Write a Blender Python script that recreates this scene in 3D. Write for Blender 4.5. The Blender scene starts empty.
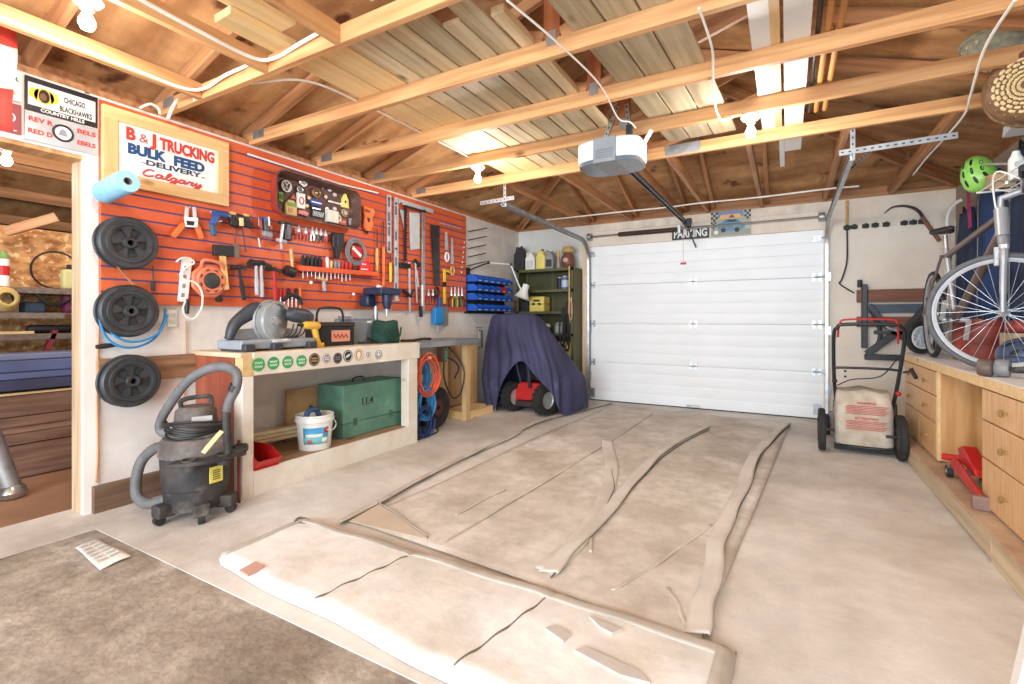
import bpy, math, random
from mathutils import Vector as V, Matrix as M, Quaternion, noise
random.seed(7)
SC = bpy.context.scene
COL = SC.collection
PI = math.pi

# ------------------------------------------------------------------ camera
EYE = V((0.0, 0.0, 1.13)); FPX = 485.0; YAW = math.radians(29.5); HORIZON = 319.0
cam_data = bpy.data.cameras.new('camera'); cam = bpy.data.objects.new('camera', cam_data); COL.objects.link(cam)
cam_data.sensor_width = 36.0; cam_data.lens = 36.0 * FPX / 1024.0
cam_data.shift_y = -(342.0 - HORIZON) / 1024.0
cam_data.clip_start = 0.05; cam_data.clip_end = 200
cam.location = EYE; cam.rotation_euler = (PI / 2, 0, YAW)
SC.camera = cam

# ------------------------------------------------------------------ world and light
W = bpy.data.worlds.new('world'); SC.world = W; W.use_nodes = True
W.node_tree.nodes['Background'].inputs[0].default_value = (0.86, 0.93, 1.0, 1)
W.node_tree.nodes['Background'].inputs[1].default_value = 1.5
SC.view_settings.view_transform = 'Standard'; SC.view_settings.look = 'None'
SC.view_settings.gamma = 1.0; SC.view_settings.use_curve_mapping = False
SC.view_settings.exposure = 0.62
def lamp(name, kind, loc, power, col, size=0.1, rot=(0, 0, 0), size_y=None):
    d = bpy.data.lights.new(name, kind); d.energy = power; d.color = col
    if kind == 'AREA':
        d.shape = 'RECTANGLE'; d.size = size; d.size_y = size_y or size
    else:
        d.shadow_soft_size = size
    o = bpy.data.objects.new(name, d); COL.objects.link(o); o.location = loc; o.rotation_euler = rot
    return o
WARM = (1.0, 0.96, 0.91)
lamp('added_rear_fill', 'AREA', (-0.9, -3.0, 1.35), 275, (0.76, 0.89, 1.0), 4.6, (PI / 2, 0, 0), 2.5)  # unseen area light added behind the camera as soft fill

# ------------------------------------------------------------------ pixel ray onto a real plane (for measuring)
CO, SI = math.cos(YAW), math.sin(YAW)
def ray(px, py):
    a = (px - 512) / FPX; b = -(py - HORIZON) / FPX
    return V((a * CO - SI, a * SI + CO, b))
def onx(px, py, x):
    r = ray(px, py); return EYE + r * (x / r.x)
def ony(px, py, y):
    r = ray(px, py); return EYE + r * (y / r.y)
def onz(px, py, z):
    r = ray(px, py); return EYE + r * ((z - EYE.z) / r.z)

# ------------------------------------------------------------------ materials
def lin(c):
    return tuple((x / 12.92 if x <= 0.04045 else ((x + 0.055) / 1.055) ** 2.4) for x in (v / 255.0 for v in c))
MATS = {}
def mat(name, c, rough=0.55, metal=0.0, var=0.12, scale=6.0, bump=0.0, stretch=(1, 1, 1), c2=None, detail=4, emit=None, trans=0, coat=0, spots=None, lo=0.35, hi=0.65, ior=None, alpha=None, bscale=None, grit=None):
    if name in MATS: return MATS[name]
    m = bpy.data.materials.new(name); m.use_nodes = True; nt = m.node_tree; N = nt.nodes; L = nt.links
    p = N['Principled BSDF']; p.inputs['Roughness'].default_value = rough; p.inputs['Metallic'].default_value = metal
    if coat: p.inputs['Coat Weight'].default_value = coat
    if trans: p.inputs['Transmission Weight'].default_value = trans
    if ior: p.inputs['IOR'].default_value = ior
    a = lin(c); b = lin(c2) if c2 else tuple(max(0, x * (1 - var * 2)) for x in a)
    tc = N.new('ShaderNodeTexCoord'); mp = N.new('ShaderNodeMapping'); oi = N.new('ShaderNodeObjectInfo')
    mul = N.new('ShaderNodeMath'); mul.operation = 'MULTIPLY'; mul.inputs[1].default_value = 37.0
    L.new(oi.outputs['Random'], mul.inputs[0]); L.new(mul.outputs[0], mp.inputs['Location'])
    L.new(tc.outputs['Object'], mp.inputs['Vector']); mp.inputs['Scale'].default_value = stretch
    nz = N.new('ShaderNodeTexNoise'); nz.inputs['Scale'].default_value = scale; nz.inputs['Detail'].default_value = detail
    L.new(mp.outputs[0], nz.inputs['Vector'])
    cr = N.new('ShaderNodeValToRGB'); cr.color_ramp.elements[0].color = (*b, 1); cr.color_ramp.elements[1].color = (*a, 1)
    cr.color_ramp.elements[0].position = lo; cr.color_ramp.elements[1].position = hi
    L.new(nz.outputs['Fac'], cr.inputs['Fac'])
    out = cr.outputs['Color']
    if spots:      # (colour, scale, threshold, scale of break-up)
        n2 = N.new('ShaderNodeTexNoise'); n2.inputs['Scale'].default_value = spots[1]; n2.inputs['Detail'].default_value = 5
        L.new(tc.outputs['Object'], n2.inputs['Vector'])
        r2 = N.new('ShaderNodeValToRGB'); r2.color_ramp.elements[0].position = spots[2]; r2.color_ramp.elements[1].position = min(1, spots[2] + spots[3])
        L.new(n2.outputs['Fac'], r2.inputs['Fac'])
        mx = N.new('ShaderNodeMixRGB'); mx.inputs[2].default_value = (*lin(spots[0]), 1)
        L.new(r2.outputs['Color'], mx.inputs[0]); L.new(out, mx.inputs[1]); out = mx.outputs[0]
    if grit:       # fine mottling of the colour: (scale, strength)
        n4 = N.new('ShaderNodeTexNoise'); n4.inputs['Scale'].default_value = grit[0]; n4.inputs['Detail'].default_value = 8; n4.inputs['Roughness'].default_value = 0.7
        L.new(tc.outputs['Object'], n4.inputs['Vector'])
        r4 = N.new('ShaderNodeMapRange'); r4.inputs['From Min'].default_value = 0.3; r4.inputs['From Max'].default_value = 0.7; r4.inputs['To Min'].default_value = 1 - grit[1]; r4.inputs['To Max'].default_value = 1 + grit[1] * .5
        L.new(n4.outputs['Fac'], r4.inputs['Value']); h4 = N.new('ShaderNodeHueSaturation'); L.new(r4.outputs[0], h4.inputs['Value']); L.new(out, h4.inputs['Color']); out = h4.outputs[0]
    L.new(out, p.inputs['Base Color'])
    if bump:
        bp = N.new('ShaderNodeBump'); bp.inputs['Strength'].default_value = bump; bp.inputs['Distance'].default_value = 0.01
        if bscale:
            n3 = N.new('ShaderNodeTexNoise'); n3.inputs['Scale'].default_value = bscale; n3.inputs['Detail'].default_value = 3
            L.new(tc.outputs['Object'], n3.inputs['Vector']); L.new(n3.outputs['Fac'], bp.inputs['Height'])
        else:
            L.new(nz.outputs['Fac'], bp.inputs['Height'])
        L.new(bp.outputs[0], p.inputs['Normal'])
    if emit:
        p.inputs['Emission Color'].default_value = (*lin(emit[0]), 1); p.inputs['Emission Strength'].default_value = emit[1]
    if alpha is not None: p.inputs['Alpha'].default_value = alpha
    MATS[name] = m
    return m
def wood(name, c, c2, rough=0.6, grain=10.0, knots=(98, 52, 24), kn=0.055, axis=0):
    """Grain along the mesh's local axis, with a few knots."""
    if name in MATS: return MATS[name]
    st = [1.0, 1.0, 1.0]; st[axis] = 0.06
    m = mat(name, c, rough, 0, 0, grain * 2.6, 0.12, tuple(st), c2, 6, lo=0.3, hi=0.62)
    nt = m.node_tree; N = nt.nodes; L = nt.links; p = N['Principled BSDF']
    cr = p.inputs['Base Color'].links[0].from_socket
    mp = [n for n in N if n.type == 'MAPPING'][0]
    # a slow colour drift board to board
    oi = [n for n in N if n.type == 'OBJECT_INFO'][0]
    hs = N.new('ShaderNodeHueSaturation')
    mr = N.new('ShaderNodeMapRange'); mr.inputs['To Min'].default_value = 0.86; mr.inputs['To Max'].default_value = 1.12
    L.new(oi.outputs['Random'], mr.inputs['Value']); L.new(mr.outputs[0], hs.inputs['Value']); L.new(cr, hs.inputs['Color'])
    tc = [n for n in N if n.type == 'TEX_COORD'][0]
    m2 = N.new('ShaderNodeMapping'); s2 = [3.3, 3.3, 3.3]; s2[axis] = 1.6; m2.inputs['Scale'].default_value = s2
    mul = [n for n in N if n.type == 'MATH'][0]; L.new(mul.outputs[0], m2.inputs['Location']); L.new(tc.outputs['Object'], m2.inputs['Vector'])
    vo = N.new('ShaderNodeTexVoronoi'); vo.inputs['Scale'].default_value = 1.0; L.new(m2.outputs[0], vo.inputs['Vector'])
    r2 = N.new('ShaderNodeValToRGB'); r2.color_ramp.elements[0].position = kn; r2.color_ramp.elements[1].position = kn + 0.05
    r2.color_ramp.elements[0].color = (1, 1, 1, 1); r2.color_ramp.elements[1].color = (0, 0, 0, 1)
    L.new(vo.outputs['Distance'], r2.inputs['Fac'])
    mx = N.new('ShaderNodeMixRGB'); mx.inputs[2].default_value = (*lin(knots), 1)
    L.new(r2.outputs['Color'], mx.inputs[0]); L.new(hs.outputs[0], mx.inputs[1]); L.new(mx.outputs[0], p.inputs['Base Color'])
    return m
def flat(name, c, rough=0.6, metal=0.0, **k):
    return mat(name, c, rough, metal, k.pop('var', 0.06), k.pop('scale', 9.0), **k)

# ------------------------------------------------------------------ mesh building
class MB:
    def __init__(s): s.v = []; s.f = []; s.mi = []; s.cur = 0
    def add(s, vs, fs):
        b = len(s.v); s.v.extend(V(x) for x in vs)
        for f in fs: s.f.append([b + i for i in f]); s.mi.append(s.cur)
        return s
    def m(s, i): s.cur = i; return s
    def box(s, x0, x1, y0, y1, z0, z1):
        return s.add([(x0, y0, z0), (x1, y0, z0), (x1, y1, z0), (x0, y1, z0), (x0, y0, z1), (x1, y0, z1), (x1, y1, z1), (x0, y1, z1)],
                     [(0, 3, 2, 1), (4, 5, 6, 7), (0, 1, 5, 4), (1, 2, 6, 5), (2, 3, 7, 6), (3, 0, 4, 7)])
    def obox(s, c, a, b, d):
        c, a, b, d = V(c), V(a), V(b), V(d)
        vs = [c - a - b - d, c + a - b - d, c + a + b - d, c - a + b - d, c - a - b + d, c + a - b + d, c + a + b + d, c - a + b + d]
        fs = [(0, 3, 2, 1), (4, 5, 6, 7), (0, 1, 5, 4), (1, 2, 6, 5), (2, 3, 7, 6), (3, 0, 4, 7)]
        if a.cross(b).dot(d) < 0: fs = [tuple(reversed(f)) for f in fs]
        return s.add(vs, fs)
    def bar(s, p0, p1, w, h, up=(0, 0, 1)):
        p0, p1 = V(p0), V(p1); a = (p1 - p0) / 2; ax = a.normalized(); u = V(up)
        if abs(u.normalized().dot(ax)) > 0.98: u = V((1, 0, 0)) if abs(ax.x) < 0.9 else V((0, 1, 0))
        b = u.cross(ax).normalized(); d = ax.cross(b)
        return s.obox((p0 + p1) / 2, a, b * (w / 2), d * (h / 2))
    def tube(s, pts, r, n=8, closed=False, caps=True):
        pts = [V(p) for p in pts]; k = len(pts); rs = r if isinstance(r, (list, tuple)) else [r] * k
        t = []
        for i in range(k):
            a = pts[(i - 1) % k] if (closed or i) else pts[0]; b = pts[(i + 1) % k] if (closed or i < k - 1) else pts[-1]
            d = (b - a); t.append(d.normalized() if d.length > 1e-9 else V((0, 0, 1)))
        u = t[0].orthogonal().normalized(); rings = []
        for i in range(k):
            u = (u - t[i] * u.dot(t[i])); u = u.normalized() if u.length > 1e-6 else t[i].orthogonal().normalized()
            w = t[i].cross(u)
            rings.append([pts[i] + (u * math.cos(2 * PI * j / n) + w * math.sin(2 * PI * j / n)) * rs[i] for j in range(n)])
        vs = [p for q in rings for p in q]; fs = []
        for i in range(k if closed else k - 1):
            a, b = i * n, ((i + 1) % k) * n
            for j in range(n): fs.append((a + j, a + (j + 1) % n, b + (j + 1) % n, b + j))
        if caps and not closed: fs.append(tuple(range(n - 1, -1, -1))); fs.append(tuple((k - 1) * n + j for j in range(n)))
        return s.add(vs, fs)
    def cyl(s, p0, p1, r0, r1=None, n=16): return s.tube([p0, p1], [r0, r0 if r1 is None else r1], n)
    def lathe(s, prof, o=(0, 0, 0), ax=(0, 0, 1), n=20, a0=0.0, a1=2 * PI):
        o = V(o); ax = V(ax).normalized(); u = ax.orthogonal().normalized(); w = ax.cross(u); full = abs(a1 - a0 - 2 * PI) < 1e-6; m_ = n if full else n + 1
        vs = []
        for r, h in prof:
            for j in range(m_):
                a = a0 + (a1 - a0) * j / n; vs.append(o + ax * h + (u * math.cos(a) + w * math.sin(a)) * max(r, 1e-4))
        fs = []
        for i in range(len(prof) - 1):
            for j in range(n):
                k = (j + 1) % m_; fs.append((i * m_ + j, i * m_ + k, (i + 1) * m_ + k, (i + 1) * m_ + j))
        if full and len(prof) >= 4 and abs(prof[0][0] - prof[-1][0]) < 1e-6 and max(q[0] for q in prof) > prof[0][0] * 1.02 and prof[0][0] > .002:
            e = (len(prof) - 1) * m_
            for j in range(n): fs.append((e + j, e + (j + 1) % n, (j + 1) % n, j))
        elif full:
            fs.append(tuple(range(n - 1, -1, -1))); fs.append(tuple((len(prof) - 1) * n + j for j in range(n)))
        return s.add(vs, fs)
    def prism(s, poly, ext):
        poly = [V(p) for p in poly]; e = V(ext); n = len(poly)
        nr = V((0, 0, 0))
        for i in range(n): nr += poly[i].cross(poly[(i + 1) % n])
        if nr.dot(e) < 0: poly.reverse()
        vs = poly + [p + e for p in poly]
        fs = [tuple(range(n - 1, -1, -1)), tuple(range(n, 2 * n))] + [(i, (i + 1) % n, n + (i + 1) % n, n + i) for i in range(n)]
        return s.add(vs, fs)
    def ball(s, c, r, nu=14, nv=9):
        r = V((r, r, r)) if not hasattr(r, '__len__') else V(r); c = V(c)
        vs = [c + V((0, 0, -r.z))]
        for i in range(1, nv):
            a = -PI / 2 + PI * i / nv
            for j in range(nu): vs.append(c + V((r.x * math.cos(a) * math.cos(2 * PI * j / nu), r.y * math.cos(a) * math.sin(2 * PI * j / nu), r.z * math.sin(a))))
        vs.append(c + V((0, 0, r.z))); fs = []; top = len(vs) - 1
        for j in range(nu):
            fs.append((0, 1 + (j + 1) % nu, 1 + j)); q = 1 + (nv - 2) * nu; fs.append((q + j, q + (j + 1) % nu, top))
        for i in range(nv - 2):
            for j in range(nu):
                a = 1 + i * nu; b = a + nu; fs.append((a + j, a + (j + 1) % nu, b + (j + 1) % nu, b + j))
        return s.add(vs, fs)
    def ring(s, c, ax, R, r, n=28, k=8, sx=1.0, sy=1.0):
        ax = V(ax).normalized(); u = ax.orthogonal().normalized() if abs(ax.z) > 0.9 else V((0, 0, 1)).cross(ax).normalized(); w = ax.cross(u)
        return s.tube([V(c) + u * (R * sx * math.cos(2 * PI * i / n)) + w * (R * sy * math.sin(2 * PI * i / n)) for i in range(n)], r, k, True)
    def sheet(s, grid):          # grid[i][j] of points; open surface
        r, c = len(grid), len(grid[0]); vs = [p for row in grid for p in row]
        return s.add(vs, [(i * c + j, i * c + j + 1, (i + 1) * c + j + 1, (i + 1) * c + j) for i in range(r - 1) for j in range(c - 1)])
    def slab(s, grid, t):        # closed sheet of thickness t (vector) below the grid
        r, c = len(grid), len(grid[0]); t = V(t); n = r * c
        vs = [V(p) for row in grid for p in row]; vs += [p - t for p in vs]; fs = []
        for i in range(r - 1):
            for j in range(c - 1):
                a, b, d, e = i * c + j, i * c + j + 1, (i + 1) * c + j + 1, (i + 1) * c + j
                fs.append((a, b, d, e)); fs.append((n + e, n + d, n + b, n + a))
        edge = [j for j in range(c)] + [i * c + c - 1 for i in range(1, r)] + [(r - 1) * c + j for j in range(c - 2, -1, -1)] + [i * c for i in range(r - 2, 0, -1)]
        for i in range(len(edge)):
            a, b = edge[i], edge[(i + 1) % len(edge)]; fs.append((b, a, n + a, n + b))
        return s.add(vs, fs)
    def build(s, name, ms, parent=None, ang=0.6, bevel=0.0, solid=0.0, sub=0, seg=2):
        o0 = ORG.get(parent.name, V((0, 0, 0))) if parent else None
        if o0 is None: o0 = s.base if hasattr(s, 'base') else V((0, 0, 0))
        me = bpy.data.meshes.new(name); me.from_pydata([p - o0 for p in s.v], [], s.f); me.update()
        for m_ in (ms if isinstance(ms, (list, tuple)) else [ms]): me.materials.append(m_)
        me.polygons.foreach_set('material_index', s.mi); me.polygons.foreach_set('use_smooth', [True] * len(s.f))
        me.set_sharp_from_angle(angle=ang)
        o = bpy.data.objects.new(name, me); COL.objects.link(o)
        if parent:
            o.parent = parent; ORG[o.name] = o0
        else:
            o.location = o0; ORG[o.name] = o0.copy()
        if solid:
            md = o.modifiers.new('thick', 'SOLIDIFY'); md.thickness = solid; md.offset = 0
        if bevel:
            md = o.modifiers.new('edges', 'BEVEL'); md.width = bevel; md.segments = seg; md.limit_method = 'ANGLE'; md.angle_limit = 0.7
        if sub:
            md = o.modifiers.new('smooth', 'SUBSURF'); md.levels = sub; md.render_levels = sub
        return o
ORG = {}
def tag(o, label=None, cat=None, group=None, kind=None):
    if label: o['label'] = label
    if cat: o['category'] = cat
    if group: o['group'] = group
    if kind: o['kind'] = kind
    return o
def thing(name, loc, label, cat, group=None):
    o = bpy.data.objects.new(name, None); o.empty_display_size = 0.1; COL.objects.link(o); o.location = loc; ORG[o.name] = V(loc)
    return tag(o, label, cat, group)
def kids(o): return [c for c in COL.objects if c.parent == o]
def dup(root, loc, rz=0.0, label=None, group=None, scale=None):
    """Copy of a thing with copies of its parts and their sub-parts."""
    r = root.copy(); COL.objects.link(r); r.location = loc; r.rotation_euler = (root.rotation_euler.x, root.rotation_euler.y, rz)
    if scale: r.scale = scale
    ORG[r.name] = V(loc)
    if label: r['label'] = label
    if group: r['group'] = group
    for ch in root.children:
        c = ch.copy(); COL.objects.link(c); c.parent = r
        for g in ch.children:
            d = g.copy(); COL.objects.link(d); d.parent = c
    return r
def beam(name, p0, p1, w, h, m, parent=None, up=(0, 0, 1), bevel=0.002):
    """A board as its own mesh whose local x runs along it, so the grain follows it."""
    p0, p1 = V(p0), V(p1); ax = (p1 - p0).normalized(); u = V(up)
    if abs(u.dot(ax)) > 0.98: u = V((1, 0, 0)) if abs(ax.x) < 0.9 else V((0, 1, 0))
    b = u.cross(ax).normalized(); d = ax.cross(b); ln = (p1 - p0).length
    mb = MB().box(-ln / 2, ln / 2, -w / 2, w / 2, -h / 2, h / 2)
    me = bpy.data.meshes.new(name); me.from_pydata(mb.v, [], mb.f); me.update(); me.materials.append(m)
    o = bpy.data.objects.new(name, me); COL.objects.link(o)
    R = M((ax, b, d)).transposed().to_4x4(); c = (p0 + p1) / 2
    if parent: o.parent = parent; c = c - ORG[parent.name]
    R.translation = c; o.matrix_basis = R
    if bevel:
        md = o.modifiers.new('edges', 'BEVEL'); md.width = bevel; md.segments = 1; md.limit_method = 'ANGLE'
    return o
def lettering(name, txt, o, right, up, size, m, parent, bold=0.0, shear=0.0, sx=1.0, depth=0.001, align='CENTER', fit=None):
    """Raised flat letters; right and up are world directions, o the baseline point."""
    cu = bpy.data.curves.new(name, 'FONT'); cu.body = txt; cu.size = size; cu.offset = bold; cu.shear = shear; cu.align_x = align; cu.extrude = depth; cu.resolution_u = 3
    t = bpy.data.objects.new(name, cu); COL.objects.link(t)
    dg = bpy.context.evaluated_depsgraph_get(); dg.update()
    me = bpy.data.meshes.new_from_object(t.evaluated_get(dg)); bpy.data.objects.remove(t); bpy.data.curves.remove(cu)
    right, up, o = V(right).normalized(), V(up).normalized(), V(o); n = right.cross(up); o0 = ORG[parent.name]
    if fit and len(me.vertices):
        xs = [v.co.x for v in me.vertices]; sx = fit / max(1e-6, max(xs) - min(xs))
    for v in me.vertices: v.co = o + right * (v.co.x * sx) + up * v.co.y + n * v.co.z - o0
    me.materials.clear(); me.materials.append(m)
    q = bpy.data.objects.new(name, me); COL.objects.link(q); q.parent = parent; ORG[q.name] = o0
    return q
def arc(p0, p1, sag, n=10, d=(0, 0, -1)):
    p0, p1, d = V(p0), V(p1), V(d)
    return [p0.lerp(p1, i / n) + d * (sag * 4 * (i / n) * (1 - i / n)) for i in range(n + 1)]
def spline(pts, k=6):
    """Catmull-Rom through the points."""
    pts = [V(p) for p in pts]; out = []
    for i in range(len(pts) - 1):
        a = pts[max(i - 1, 0)]; b = pts[i]; c = pts[i + 1]; d = pts[min(i + 2, len(pts) - 1)]
        for j in range(k):
            t = j / k; out.append(0.5 * ((2 * b) + (c - a) * t + (2 * a - 5 * b + 4 * c - d) * t * t + (3 * b - a - 3 * c + d) * t ** 3))
    return out + [pts[-1]]
def one(mb, name, m, label, cat, group=None, base=None, **k):
    """A thing that is a single mesh; its origin sits at the middle of its lowest points."""
    if base is None:
        lo = V((min(p.x for p in mb.v), min(p.y for p in mb.v), min(p.z for p in mb.v))); hi = V((max(p.x for p in mb.v), max(p.y for p in mb.v), max(p.z for p in mb.v)))
        base = V(((lo.x + hi.x) / 2, (lo.y + hi.y) / 2, lo.z))
    mb.base = V(base)
    return tag(mb.build(name, m, None, **k), label, cat, group)
# ================================================================== palette
M_conc = mat('smooth_concrete', (228, 222, 214), 0.75, 0, 0, 1.3, 0.1, (1, 1, 1), (192, 182, 170), 11, spots=((238, 235, 230), 0.9, 0.52, 0.25), bscale=60, grit=(7, .16))
M_rough = mat('dirty_rough_concrete', (176, 163, 148), 0.9, 0, 0, 2.4, 0.4, (1, 1, 1), (136, 122, 107), 12, spots=((192, 181, 168), 3.5, 0.55, 0.2), bscale=45, grit=(14, .38))
M_white = mat('white_paint', (236, 232, 226), 0.6, 0, 0, 2.0, 0.05, (1, 1, 1), (222, 214, 204), 6)
M_whitedirty = mat('scuffed_white_board', (236, 231, 224), 0.65, 0, 0, 3.0, 0.06, (1, 1, 1), (224, 214, 204), 8, spots=((176, 150, 128), 9, 0.72, 0.06), grit=(6, .1))
M_cream = mat('cream_plywood', (236, 224, 208), 0.7, 0, 0, 1.6, 0.05, (1, 1, 1), (228, 212, 194), 6, spots=((206, 178, 154), 5, 0.72, 0.1), grit=(5, .08))
M_drywall = mat('pale_grey_board', (222, 222, 216), 0.7, 0, 0, 1.6, 0.04, (1, 1, 1), (204, 204, 198), 6)
M_fir = wood('fir_timber', (218, 166, 112), (178, 122, 74), knots=(112, 60, 28), kn=0.07)
M_firdark = wood('aged_fir_timber', (196, 142, 96), (148, 96, 58), knots=(96, 52, 26), kn=0.05)
M_firred = wood('reddish_timber', (186, 112, 66), (150, 82, 46))
M_pale = wood('pale_new_pine', (236, 204, 150), (222, 184, 128), knots=(176, 120, 66), kn=0.04)
M_weather = [wood('weathered_board_a', (204, 188, 156), (166, 148, 116), knots=(96, 80, 56)), wood('weathered_board_b', (216, 198, 164), (182, 160, 126), knots=(104, 84, 58)),
             wood('weathered_board_c', (192, 176, 144), (152, 136, 106), knots=(92, 76, 52)), wood('weathered_board_d', (224, 204, 166), (192, 166, 128), knots=(110, 84, 56))]
M_brownboard = wood('stained_brown_board', (124, 96, 74), (84, 62, 46), knots=(60, 40, 26), axis=1)
M_ply = mat('roof_plywood', (212, 164, 112), 0.8, 0, 0, 3.0, 0.1, (0.35, 1.6, 1.0), (164, 114, 70), 10, spots=((104, 62, 34), 4.0, 0.62, 0.08), grit=(9, .25))
M_osb = mat('strand_board', (222, 166, 106), 0.75, 0, 0, 22, 0.2, (1, 0.5, 1), (160, 100, 52), 3, spots=((236, 196, 140), 26, 0.55, 0.1))
M_galv = mat('galvanised_steel', (196, 198, 200), 0.38, 0.75, 0.15, 14, 0, (1, 1, 1), None, 5)
M_steel = mat('bright_steel', (206, 208, 210), 0.28, 0.9, 0.1, 10)
M_black = flat('black_plastic', (34, 34, 36), 0.5)
M_blackmetal = flat('black_metal', (42, 42, 44), 0.42, 0.3)
M_rubber = mat('black_rubber', (46, 45, 45), 0.75, 0, 0.2, 20, 0.1)
M_red = flat('red_paint', (196, 36, 34), 0.4)
M_whitep = flat('white_plastic', (240, 238, 232), 0.4)
M_cable = flat('white_cable', (240, 234, 222), 0.5)
M_bulb = mat('lit_bulb', (255, 244, 224), 0.3, emit=((255, 226, 180), 14.0))
M_porc = flat('white_porcelain', (244, 240, 232), 0.3)

WX = -3.52                     # face of the left wall
def struct(mb, name, m, **k): return tag(mb.build(name, m, None, **k), kind='structure')

# ================================================================== the room shell
struct(MB().box(-3.7, 1.6, 1.17, 6.9, -0.12, 0.0).box(-3.7, -3.24, -3.6, 1.17, -0.12, 0.0), 'floor', M_conc)
struct(MB().box(-3.24, 1.6, -3.6, 1.17, -0.12, -0.004), 'floor.001', M_rough)
struct(MB().box(-7.2, -3.7, -0.6, 4.2, -0.12, -0.002), 'floor.002', mat('brown_dusty_concrete', (170, 128, 96), 0.85, 0, 0, 2, 0.2, (1, 1, 1), (140, 102, 74), 8))
# left wall: upright beside the doorway to the far corner, and the header over the doorway
lw = MB().box(WX - 0.14, WX, 1.245, 6.56, 0.0, 2.44)
struct(lw, 'wall_left', M_whitedirty)
struct(MB().box(WX - 0.14, WX, -3.6, 1.22, 2.07, 2.44), 'wall_left.001', M_white)
struct(MB().box(WX - 0.16, WX - .035, 1.215, 1.245, 0.0, 2.05), 'trim_1', wood('jamb_timber', (206, 178, 144), (164, 134, 102), axis=2))
struct(MB().box(WX - 0.16, WX - 0.01, -3.6, 1.222, 2.048, 2.072), 'trim_2', M_fir)
struct(MB().box(WX - 0.034, WX + .005, 1.215, 1.283, 0.0, 2.43), 'trim_3', M_white)
# a bottom board and a stained board across the wall beside the bench
struct(MB().box(WX - 0.005, WX + 0.035, 1.25, 2.0, 0.0, 0.155), 'baseboard_left', M_brownboard, bevel=0.003)
# far wall around the garage door
DX0, DX1, DZ, FY = -2.40, 0.36, 2.135, 6.43
struct(MB().box(-3.66, DX0, FY, FY + 0.14, 0, 2.44), 'wall_far', M_drywall)
struct(MB().box(DX1, 1.62, FY, FY + 0.14, 0, 2.44).box(DX0, DX1, FY, FY + 0.14, DZ, 2.44), 'wall_far.001', M_cream)
struct(MB().box(DX0 - 0.10, DX0 - 0.02, FY - 0.018, FY, 0, DZ + 0.05), 'trim_4', wood('door_post', (226, 198, 170), (206, 174, 144), axis=2))
struct(MB().box(DX0 - 0.1, DX1 + 0.12, FY - 0.02, FY, 2.335, 2.43), 'trim_5', mat('cream_header', (236, 222, 204), 0.6))
# right wall, left open behind the camera so that outside light comes in
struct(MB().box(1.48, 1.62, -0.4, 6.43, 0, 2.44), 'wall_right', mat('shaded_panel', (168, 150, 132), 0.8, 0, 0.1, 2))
# top plates
struct(MB().box(WX - 0.14, WX, -3.6, 6.56, 2.44, 2.478), 'trim_6', M_firdark)
struct(MB().box(-3.66, 1.62, FY, FY + 0.14, 2.44, 2.478), 'trim_7', M_firdark)

# blocking that closes the eaves between the plates and the roof boards
struct(MB().box(WX - 0.14, WX - .10, -3.6, 6.56, 2.478, 2.60).box(-3.66, 1.62, FY + .10, FY + .14, 2.478, 2.60).box(1.56, 1.60, -3.6, 6.56, 2.44, 2.60), 'trim_8', M_firdark)
# ================================================================== roof: hipped, boarded with plywood
PIT = 0.32; Z0 = 2.56; RX = -1.02; RY = 4.03
XL, XR, YF = -3.62, 1.60, 6.56
def zl(x): return Z0 + (x - XL) * PIT
ZR = zl(RX)
def roofplane(name, pts):
    return struct(MB().prism(pts, (0, 0, 0.03)), name, M_ply)
roofplane('ceiling', [(XL, -3.6, Z0), (RX, -3.6, ZR), (RX, RY, ZR), (XL, YF, Z0)])
roofplane('ceiling.001', [(XR, -3.6, Z0), (RX, -3.6, ZR), (RX, RY, ZR), (XR, YF, Z0)])
roofplane('ceiling.002', [(XL, YF, Z0), (XR, YF, Z0), (RX, RY, ZR)])

# ================================================================== trusses, each with chords, webs and plates
ordn = ['first', 'second', 'third', 'fourth', 'fifth']
TY = [4.05, 3.44, 2.83, 2.22, 1.62]
def plate(t, x, z, y, w=0.13, h=0.10):
    MB().box(x - w / 2, x + w / 2, y - 0.0225, y - 0.019, z - h / 2, z + h / 2).build('gusset_plate', M_galv, t)
for i, y in enumerate(TY):
    lab = '%s roof truss counted from the garage door, fir with metal plates' % ordn[i]
    if i == 4: lab = 'roof truss that carries the ends of the ceiling joists nearest the doorway'
    t = thing('roof_truss', (RX, y, 2.44), lab, 'truss', 'roof trusses')
    beam('bottom_chord', (-3.60, y, 2.4845), (1.44 if i else 1.30, y, 2.4845), 0.038, 0.089, M_fir, t)
    beam('top_chord', (-3.60, y, Z0 - 0.05), (RX, y, ZR - 0.05), 0.035, 0.089, M_firdark, t)
    beam('top_chord', (1.50, y, Z0 - 0.05), (RX, y, ZR - 0.05), 0.035, 0.089, M_firdark, t)
    beam('king_post', (RX, y, 2.53), (RX, y, ZR - 0.1), 0.034, 0.089, M_firred, t)
    for s in (-1, 1):
        xm = RX + s * 1.25; beam('web', (RX + s * 0.05, y, 2.535), (xm, y, zl(RX - 1.25) - 0.1), 0.032, 0.089, M_firdark, t)
    plate(t, RX, 2.53, y, .055, .075); plate(t, -3.40, 2.50, y, 0.13, 0.06)
    if i == 0: plate(t, -0.72, 2.487, y, 0.27, 0.082)
# joists that run from the near truss back over the doorway
for i, (x, w) in enumerate([(-3.04, 'nearest the doorway header, with a cable along it'), (-2.41, 'second from the doorway, with a white cable'), (-1.86, 'third from the doorway, above the pale planks')]):
    tag(beam('ceiling_joist', (x, 1.60, 2.4845), (x, -1.6, 2.4845), 0.038, 0.089, M_fir), 'fir ceiling joist ' + w, 'joist', 'joists over the doorway side')
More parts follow.
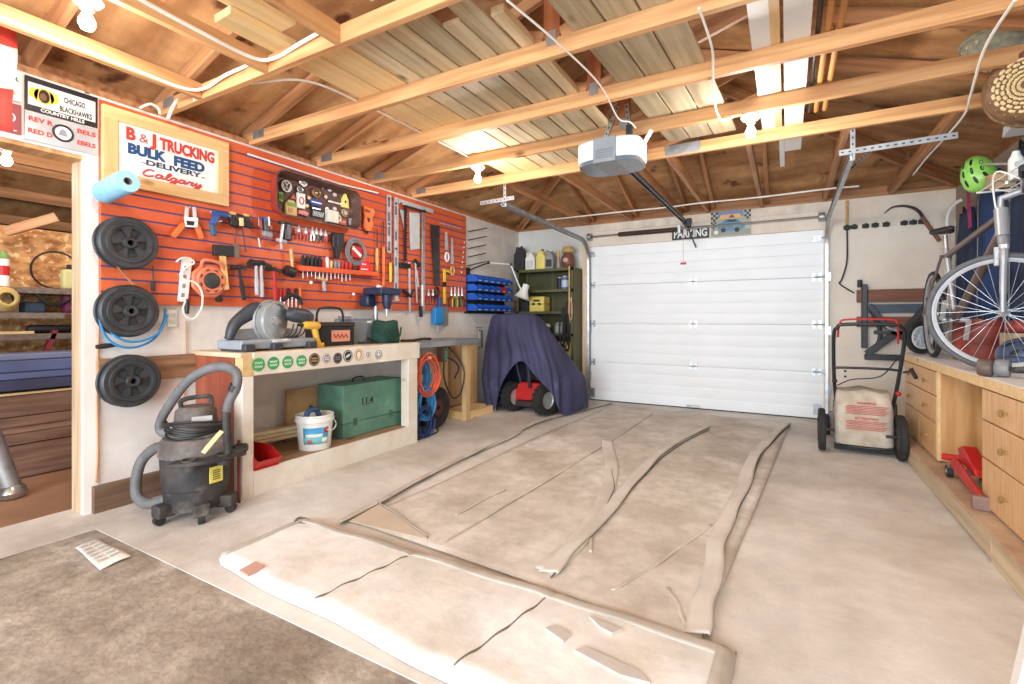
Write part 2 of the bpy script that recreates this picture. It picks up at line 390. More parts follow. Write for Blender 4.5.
# short ties from the first truss to the garage door wall, and the hip rafters above them
for i, x in enumerate([-2.40, -1.80, -1.16, -0.84, -0.25, 0.37, 0.96]):
    place = ['beside the left door track', 'second from the left door track', 'running along the opener rail', 'just right of the opener rail', 'above the car picture', 'above the right end of the door', 'above the scythe on the far wall'][i]
    tag(beam('ceiling_tie', (x, 4.07, 2.4845), (x, 6.5, 2.4845), 0.038, 0.089, M_firdark), 'short brown ceiling tie ' + place, 'joist', 'ceiling ties to the door wall')
    ex = abs(x - RX); y1 = RY + ex * (YF - RY) / (XR - RX)
    tag(beam('jack_rafter', (x + 0.06, YF - 0.1, Z0 - 0.03), (x + 0.06, y1 + 0.03, Z0 - 0.05 + (YF - y1) * (ZR - Z0) / (YF - RY)), 0.038, 0.089, M_firdark), 'sloping jack rafter over the tie ' + place, 'rafter', 'jack rafters of the hip end')
for s, xx, nm in ((-1, XL, 'rising from the corner above the green shelf unit'), (1, XR, 'rising from the corner above the blue jackets')):
    tag(beam('hip_rafter', (xx - s * 0.1, YF - 0.1, Z0 - 0.05), (RX, RY + 0.04, ZR - 0.06), 0.038, 0.12, M_firdark), 'diagonal hip rafter ' + nm, 'rafter', 'hip rafters')
for i, y in enumerate((1.0, 0.4)):
    tag(beam('common_rafter', (XL, y, Z0 - 0.05), (RX, y, ZR - 0.05), 0.038, 0.12, M_firdark), ('sloping rafter over the doorway side close to the near truss', 'sloping rafter over the doorway beside the lit bulb')[i], 'rafter', 'rafters over the doorway side')

# ================================================================== garage door
d = tag(bpy.data.objects.new('door_1', None), kind='structure'); COL.objects.link(d); d.location = (-1.02, FY, 0); ORG[d.name] = V((-1.02, FY, 0))
M_door = mat('white_door_steel', (243, 244, 244), 0.42, 0, 0.02, 3)
SH = DZ / 4
for k in range(4):
    prof = []; z0 = k * SH
    ys = FY + 0.02; zz = z0 + 0.001; rib = (SH - 0.002) / 4
    prof.append((ys + 0.04, zz))
    for r in range(4):
        a = zz + r * rib; prof += [(ys + 0.003, a), (ys, a + 0.010), (ys, a + rib - 0.010), (ys + 0.003, a + rib - 0.001)]
    prof.append((ys + 0.04, z0 + SH - 0.001))
    MB().prism([(DX0 - 0.0, y, z) for y, z in prof], (DX1 - DX0, 0, 0)).build('door_section', M_door, d, ang=0.3)
for k in range(1, 4):
    for x in (-1.02, DX0 + 0.04, DX1 - 0.06):
        h = MB().box(x - 0.045, x - 0.015, FY + 0.008, FY + 0.02, k * SH - 0.045, k * SH + 0.045).box(x + 0.015, x + 0.045, FY + 0.008, FY + 0.02, k * SH - 0.045, k * SH + 0.045)
        h.cyl((x - 0.04, FY + 0.006, k * SH), (x + 0.04, FY + 0.006, k * SH), 0.008, n=8)
        h.build('door_hinge', M_galv, d)
for x in (DX0 + 0.04, DX1 - 0.06):
    MB().box(x - 0.04, x + 0.04, FY, FY + 0.02, 0.05, 0.17).box(x - 0.04, x - 0.02, FY - 0.04, FY, 0.07, 0.13).build('bottom_bracket', M_galv, d)
    MB().box(x - 0.04, x + 0.04, FY - 0.01, FY + 0.02, DZ - 0.14, DZ - 0.07).build('top_bracket', M_galv, d)
MB().box(-1.1, -0.94, FY + 0.003, FY + 0.02, 0.02, 0.045).build('lift_handle', M_galv, d, bevel=0.004)
MB().box(DX0, DX1, FY + 0.015, FY + 0.05, -0.002, 0.012).build('bottom_seal', M_rubber, d)
struct(MB().box(DX0, DX1, FY + 0.065, FY + 0.08, 0.0, DZ + 0.02), 'wall_far.002', M_door)
# ================================================================== lamps on the trusses
def bulb_lamp(loc, label, power, drop=0.0):
    x, y, z = loc
    t = thing('bulb_lamp_holder', loc, label, 'lamp', 'bare bulb lamp holders')
    MB().lathe([(0.057, 0.0), (0.06, -0.012), (0.048, -0.03), (0.03, -0.04), (0.026, -0.055)], loc, n=20).build('holder', M_porc, t)
    MB().lathe([(0.014, -0.05), (0.016, -0.07), (0.030, -0.10), (0.032, -0.115), (0.022, -0.138), (0.001, -0.146)], loc, n=16).build('bulb', M_bulb, t)
    lamp('bulb_light', 'POINT', (x, y, z - 0.175), power, WARM, 0.04)
BP = 21
bulb_lamp((-2.30, 3.47, 2.44), 'lit bare bulb in a white holder on the trusses above the tool wall', BP)
bulb_lamp((-0.20, 3.47, 2.44), 'lit bare bulb in a white holder right of the garage door opener', BP)
bulb_lamp((-2.66, 0.93, 2.535), 'lit bulb in a white holder high over the doorway corner', BP * .8)
bulb_lamp((-4.55, 1.16, 2.30), 'lit bulb in a white holder inside the side room', BP * .5)
bulb_lamp((-0.6, -0.7, 2.44), 'added unseen bulb in a white holder behind the viewpoint', BP * 1.2)  # unseen bulb, added behind the camera for more light

# ================================================================== boards stored on the trusses
ZB = 2.5295
def store(name, x0, x1, y0, y1, z, h, m, label, cat, group):
    a = V(((x0[0] + x0[1]) / 2, y0, z + h / 2)); b = V(((x1[0] + x1[1]) / 2, y1, z + h / 2))
    return tag(beam(name, a, b, x0[1] - x0[0], h, m, bevel=0.003), label, cat, group)
store('plank', (-2.36, -2.17), (-2.36, -2.17), 1.66, 4.25, ZB, 0.024, M_pale, 'new pale pine plank lying outermost on the trusses, toward the tool wall', 'plank', 'planks stored on the trusses')
store('plank', (-2.16, -1.97), (-2.16, -1.97), 1.66, 4.25, ZB, 0.024, M_pale, 'new pale pine plank lying between its twin and the weathered boards', 'plank', 'planks stored on the trusses')
xs = [-1.96, -1.84, -1.70, -1.58, -1.44, -1.33, -1.20]
nth = ['first', 'second', 'third', 'fourth', 'fifth', 'sixth', 'seventh']
for i in range(6):
    g = 0.006
    store('plank', (xs[i] + g, xs[i + 1] - g), (xs[i] + g, xs[i + 1] - g), 1.66 + [0, .07, -.03, .1, 0.2, .05][i], 4.2 - [0, .1, .05, .2, .08, .3][i], ZB, [.02, .024, .02, .028, .022, .02][i], M_weather[(i * 3 + 1) % 4],
          nth[i] + ' weathered grey board counted from the new pale planks', 'plank', 'planks stored on the trusses')
# short offcuts lying on top of and beside the big stack
store('plank', (-1.19, -1.12), (-1.19, -1.12), 1.9, 4.1, ZB, 0.04, M_weather[3], 'narrow pale strip lying along the edge of the weathered boards', 'plank', 'planks stored on the trusses')
store('plank', (-1.64, -1.50), (-1.64, -1.50), 1.75, 2.5, ZB + .032, 0.02, M_weather[3], 'short board lying on top of the weathered boards', 'plank', 'planks stored on the trusses')
for i in range(3):
    x = -0.93 + i * 0.165
    store('plank', (x, x + 0.155), (x + .12, x + .275), 1.66, 3.95, ZB, 0.022, M_weather[[2, 0, 1][i]], ['weathered board next to the king posts, beside the opener straps', 'weathered board in the middle of the three right of the king posts', 'weathered board outermost of the three right of the king posts'][i], 'plank', 'planks stored on the trusses')
M_vinyl = mat('white_vinyl', (234, 234, 232), 0.45, 0, 0.03, 4)
def channel(name, x, w, y0, y1, label, ribs=3):
    mb = MB(); pts = [(x, ZB), (x + w, ZB), (x + w, ZB + .03)]
    for k in range(ribs): 
        q = x + w - w * (k + .5) / ribs; pts += [(q + .012, ZB + .03), (q + .008, ZB + .018), (q - .008, ZB + .018), (q - .012, ZB + .03)]
    pts.append((x, ZB + .03))
    mb.prism([(a, y0, b) for a, b in pts], (0, y1 - y0, 0))
    one(mb, name, M_vinyl, label, 'trim piece', 'white vinyl pieces on the trusses')
channel('vinyl_channel', -0.155, 0.085, 1.9, 4.1, 'ribbed white vinyl channel, left one of the white pieces on the trusses')
channel('vinyl_channel', -0.012, 0.115, 2.0, 4.65, 'wide white vinyl board, right one of the white pieces on the trusses', 1)
tag(beam('batten', (-0.05, 2.0, ZB + .01), (-0.05, 4.15, ZB + .01), 0.045, 0.018, M_pale), 'thin bare wood batten between the white vinyl pieces', 'batten')
channel('vinyl_channel', -0.05, 0.036, 4.16, 5.1, 'narrow white vinyl strip that reaches furthest toward the garage door', 1)
for i, (x, m, lb) in enumerate([(0.135, M_blackmetal, 'dark pole beside the white vinyl pieces on the trusses'), (0.175, wood('dowel', (206, 146, 84), (178, 118, 62), axis=1), 'wooden pole in the middle of three poles on the trusses'), (0.225, None, 'wooden pole furthest from the white vinyl pieces')]):
    m = m or MATS['dowel']
    one(MB().cyl((x, 1.9, ZB + .016), (x, 3.88, ZB + .016), 0.0155 if i else .012, n=10), 'pole', m, lb, 'pole', 'poles on the trusses')
# two pale timbers lying on the joists by the doorway side
a = tag(beam('timber', onz(288, 48, ZB + .02), onz(222, 14, ZB + .02), 0.14, 0.04, M_pale), 'pale sawn timber lying across the joists, front one of two', 'timber', 'pale timbers on the joists')
a = tag(beam('timber', (-2.16, 1.55, ZB + .065), (-2.2, 0.6, ZB + .065), 0.14, 0.045, M_pale), 'pale sawn timber lying across the joists, on top of the other', 'timber', 'pale timbers on the joists')
a = tag(beam('plank', (-1.5, 1.55, ZB + .012), (-1.62, 0.55, ZB + .012), 0.19, 0.022, M_weather[1]), 'weathered board lying on the joists near the viewpoint', 'plank', 'planks stored on the trusses')

# ================================================================== cables along the timbers
def cable(pts, r, label, m=None, k=6, name='cable'):
    return one(MB().tube(spline(pts, k), r, 6), name, m or M_cable, label, 'cable', 'cables along the ceiling', base=pts[0])
JX = -3.04 + .024
cable([(JX, -0.2, 2.462), (JX, .5, 2.46), (JX, .9, 2.458), (JX, 1.25, 2.455), (JX + .0, 1.5, 2.457), (-2.95, 1.585, 2.48), (-2.75, 1.58, 2.5), (-2.5, 1.585, 2.51), (-2.445, 1.5, 2.47)], 0.009, 'white cable stapled along the joist nearest the doorway header')
JX = -2.41 + .024
cable([(JX, 0.5, 2.50), (JX, .9, 2.49), (JX, 1.2, 2.475), (JX, 1.5, 2.47), (-2.32, 1.585, 2.485), (-2.1, 1.585, 2.505), (-1.95, 1.585, 2.518)], 0.010, 'thick white cable along the second joist from the doorway')
cable([(-2.62, 1.65, 2.455), (-2.40, 1.85, 2.50), (-2.38, 2.3, 2.52), (-2.375, 2.9, 2.522), (-2.375, 3.4, 2.522), (-2.33, 3.47, 2.45)], 0.007, 'white cable along the edge of the pale planks to the bulb')
cable([onx(168, 118, -3.3), onx(178, 100, -3.3), onx(200, 95, -3.28), (-3.1, 1.60, 2.45)], 0.010, 'white cable looping down behind the trucking sign')
cable([onx(160, 114, -3.35), onx(158, 108, -3.35), onx(150, 104, -3.4), onx(140, 108, -3.45)], 0.007, 'short white cable end above the trucking sign')
yb = 5.78
cable([(-2.75, yb, 2.435), (-2.4, yb, 2.432), (-1.8, yb, 2.432), (-1.2, yb, 2.425), (-.84, yb, 2.432), (-.25, yb, 2.424), (.35, yb, 2.432), (.62, yb + .05, 2.436)], 0.009, 'long white cable crossing under the ceiling ties by the door')
cable([onz(507, 0, 2.44), onz(560, 45, 2.43), onz(600, 85, 2.43), onz(618, 118, 2.42), onz(630, 122, 2.38), onz(636, 128, 2.33)], 0.005, 'thin white cord hanging from the trusses to the opener')
cable([onz(699, 8, 2.42), onz(712, 48, 2.38), onz(713, 75, 2.42), onz(715, 105, 2.43), onz(722, 120, 2.42), onz(735, 116, 2.44)], 0.006, 'thin white cord hanging between trusses left of the bulb')
cable([onz(1015, 0, 2.43), onz(985, 48, 2.43), (.93, 3.75, 2.432), (.985, 4.1, 2.43), (.99, 4.6, 2.43), (.985, 5.1, 2.43), (.98, 5.5, 2.41)], 0.007, 'white cable running along the right-hand tie toward the hedge trimmer bracket'.replace(' toward the hedge trimmer bracket', ' above the scythe'))

# ================================================================== garage door opener with its rail
ox, oy, oz = -1.075, 3.32, 2.195
t = thing('garage_door_opener', (ox, oy, oz), 'white and grey ceiling-hung garage door opener with two light lenses', 'door opener')
def half(sign, m, x0, x1, name):
    sec = []
    n = 10
    for i in range(n + 1):
        a = PI / 2 * i / n; sec.append((x0 + (x1 - x0) * math.sin(a), 0.13 * math.cos(a) ** 0.7 if i < n else 0.012))
    pts = [(ox + sign * x, oy - 0.02 - y, 0) for x, y in sec] + [(ox + sign * x, oy - 0.02 + y + 0.09, 0) for x, y in reversed(sec)]
    MB().prism([(p[0], p[1], oz + 0.03) for p in pts], (0, 0, 0.135)).build(name, m, t, bevel=0.012)
    MB().prism([(ox + sign * (abs(p[0] - ox) * .96), oy + (p[1] - oy) * .95, oz) for p in pts], (0, 0, 0.032)).build('light_lens', mat('opener_lens', (104, 114, 124), 0.25, 0, 0.1, 20, coat=.3), t, bevel=0.006)
half(-1, M_whitep, 0.075, 0.225, 'end_cover'); half(1, M_whitep, 0.075, 0.225, 'end_cover')
g = MB().box(ox - 0.078, ox + 0.078, oy - 0.155, oy + 0.2, oz + 0.0, oz + 0.168); g.box(ox - .06, ox + .06, oy - .158, oy - .15, oz + .085, oz + .09)
g.build('centre_housing', mat('opener_grey', (140, 146, 150), 0.45, 0, .05, 8), t, bevel=0.008)
for i in range(4): MB().box(ox - .06, ox + .06, oy - .16 + .0, oy - .155, oz + .03 + i * .016, oz + .036 + i * .016).build('vent_bar', mat('opener_vent', (130, 134, 136), .5), t)
def strap(mb, p0, p1, w=0.03, th=0.003, holes=True, up=(0, 1, 0)):
    mb.m(0).bar(p0, p1, w, th, up); p0, p1 = V(p0), V(p1); L = (p1 - p0).length; n = int(L / 0.04)
    ax = (p1 - p0).normalized(); u = V(up); b = u.cross(ax).normalized(); d = ax.cross(b)
    for k in range(n):
        c = p0.lerp(p1, (k + .5) / n); mb.m(1).obox(c, ax * .008, b * .005, d * (th / 2 + .0006))
    mb.m(0)
M_hole = flat('strap_hole_shadow_side', (70, 62, 54), 0.8)
for sx, n in ((-1, 'left'), (1, 'right')):
    mb = MB(); x = ox + sx * .11
    strap(mb, (x, 3.405, oz + .15), (x, 3.405, 2.38)); strap(mb, (x, 3.402, 2.37), (RX + sx * .03, 3.402, 2.66))
    mb.build('hanging_strap', [M_galv, M_hole], t)
MB().box(ox + .12, ox + .16, oy - .06, oy - .02, oz + .17, oz + .26).build('wire_connector', M_black, t, bevel=.006)
MB().box(ox - .018, ox + .018, oy + .15, FY - 0.25, oz + .13, oz + .135).box(ox - .022, ox - .016, oy + .15, FY - .25, oz + .10, oz + .135).box(ox + .016, ox + .022, oy + .15, FY - .25, oz + .10, oz + .135).cyl((ox, oy + .15, oz + .115), (ox, FY - .25, oz + .115), .006, n=8).build('rail', mat('rail_steel', (110, 108, 106), .4, .6), t)
MB().box(ox - .03, ox + .03, FY - .26, FY - .01, oz + .09, oz + .15).build('rail_bracket', M_blackmetal, t)
MB().bar((ox + .03, FY - .45, oz + .10), (ox + .09, FY - .01, 2.03), .022, .012, (1, 0, 0)).box(ox + .05, ox + .1, FY - .45, FY - .36, oz + .07, oz + .12).build('door_arm', M_blackmetal, t, bevel=.003)
MB().tube([(ox + .01, FY - .43, oz + .09), (ox + .012, FY - .43, 1.80)], .0022, 5).build('pull_cord', flat('pink_cord', (214, 130, 120)), t)
MB().box(ox - .022, ox + .046, FY - .44, FY - .42, 1.775, 1.80).build('pull_handle', M_red, t, bevel=.006)
MB().bar((ox + .21, oy - .0, oz + .1), (ox + .27, oy + .03, oz + .22), .06, .03).build('cable_guard', M_whitep, t, bevel=.008)

# ================================================================== garage door tracks, spring and brackets
def track(x, sgn, label):
    t = thing('door_track', (x, FY - .05, 0), label, 'door track', 'garage door tracks')
    r = 0.30; y0 = FY - 0.06; zt = 2.20
    path = [(y0, 0.02), (y0, zt - r)] + [(y0 - r + r * math.cos(a), zt - r + r * math.sin(a)) for a in [PI / 2 * i / 10 for i in range(1, 11)]] + [(FY - 2.4, zt + .04)]
    mb = MB()
    for off, w in ((0, .05),):
        # channel: web and two curled lips
        for dx, dy in ((0, 0),):
            pts = [V((x, a, b)) for a, b in path]
            nrm = []
            for i in range(len(path)):
                a = V((0, *path[max(i - 1, 0)])); b = V((0, *path[min(i + 1, len(path) - 1)])); d = (b - a).normalized(); nrm.append(V((0, -d.z, d.y)))
            prof = [(-sgn * .028, -.025), (0, -.028), (sgn * .004, 0), (0, .028), (-sgn * .028, .025), (-sgn * .028, .021), (-sgn * .004, .024), (-sgn * .002, 0), (-sgn * .004, -.024), (-sgn * .028, -.021)]
            k = len(prof); vs = []; fs = []
            for p, n_ in zip(pts, nrm):
                for u, v in prof: vs.append(p + V((u, 0, 0)) + n_ * v)
            for i in range(len(pts) - 1):
                for j in range(k): fs.append((i * k + j, i * k + (j + 1) % k, (i + 1) * k + (j + 1) % k, (i + 1) * k + j))
            fs += [tuple(range(k)), tuple(reversed(range((len(pts) - 1) * k, len(pts) * k)))]
            mb.add(vs, fs)
    mb.build('track_channel', M_galv, t)
    for z in (.35, 1.0, 1.6): MB().box(x - .03, x + .03, y0 + .02, FY - .003, z - .05, z + .05).box(x - .01, x + .01, y0 - .01, y0 + .02, z - .03, z + .03).build('wall_bracket', M_galv, t)
    for z in (.09, SH, 2 * SH, 3 * SH, DZ - .1): MB().cyl((x, y0, z), (x - sgn * .06, y0 + .01, z), .007, n=8).cyl((x - .006, y0, z), (x + .006, y0, z), .02, n=12).build('roller', M_steel, t)
    # perforated angle that hangs the rear end
    yh = FY - 2.35; mb = MB(); strap(mb, (x - .08 + (sgn - 1) * .10, yh, zt + .09), (x + .33 + (sgn) * .22, yh, zt + .1), .04, .003, up=(0, 1, 0)); mb.build('hanger_angle', [M_galv, M_hole], t)
    mb = MB(); strap(mb, (x, yh + .01, zt + .03), (x, yh + .01, 2.50), .03, .003, up=(0, 1, 0)); strap(mb, (x, yh + .3, zt + .03), (x + sgn * .12, yh + .01, zt + .1), .03, .003, up=(1, 0, 0)); mb.build('hanger_strap', [M_galv, M_hole], t)
    return t
track(DX0 + .005, -1, 'galvanised door track left of the garage door, beside the green shelf unit')
track(DX1 + .04, 1, 'galvanised door track right of the garage door, behind the lawn mower')
zc = 2.265; yc = FY - .055
t = thing('torsion_spring_shaft', (-1.02, yc, zc), 'steel spring shaft above the garage door with a dark coiled spring', 'spring shaft')
MB().cyl((DX0 + .01, yc, zc), (DX1 + .0, yc, zc), .013, n=10).build('shaft', M_steel, t)
coil = [(-1.96 + .76 * i / 560, yc + .028 * math.cos(i * .65), zc + .028 * math.sin(i * .65)) for i in range(561)]
MB().tube(coil, .0042, 5).cyl((-1.965, yc, zc), (-1.2, yc, zc), .024, n=12).build('spring', mat('rusty_spring', (92, 66, 56), .6, .3), t)
for x in (DX0 + .03, DX1 - .02): MB().lathe([(.03, -.03), (.055, -.03), (.05, -.024), (.048, .02), (.055, .028), (.03, .028)], (x, yc, zc), (1, 0, 0), 20).build('cable_drum', M_galv, t)
MB().box(-1.19, -1.16, yc - .03, FY, zc - .05, zc + .05).build('centre_bearing_plate', M_galv, t)
# ================================================================== slatwall on the left wall
M_slat = mat('orange_slatwall', (218, 104, 60), 0.42, 0, 0, 1.4, 0, (1, 1, 1), (204, 86, 46), 4)
M_groove = flat('groove_blue_reflection', (98, 88, 138), 0.5)
SX = -3.488; SY0, SY1, SZ0, SZ1 = 1.285, 5.0, 1.222, 2.425
t = thing('slatwall_panel', (WX, 3.1, SZ0), 'orange slatwall panel with dark grooves covering the upper tool wall', 'slatwall')
pr = [(WX + .001, SZ0)]; n = 16; h = (SZ1 - SZ0) / n
for k in range(n):
    a = SZ0 + k * h; pr += [(SX, a), (SX, a + h - .012), (SX - .012, a + h - .012), (SX - .012, a + h)]
pr[-1] = (WX + .001, SZ1)
MB().prism([(x, SY0, z) for x, z in pr], (0, SY1 - SY0, 0)).build('panel', M_slat, t, ang=.3)
g = MB()
for k in range(n - 1): g.box(SX - .0119, SX - .009, SY0 + .001, SY1 - .001, SZ0 + k * h + h - .0118, SZ0 + k * h + h - .0002)
g.build('groove_reflection', M_groove, t)  # bluish reflection in the grooves, put into the colour of thin strips
def wp(px, py, d=0.0): return onx(px, py, SX + d)
def ww(px, py, d=0.0): return onx(px, py, WX + d)
OUT = V((1, 0, 0))
# boards and pipe on the lower wall beside the bench
tag(beam('wall_board', (WX + .02, 1.27, .82), (WX + .02, 1.88, .82), .036, .15, wood('stained_rail_board', (158, 122, 92), (112, 80, 56))), 'stained rough brown board nailed to the wall behind the lowest reel', 'board')
# ================================================================== trucking sign
tl, tr, br, bl = wp(103, 102, .03), wp(229, 144, .03), wp(229, 207, .03), wp(103, 181, .03)
y0 = (tl.y + bl.y) / 2; y1 = (tr.y + br.y) / 2; z0 = (bl.z + br.z) / 2; z1 = (tl.z + tr.z) / 2
t = thing('trucking_sign', (SX, (y0 + y1) / 2, z0), 'white hand-painted trucking sign in a raw pine frame', 'sign')
fw = .075; xf = SX + .001
for a, b in (((xf + .016, y0, z1 - fw / 2), (xf + .016, y1, z1 - fw / 2)), ((xf + .016, y0, z0 + fw / 2), (xf + .016, y1, z0 + fw / 2)), ((xf + .0161, y0 + fw / 2, z0 + fw), (xf + .0161, y0 + fw / 2, z1 - fw)), ((xf + .0161, y1 - fw / 2, z0 + fw), (xf + .0161, y1 - fw / 2, z1 - fw))):
    beam('frame_rail', a, b, .03, fw, wood('sign_frame_pine', (224, 186, 130), (204, 160, 104), knots=(150, 96, 48)), t, up=(0, 0, 1) if abs(a[2] - b[2]) < .01 else (0, 1, 0))
MB().box(xf, xf + .014, y0 + fw * .8, y1 - fw * .8, z0 + fw * .8, z1 - fw * .8).build('sign_board', mat('sign_white', (238, 238, 234), .5), t)
xl = xf + .0145; RT, UP = (0, 1, 0), (0, 0, 1)
M_sr = flat('sign_red', (206, 58, 44)); M_sb = flat('sign_blue', (28, 74, 122)); M_sk = flat('sign_dark_blue', (40, 56, 88)); M_sred2 = flat('sign_script_red', (206, 72, 66))
yi0, yi1, zi0, zi1 = y0 + fw, y1 - fw, z0 + fw, z1 - fw; H_ = zi1 - zi0; Wd = yi1 - yi0
def sl(name, txt, u, v, size, m, bold=.02, fit=None, **k):
    return lettering(name, txt, (xl, yi0 + Wd * u, zi0 + H_ * v), RT, UP, size * H_, m, t, bold=bold * size * H_, fit=fit and fit * Wd, **k)
sl('lettering_red_line', 'B', .115, .715, .33, M_sr, .05, .085); sl('lettering_ampersand', '&', .235, .72, .25, M_sr, .0, .085); sl('lettering_red_line', 'J', .335, .715, .33, M_sr, .05, .06); sl('lettering_red_line', 'TRUCKING', .68, .695, .32, M_sr, .05, .58)
sl('lettering_blue_line', 'BULK', .26, .445, .27, M_sb, .06, .36); sl('lettering_blue_line', 'FEED', .69, .425, .27, M_sb, .06, .33)
sl('lettering_dark_line', 'DELIVERY', .53, .285, .145, M_sk, .035, .56); sl('lettering_dark_line', '..', .235, .30, .14, M_sk, .03, .035); sl('lettering_dark_line', '..', .84, .29, .14, M_sk, .03, .035)
# script word as brush strokes: unit letters in a slanted hand
script = [[(.62, .82), (.5, .95), (.25, .88), (.05, .5), (.08, .12), (.35, .0), (.7, .22)],
          [(1.22, .5), (1.0, .55), (.85, .3), (.92, .05), (1.12, .12), (1.26, .5), (1.22, .12), (1.4, .1)],
          [(1.4, .1), (1.75, .75), (1.72, 1.0), (1.58, .8), (1.55, .2), (1.7, .05), (1.85, .2)],
          [(2.22, .5), (2.0, .55), (1.85, .3), (1.95, .05), (2.12, .14), (2.26, .5), (2.18, -.25), (1.95, -.4), (1.9, -.2), (2.4, .14)],
          [(2.8, .5), (2.58, .55), (2.43, .3), (2.52, .05), (2.7, .12), (2.84, .5), (2.8, .12), (2.95, .1)],
          [(2.95, .1), (3.1, .45), (3.16, .56), (3.22, .45), (3.4, .5), (3.3, .15), (3.42, .05), (3.55, .2)],
          [(3.55, .2), (3.68, .52), (3.62, .15), (3.78, .08), (3.98, .5), (3.88, -.2), (3.66, -.42), (3.58, -.25), (4.1, .2)]]
g = MB(); su, sv, ssz = .22, .055, .60 / 4.1
for st in script:
    pts = [(xl, yi0 + Wd * (su + q[0] * ssz + .02 * q[1]), zi0 + H_ * (sv + .0 + q[1] * .15)) for q in spline([(a, b, 0) for a, b in st], 5)]
    g.tube(pts, .0058, 6)
g.build('lettering_script_word', M_sred2, t)
# ================================================================== blue paper roll on a peg
c0, c1 = wp(101, 190, .12), wp(128, 181, .20)
t = thing('paper_towel_roll', (c0 + c1) / 2, 'blue paper towel roll sticking out below the trucking sign', 'paper roll')
ax = (c1 - c0)
a = V((SX + .10, 1.39, 2.0)); a = wp(109, 187, .06); b = a + V((.24, -.0, .02))
p0 = onx(104, 193, -3.44); r_ = ray(128, 181).normalized(); w_ = p0 - EYE; b_ = w_.dot(r_); dd = b_ * b_ - (w_.length_squared - .27 ** 2); pax = EYE + r_ * (b_ - math.sqrt(max(dd, 0))) - p0
MB().lathe([(.022, 0), (.06, 0), (.062, .006), (.062, .262), (.06, .268), (.022, .268), (.021, .2), (.021, 0.06)], p0, pax, 24).build('paper', mat('blue_paper', (146, 196, 226), .8, 0, .06, 30), t)
MB().lathe([(.0215, .0), (.0215, .269), (.018, .269), (.018, .0)], p0, pax, 18).build('core', flat('card_core', (120, 104, 92)), t)

# ================================================================== number plates and flag over the doorway
def board(mb, p0, p1, p2, p3, th): return mb.prism([p0, p1, p2, p3], (th, 0, 0))
def hp(px, py, d=0.0): return onx(px, py, WX + d)
def rect(pxa, pya, pxb, pyb, d=0.0):
    a = hp(pxa, pya, d); b = hp(pxb, pyb, d); return a.y, b.y, b.z, a.z      # y0,y1,z0,z1
def plateobj(name, y0, y1, z0, z1, m, label, cat, th=.003, d=.008, bv=0):
    t = thing(name, (WX + d, (y0 + y1) / 2, z0), label, cat); MB().box(WX + d, WX + d + th, y0, y1, z0, z1).build('plate', m, t, bevel=bv); return t
M_pw = flat('plate_white', (236, 236, 230), .4); M_pk = flat('plate_black', (34, 34, 38), .4); M_pmar = flat('plate_maroon', (150, 44, 50), .4)
ya, yb = hp(24, 90).y, hp(97, 112).y; za, zb = 2.24, 2.425
# hockey plate
t = plateobj('club_plate', ya, yb, 2.245, 2.425, M_pk, 'black-bordered white club plate with a yellow and black emblem', 'plate', bv=.003)
Ym = (ya + yb) / 2; Wp_ = yb - ya; xx = WX + .0112
MB().box(xx, xx + .001, ya + .012, yb - .012, 2.275, 2.395).build('field', M_pw, t)
lettering('lettering', 'COUNTRY HILLS', (xx, Ym, 2.252), RT, UP, .026, M_pw, t, bold=.0008, fit=Wp_ * .6); lettering('lettering', 'GO TEAM', (xx, Ym, 2.402), RT, UP, .02, M_pw, t, bold=.0005, fit=Wp_ * .5) if False else None
lettering('lettering', 'CHICAGO', (xx + .001, Ym + Wp_ * .16, 2.338), RT, UP, .042, M_pk, t, bold=.0012, fit=Wp_ * .3)
lettering('lettering', 'BLACKHAWKS', (xx + .001, Ym + Wp_ * .18, 2.285), RT, UP, .042, M_pk, t, bold=.0012, fit=Wp_ * .46)
e = MB(); cy, cz = ya + Wp_ * .245, 2.337
e.m(0).prism([(xx + .001, cy + .042 * math.cos(a), cz + .042 * math.sin(a)) for a in [2 * PI * i / 14 for i in range(14)]], (.001, 0, 0))
for q in (-1, 1): e.m(0).prism([(xx + .001, cy + q * .03, cz - .03), (xx + .001, cy + q * .062, cz - .012), (xx + .001, cy + q * .055, cz + .03), (xx + .001, cy + q * .022, cz + .034)], (.001, 0, 0))
e.m(1).prism([(xx + .0021, cy + .023 * math.cos(a), cz + .036 * math.sin(a)) for a in [2 * PI * i / 12 for i in range(12)]], (.0006, 0, 0))
e.m(2).prism([(xx + .0028, cy - .004 + .014 * math.cos(a), cz - .004 + .02 * math.sin(a)) for a in [2 * PI * i / 12 for i in range(12)]], (.0004, 0, 0))
e.build('emblem', [flat('emblem_yellow', (232, 208, 60)), M_pk, flat('emblem_brown', (128, 84, 60))], t)
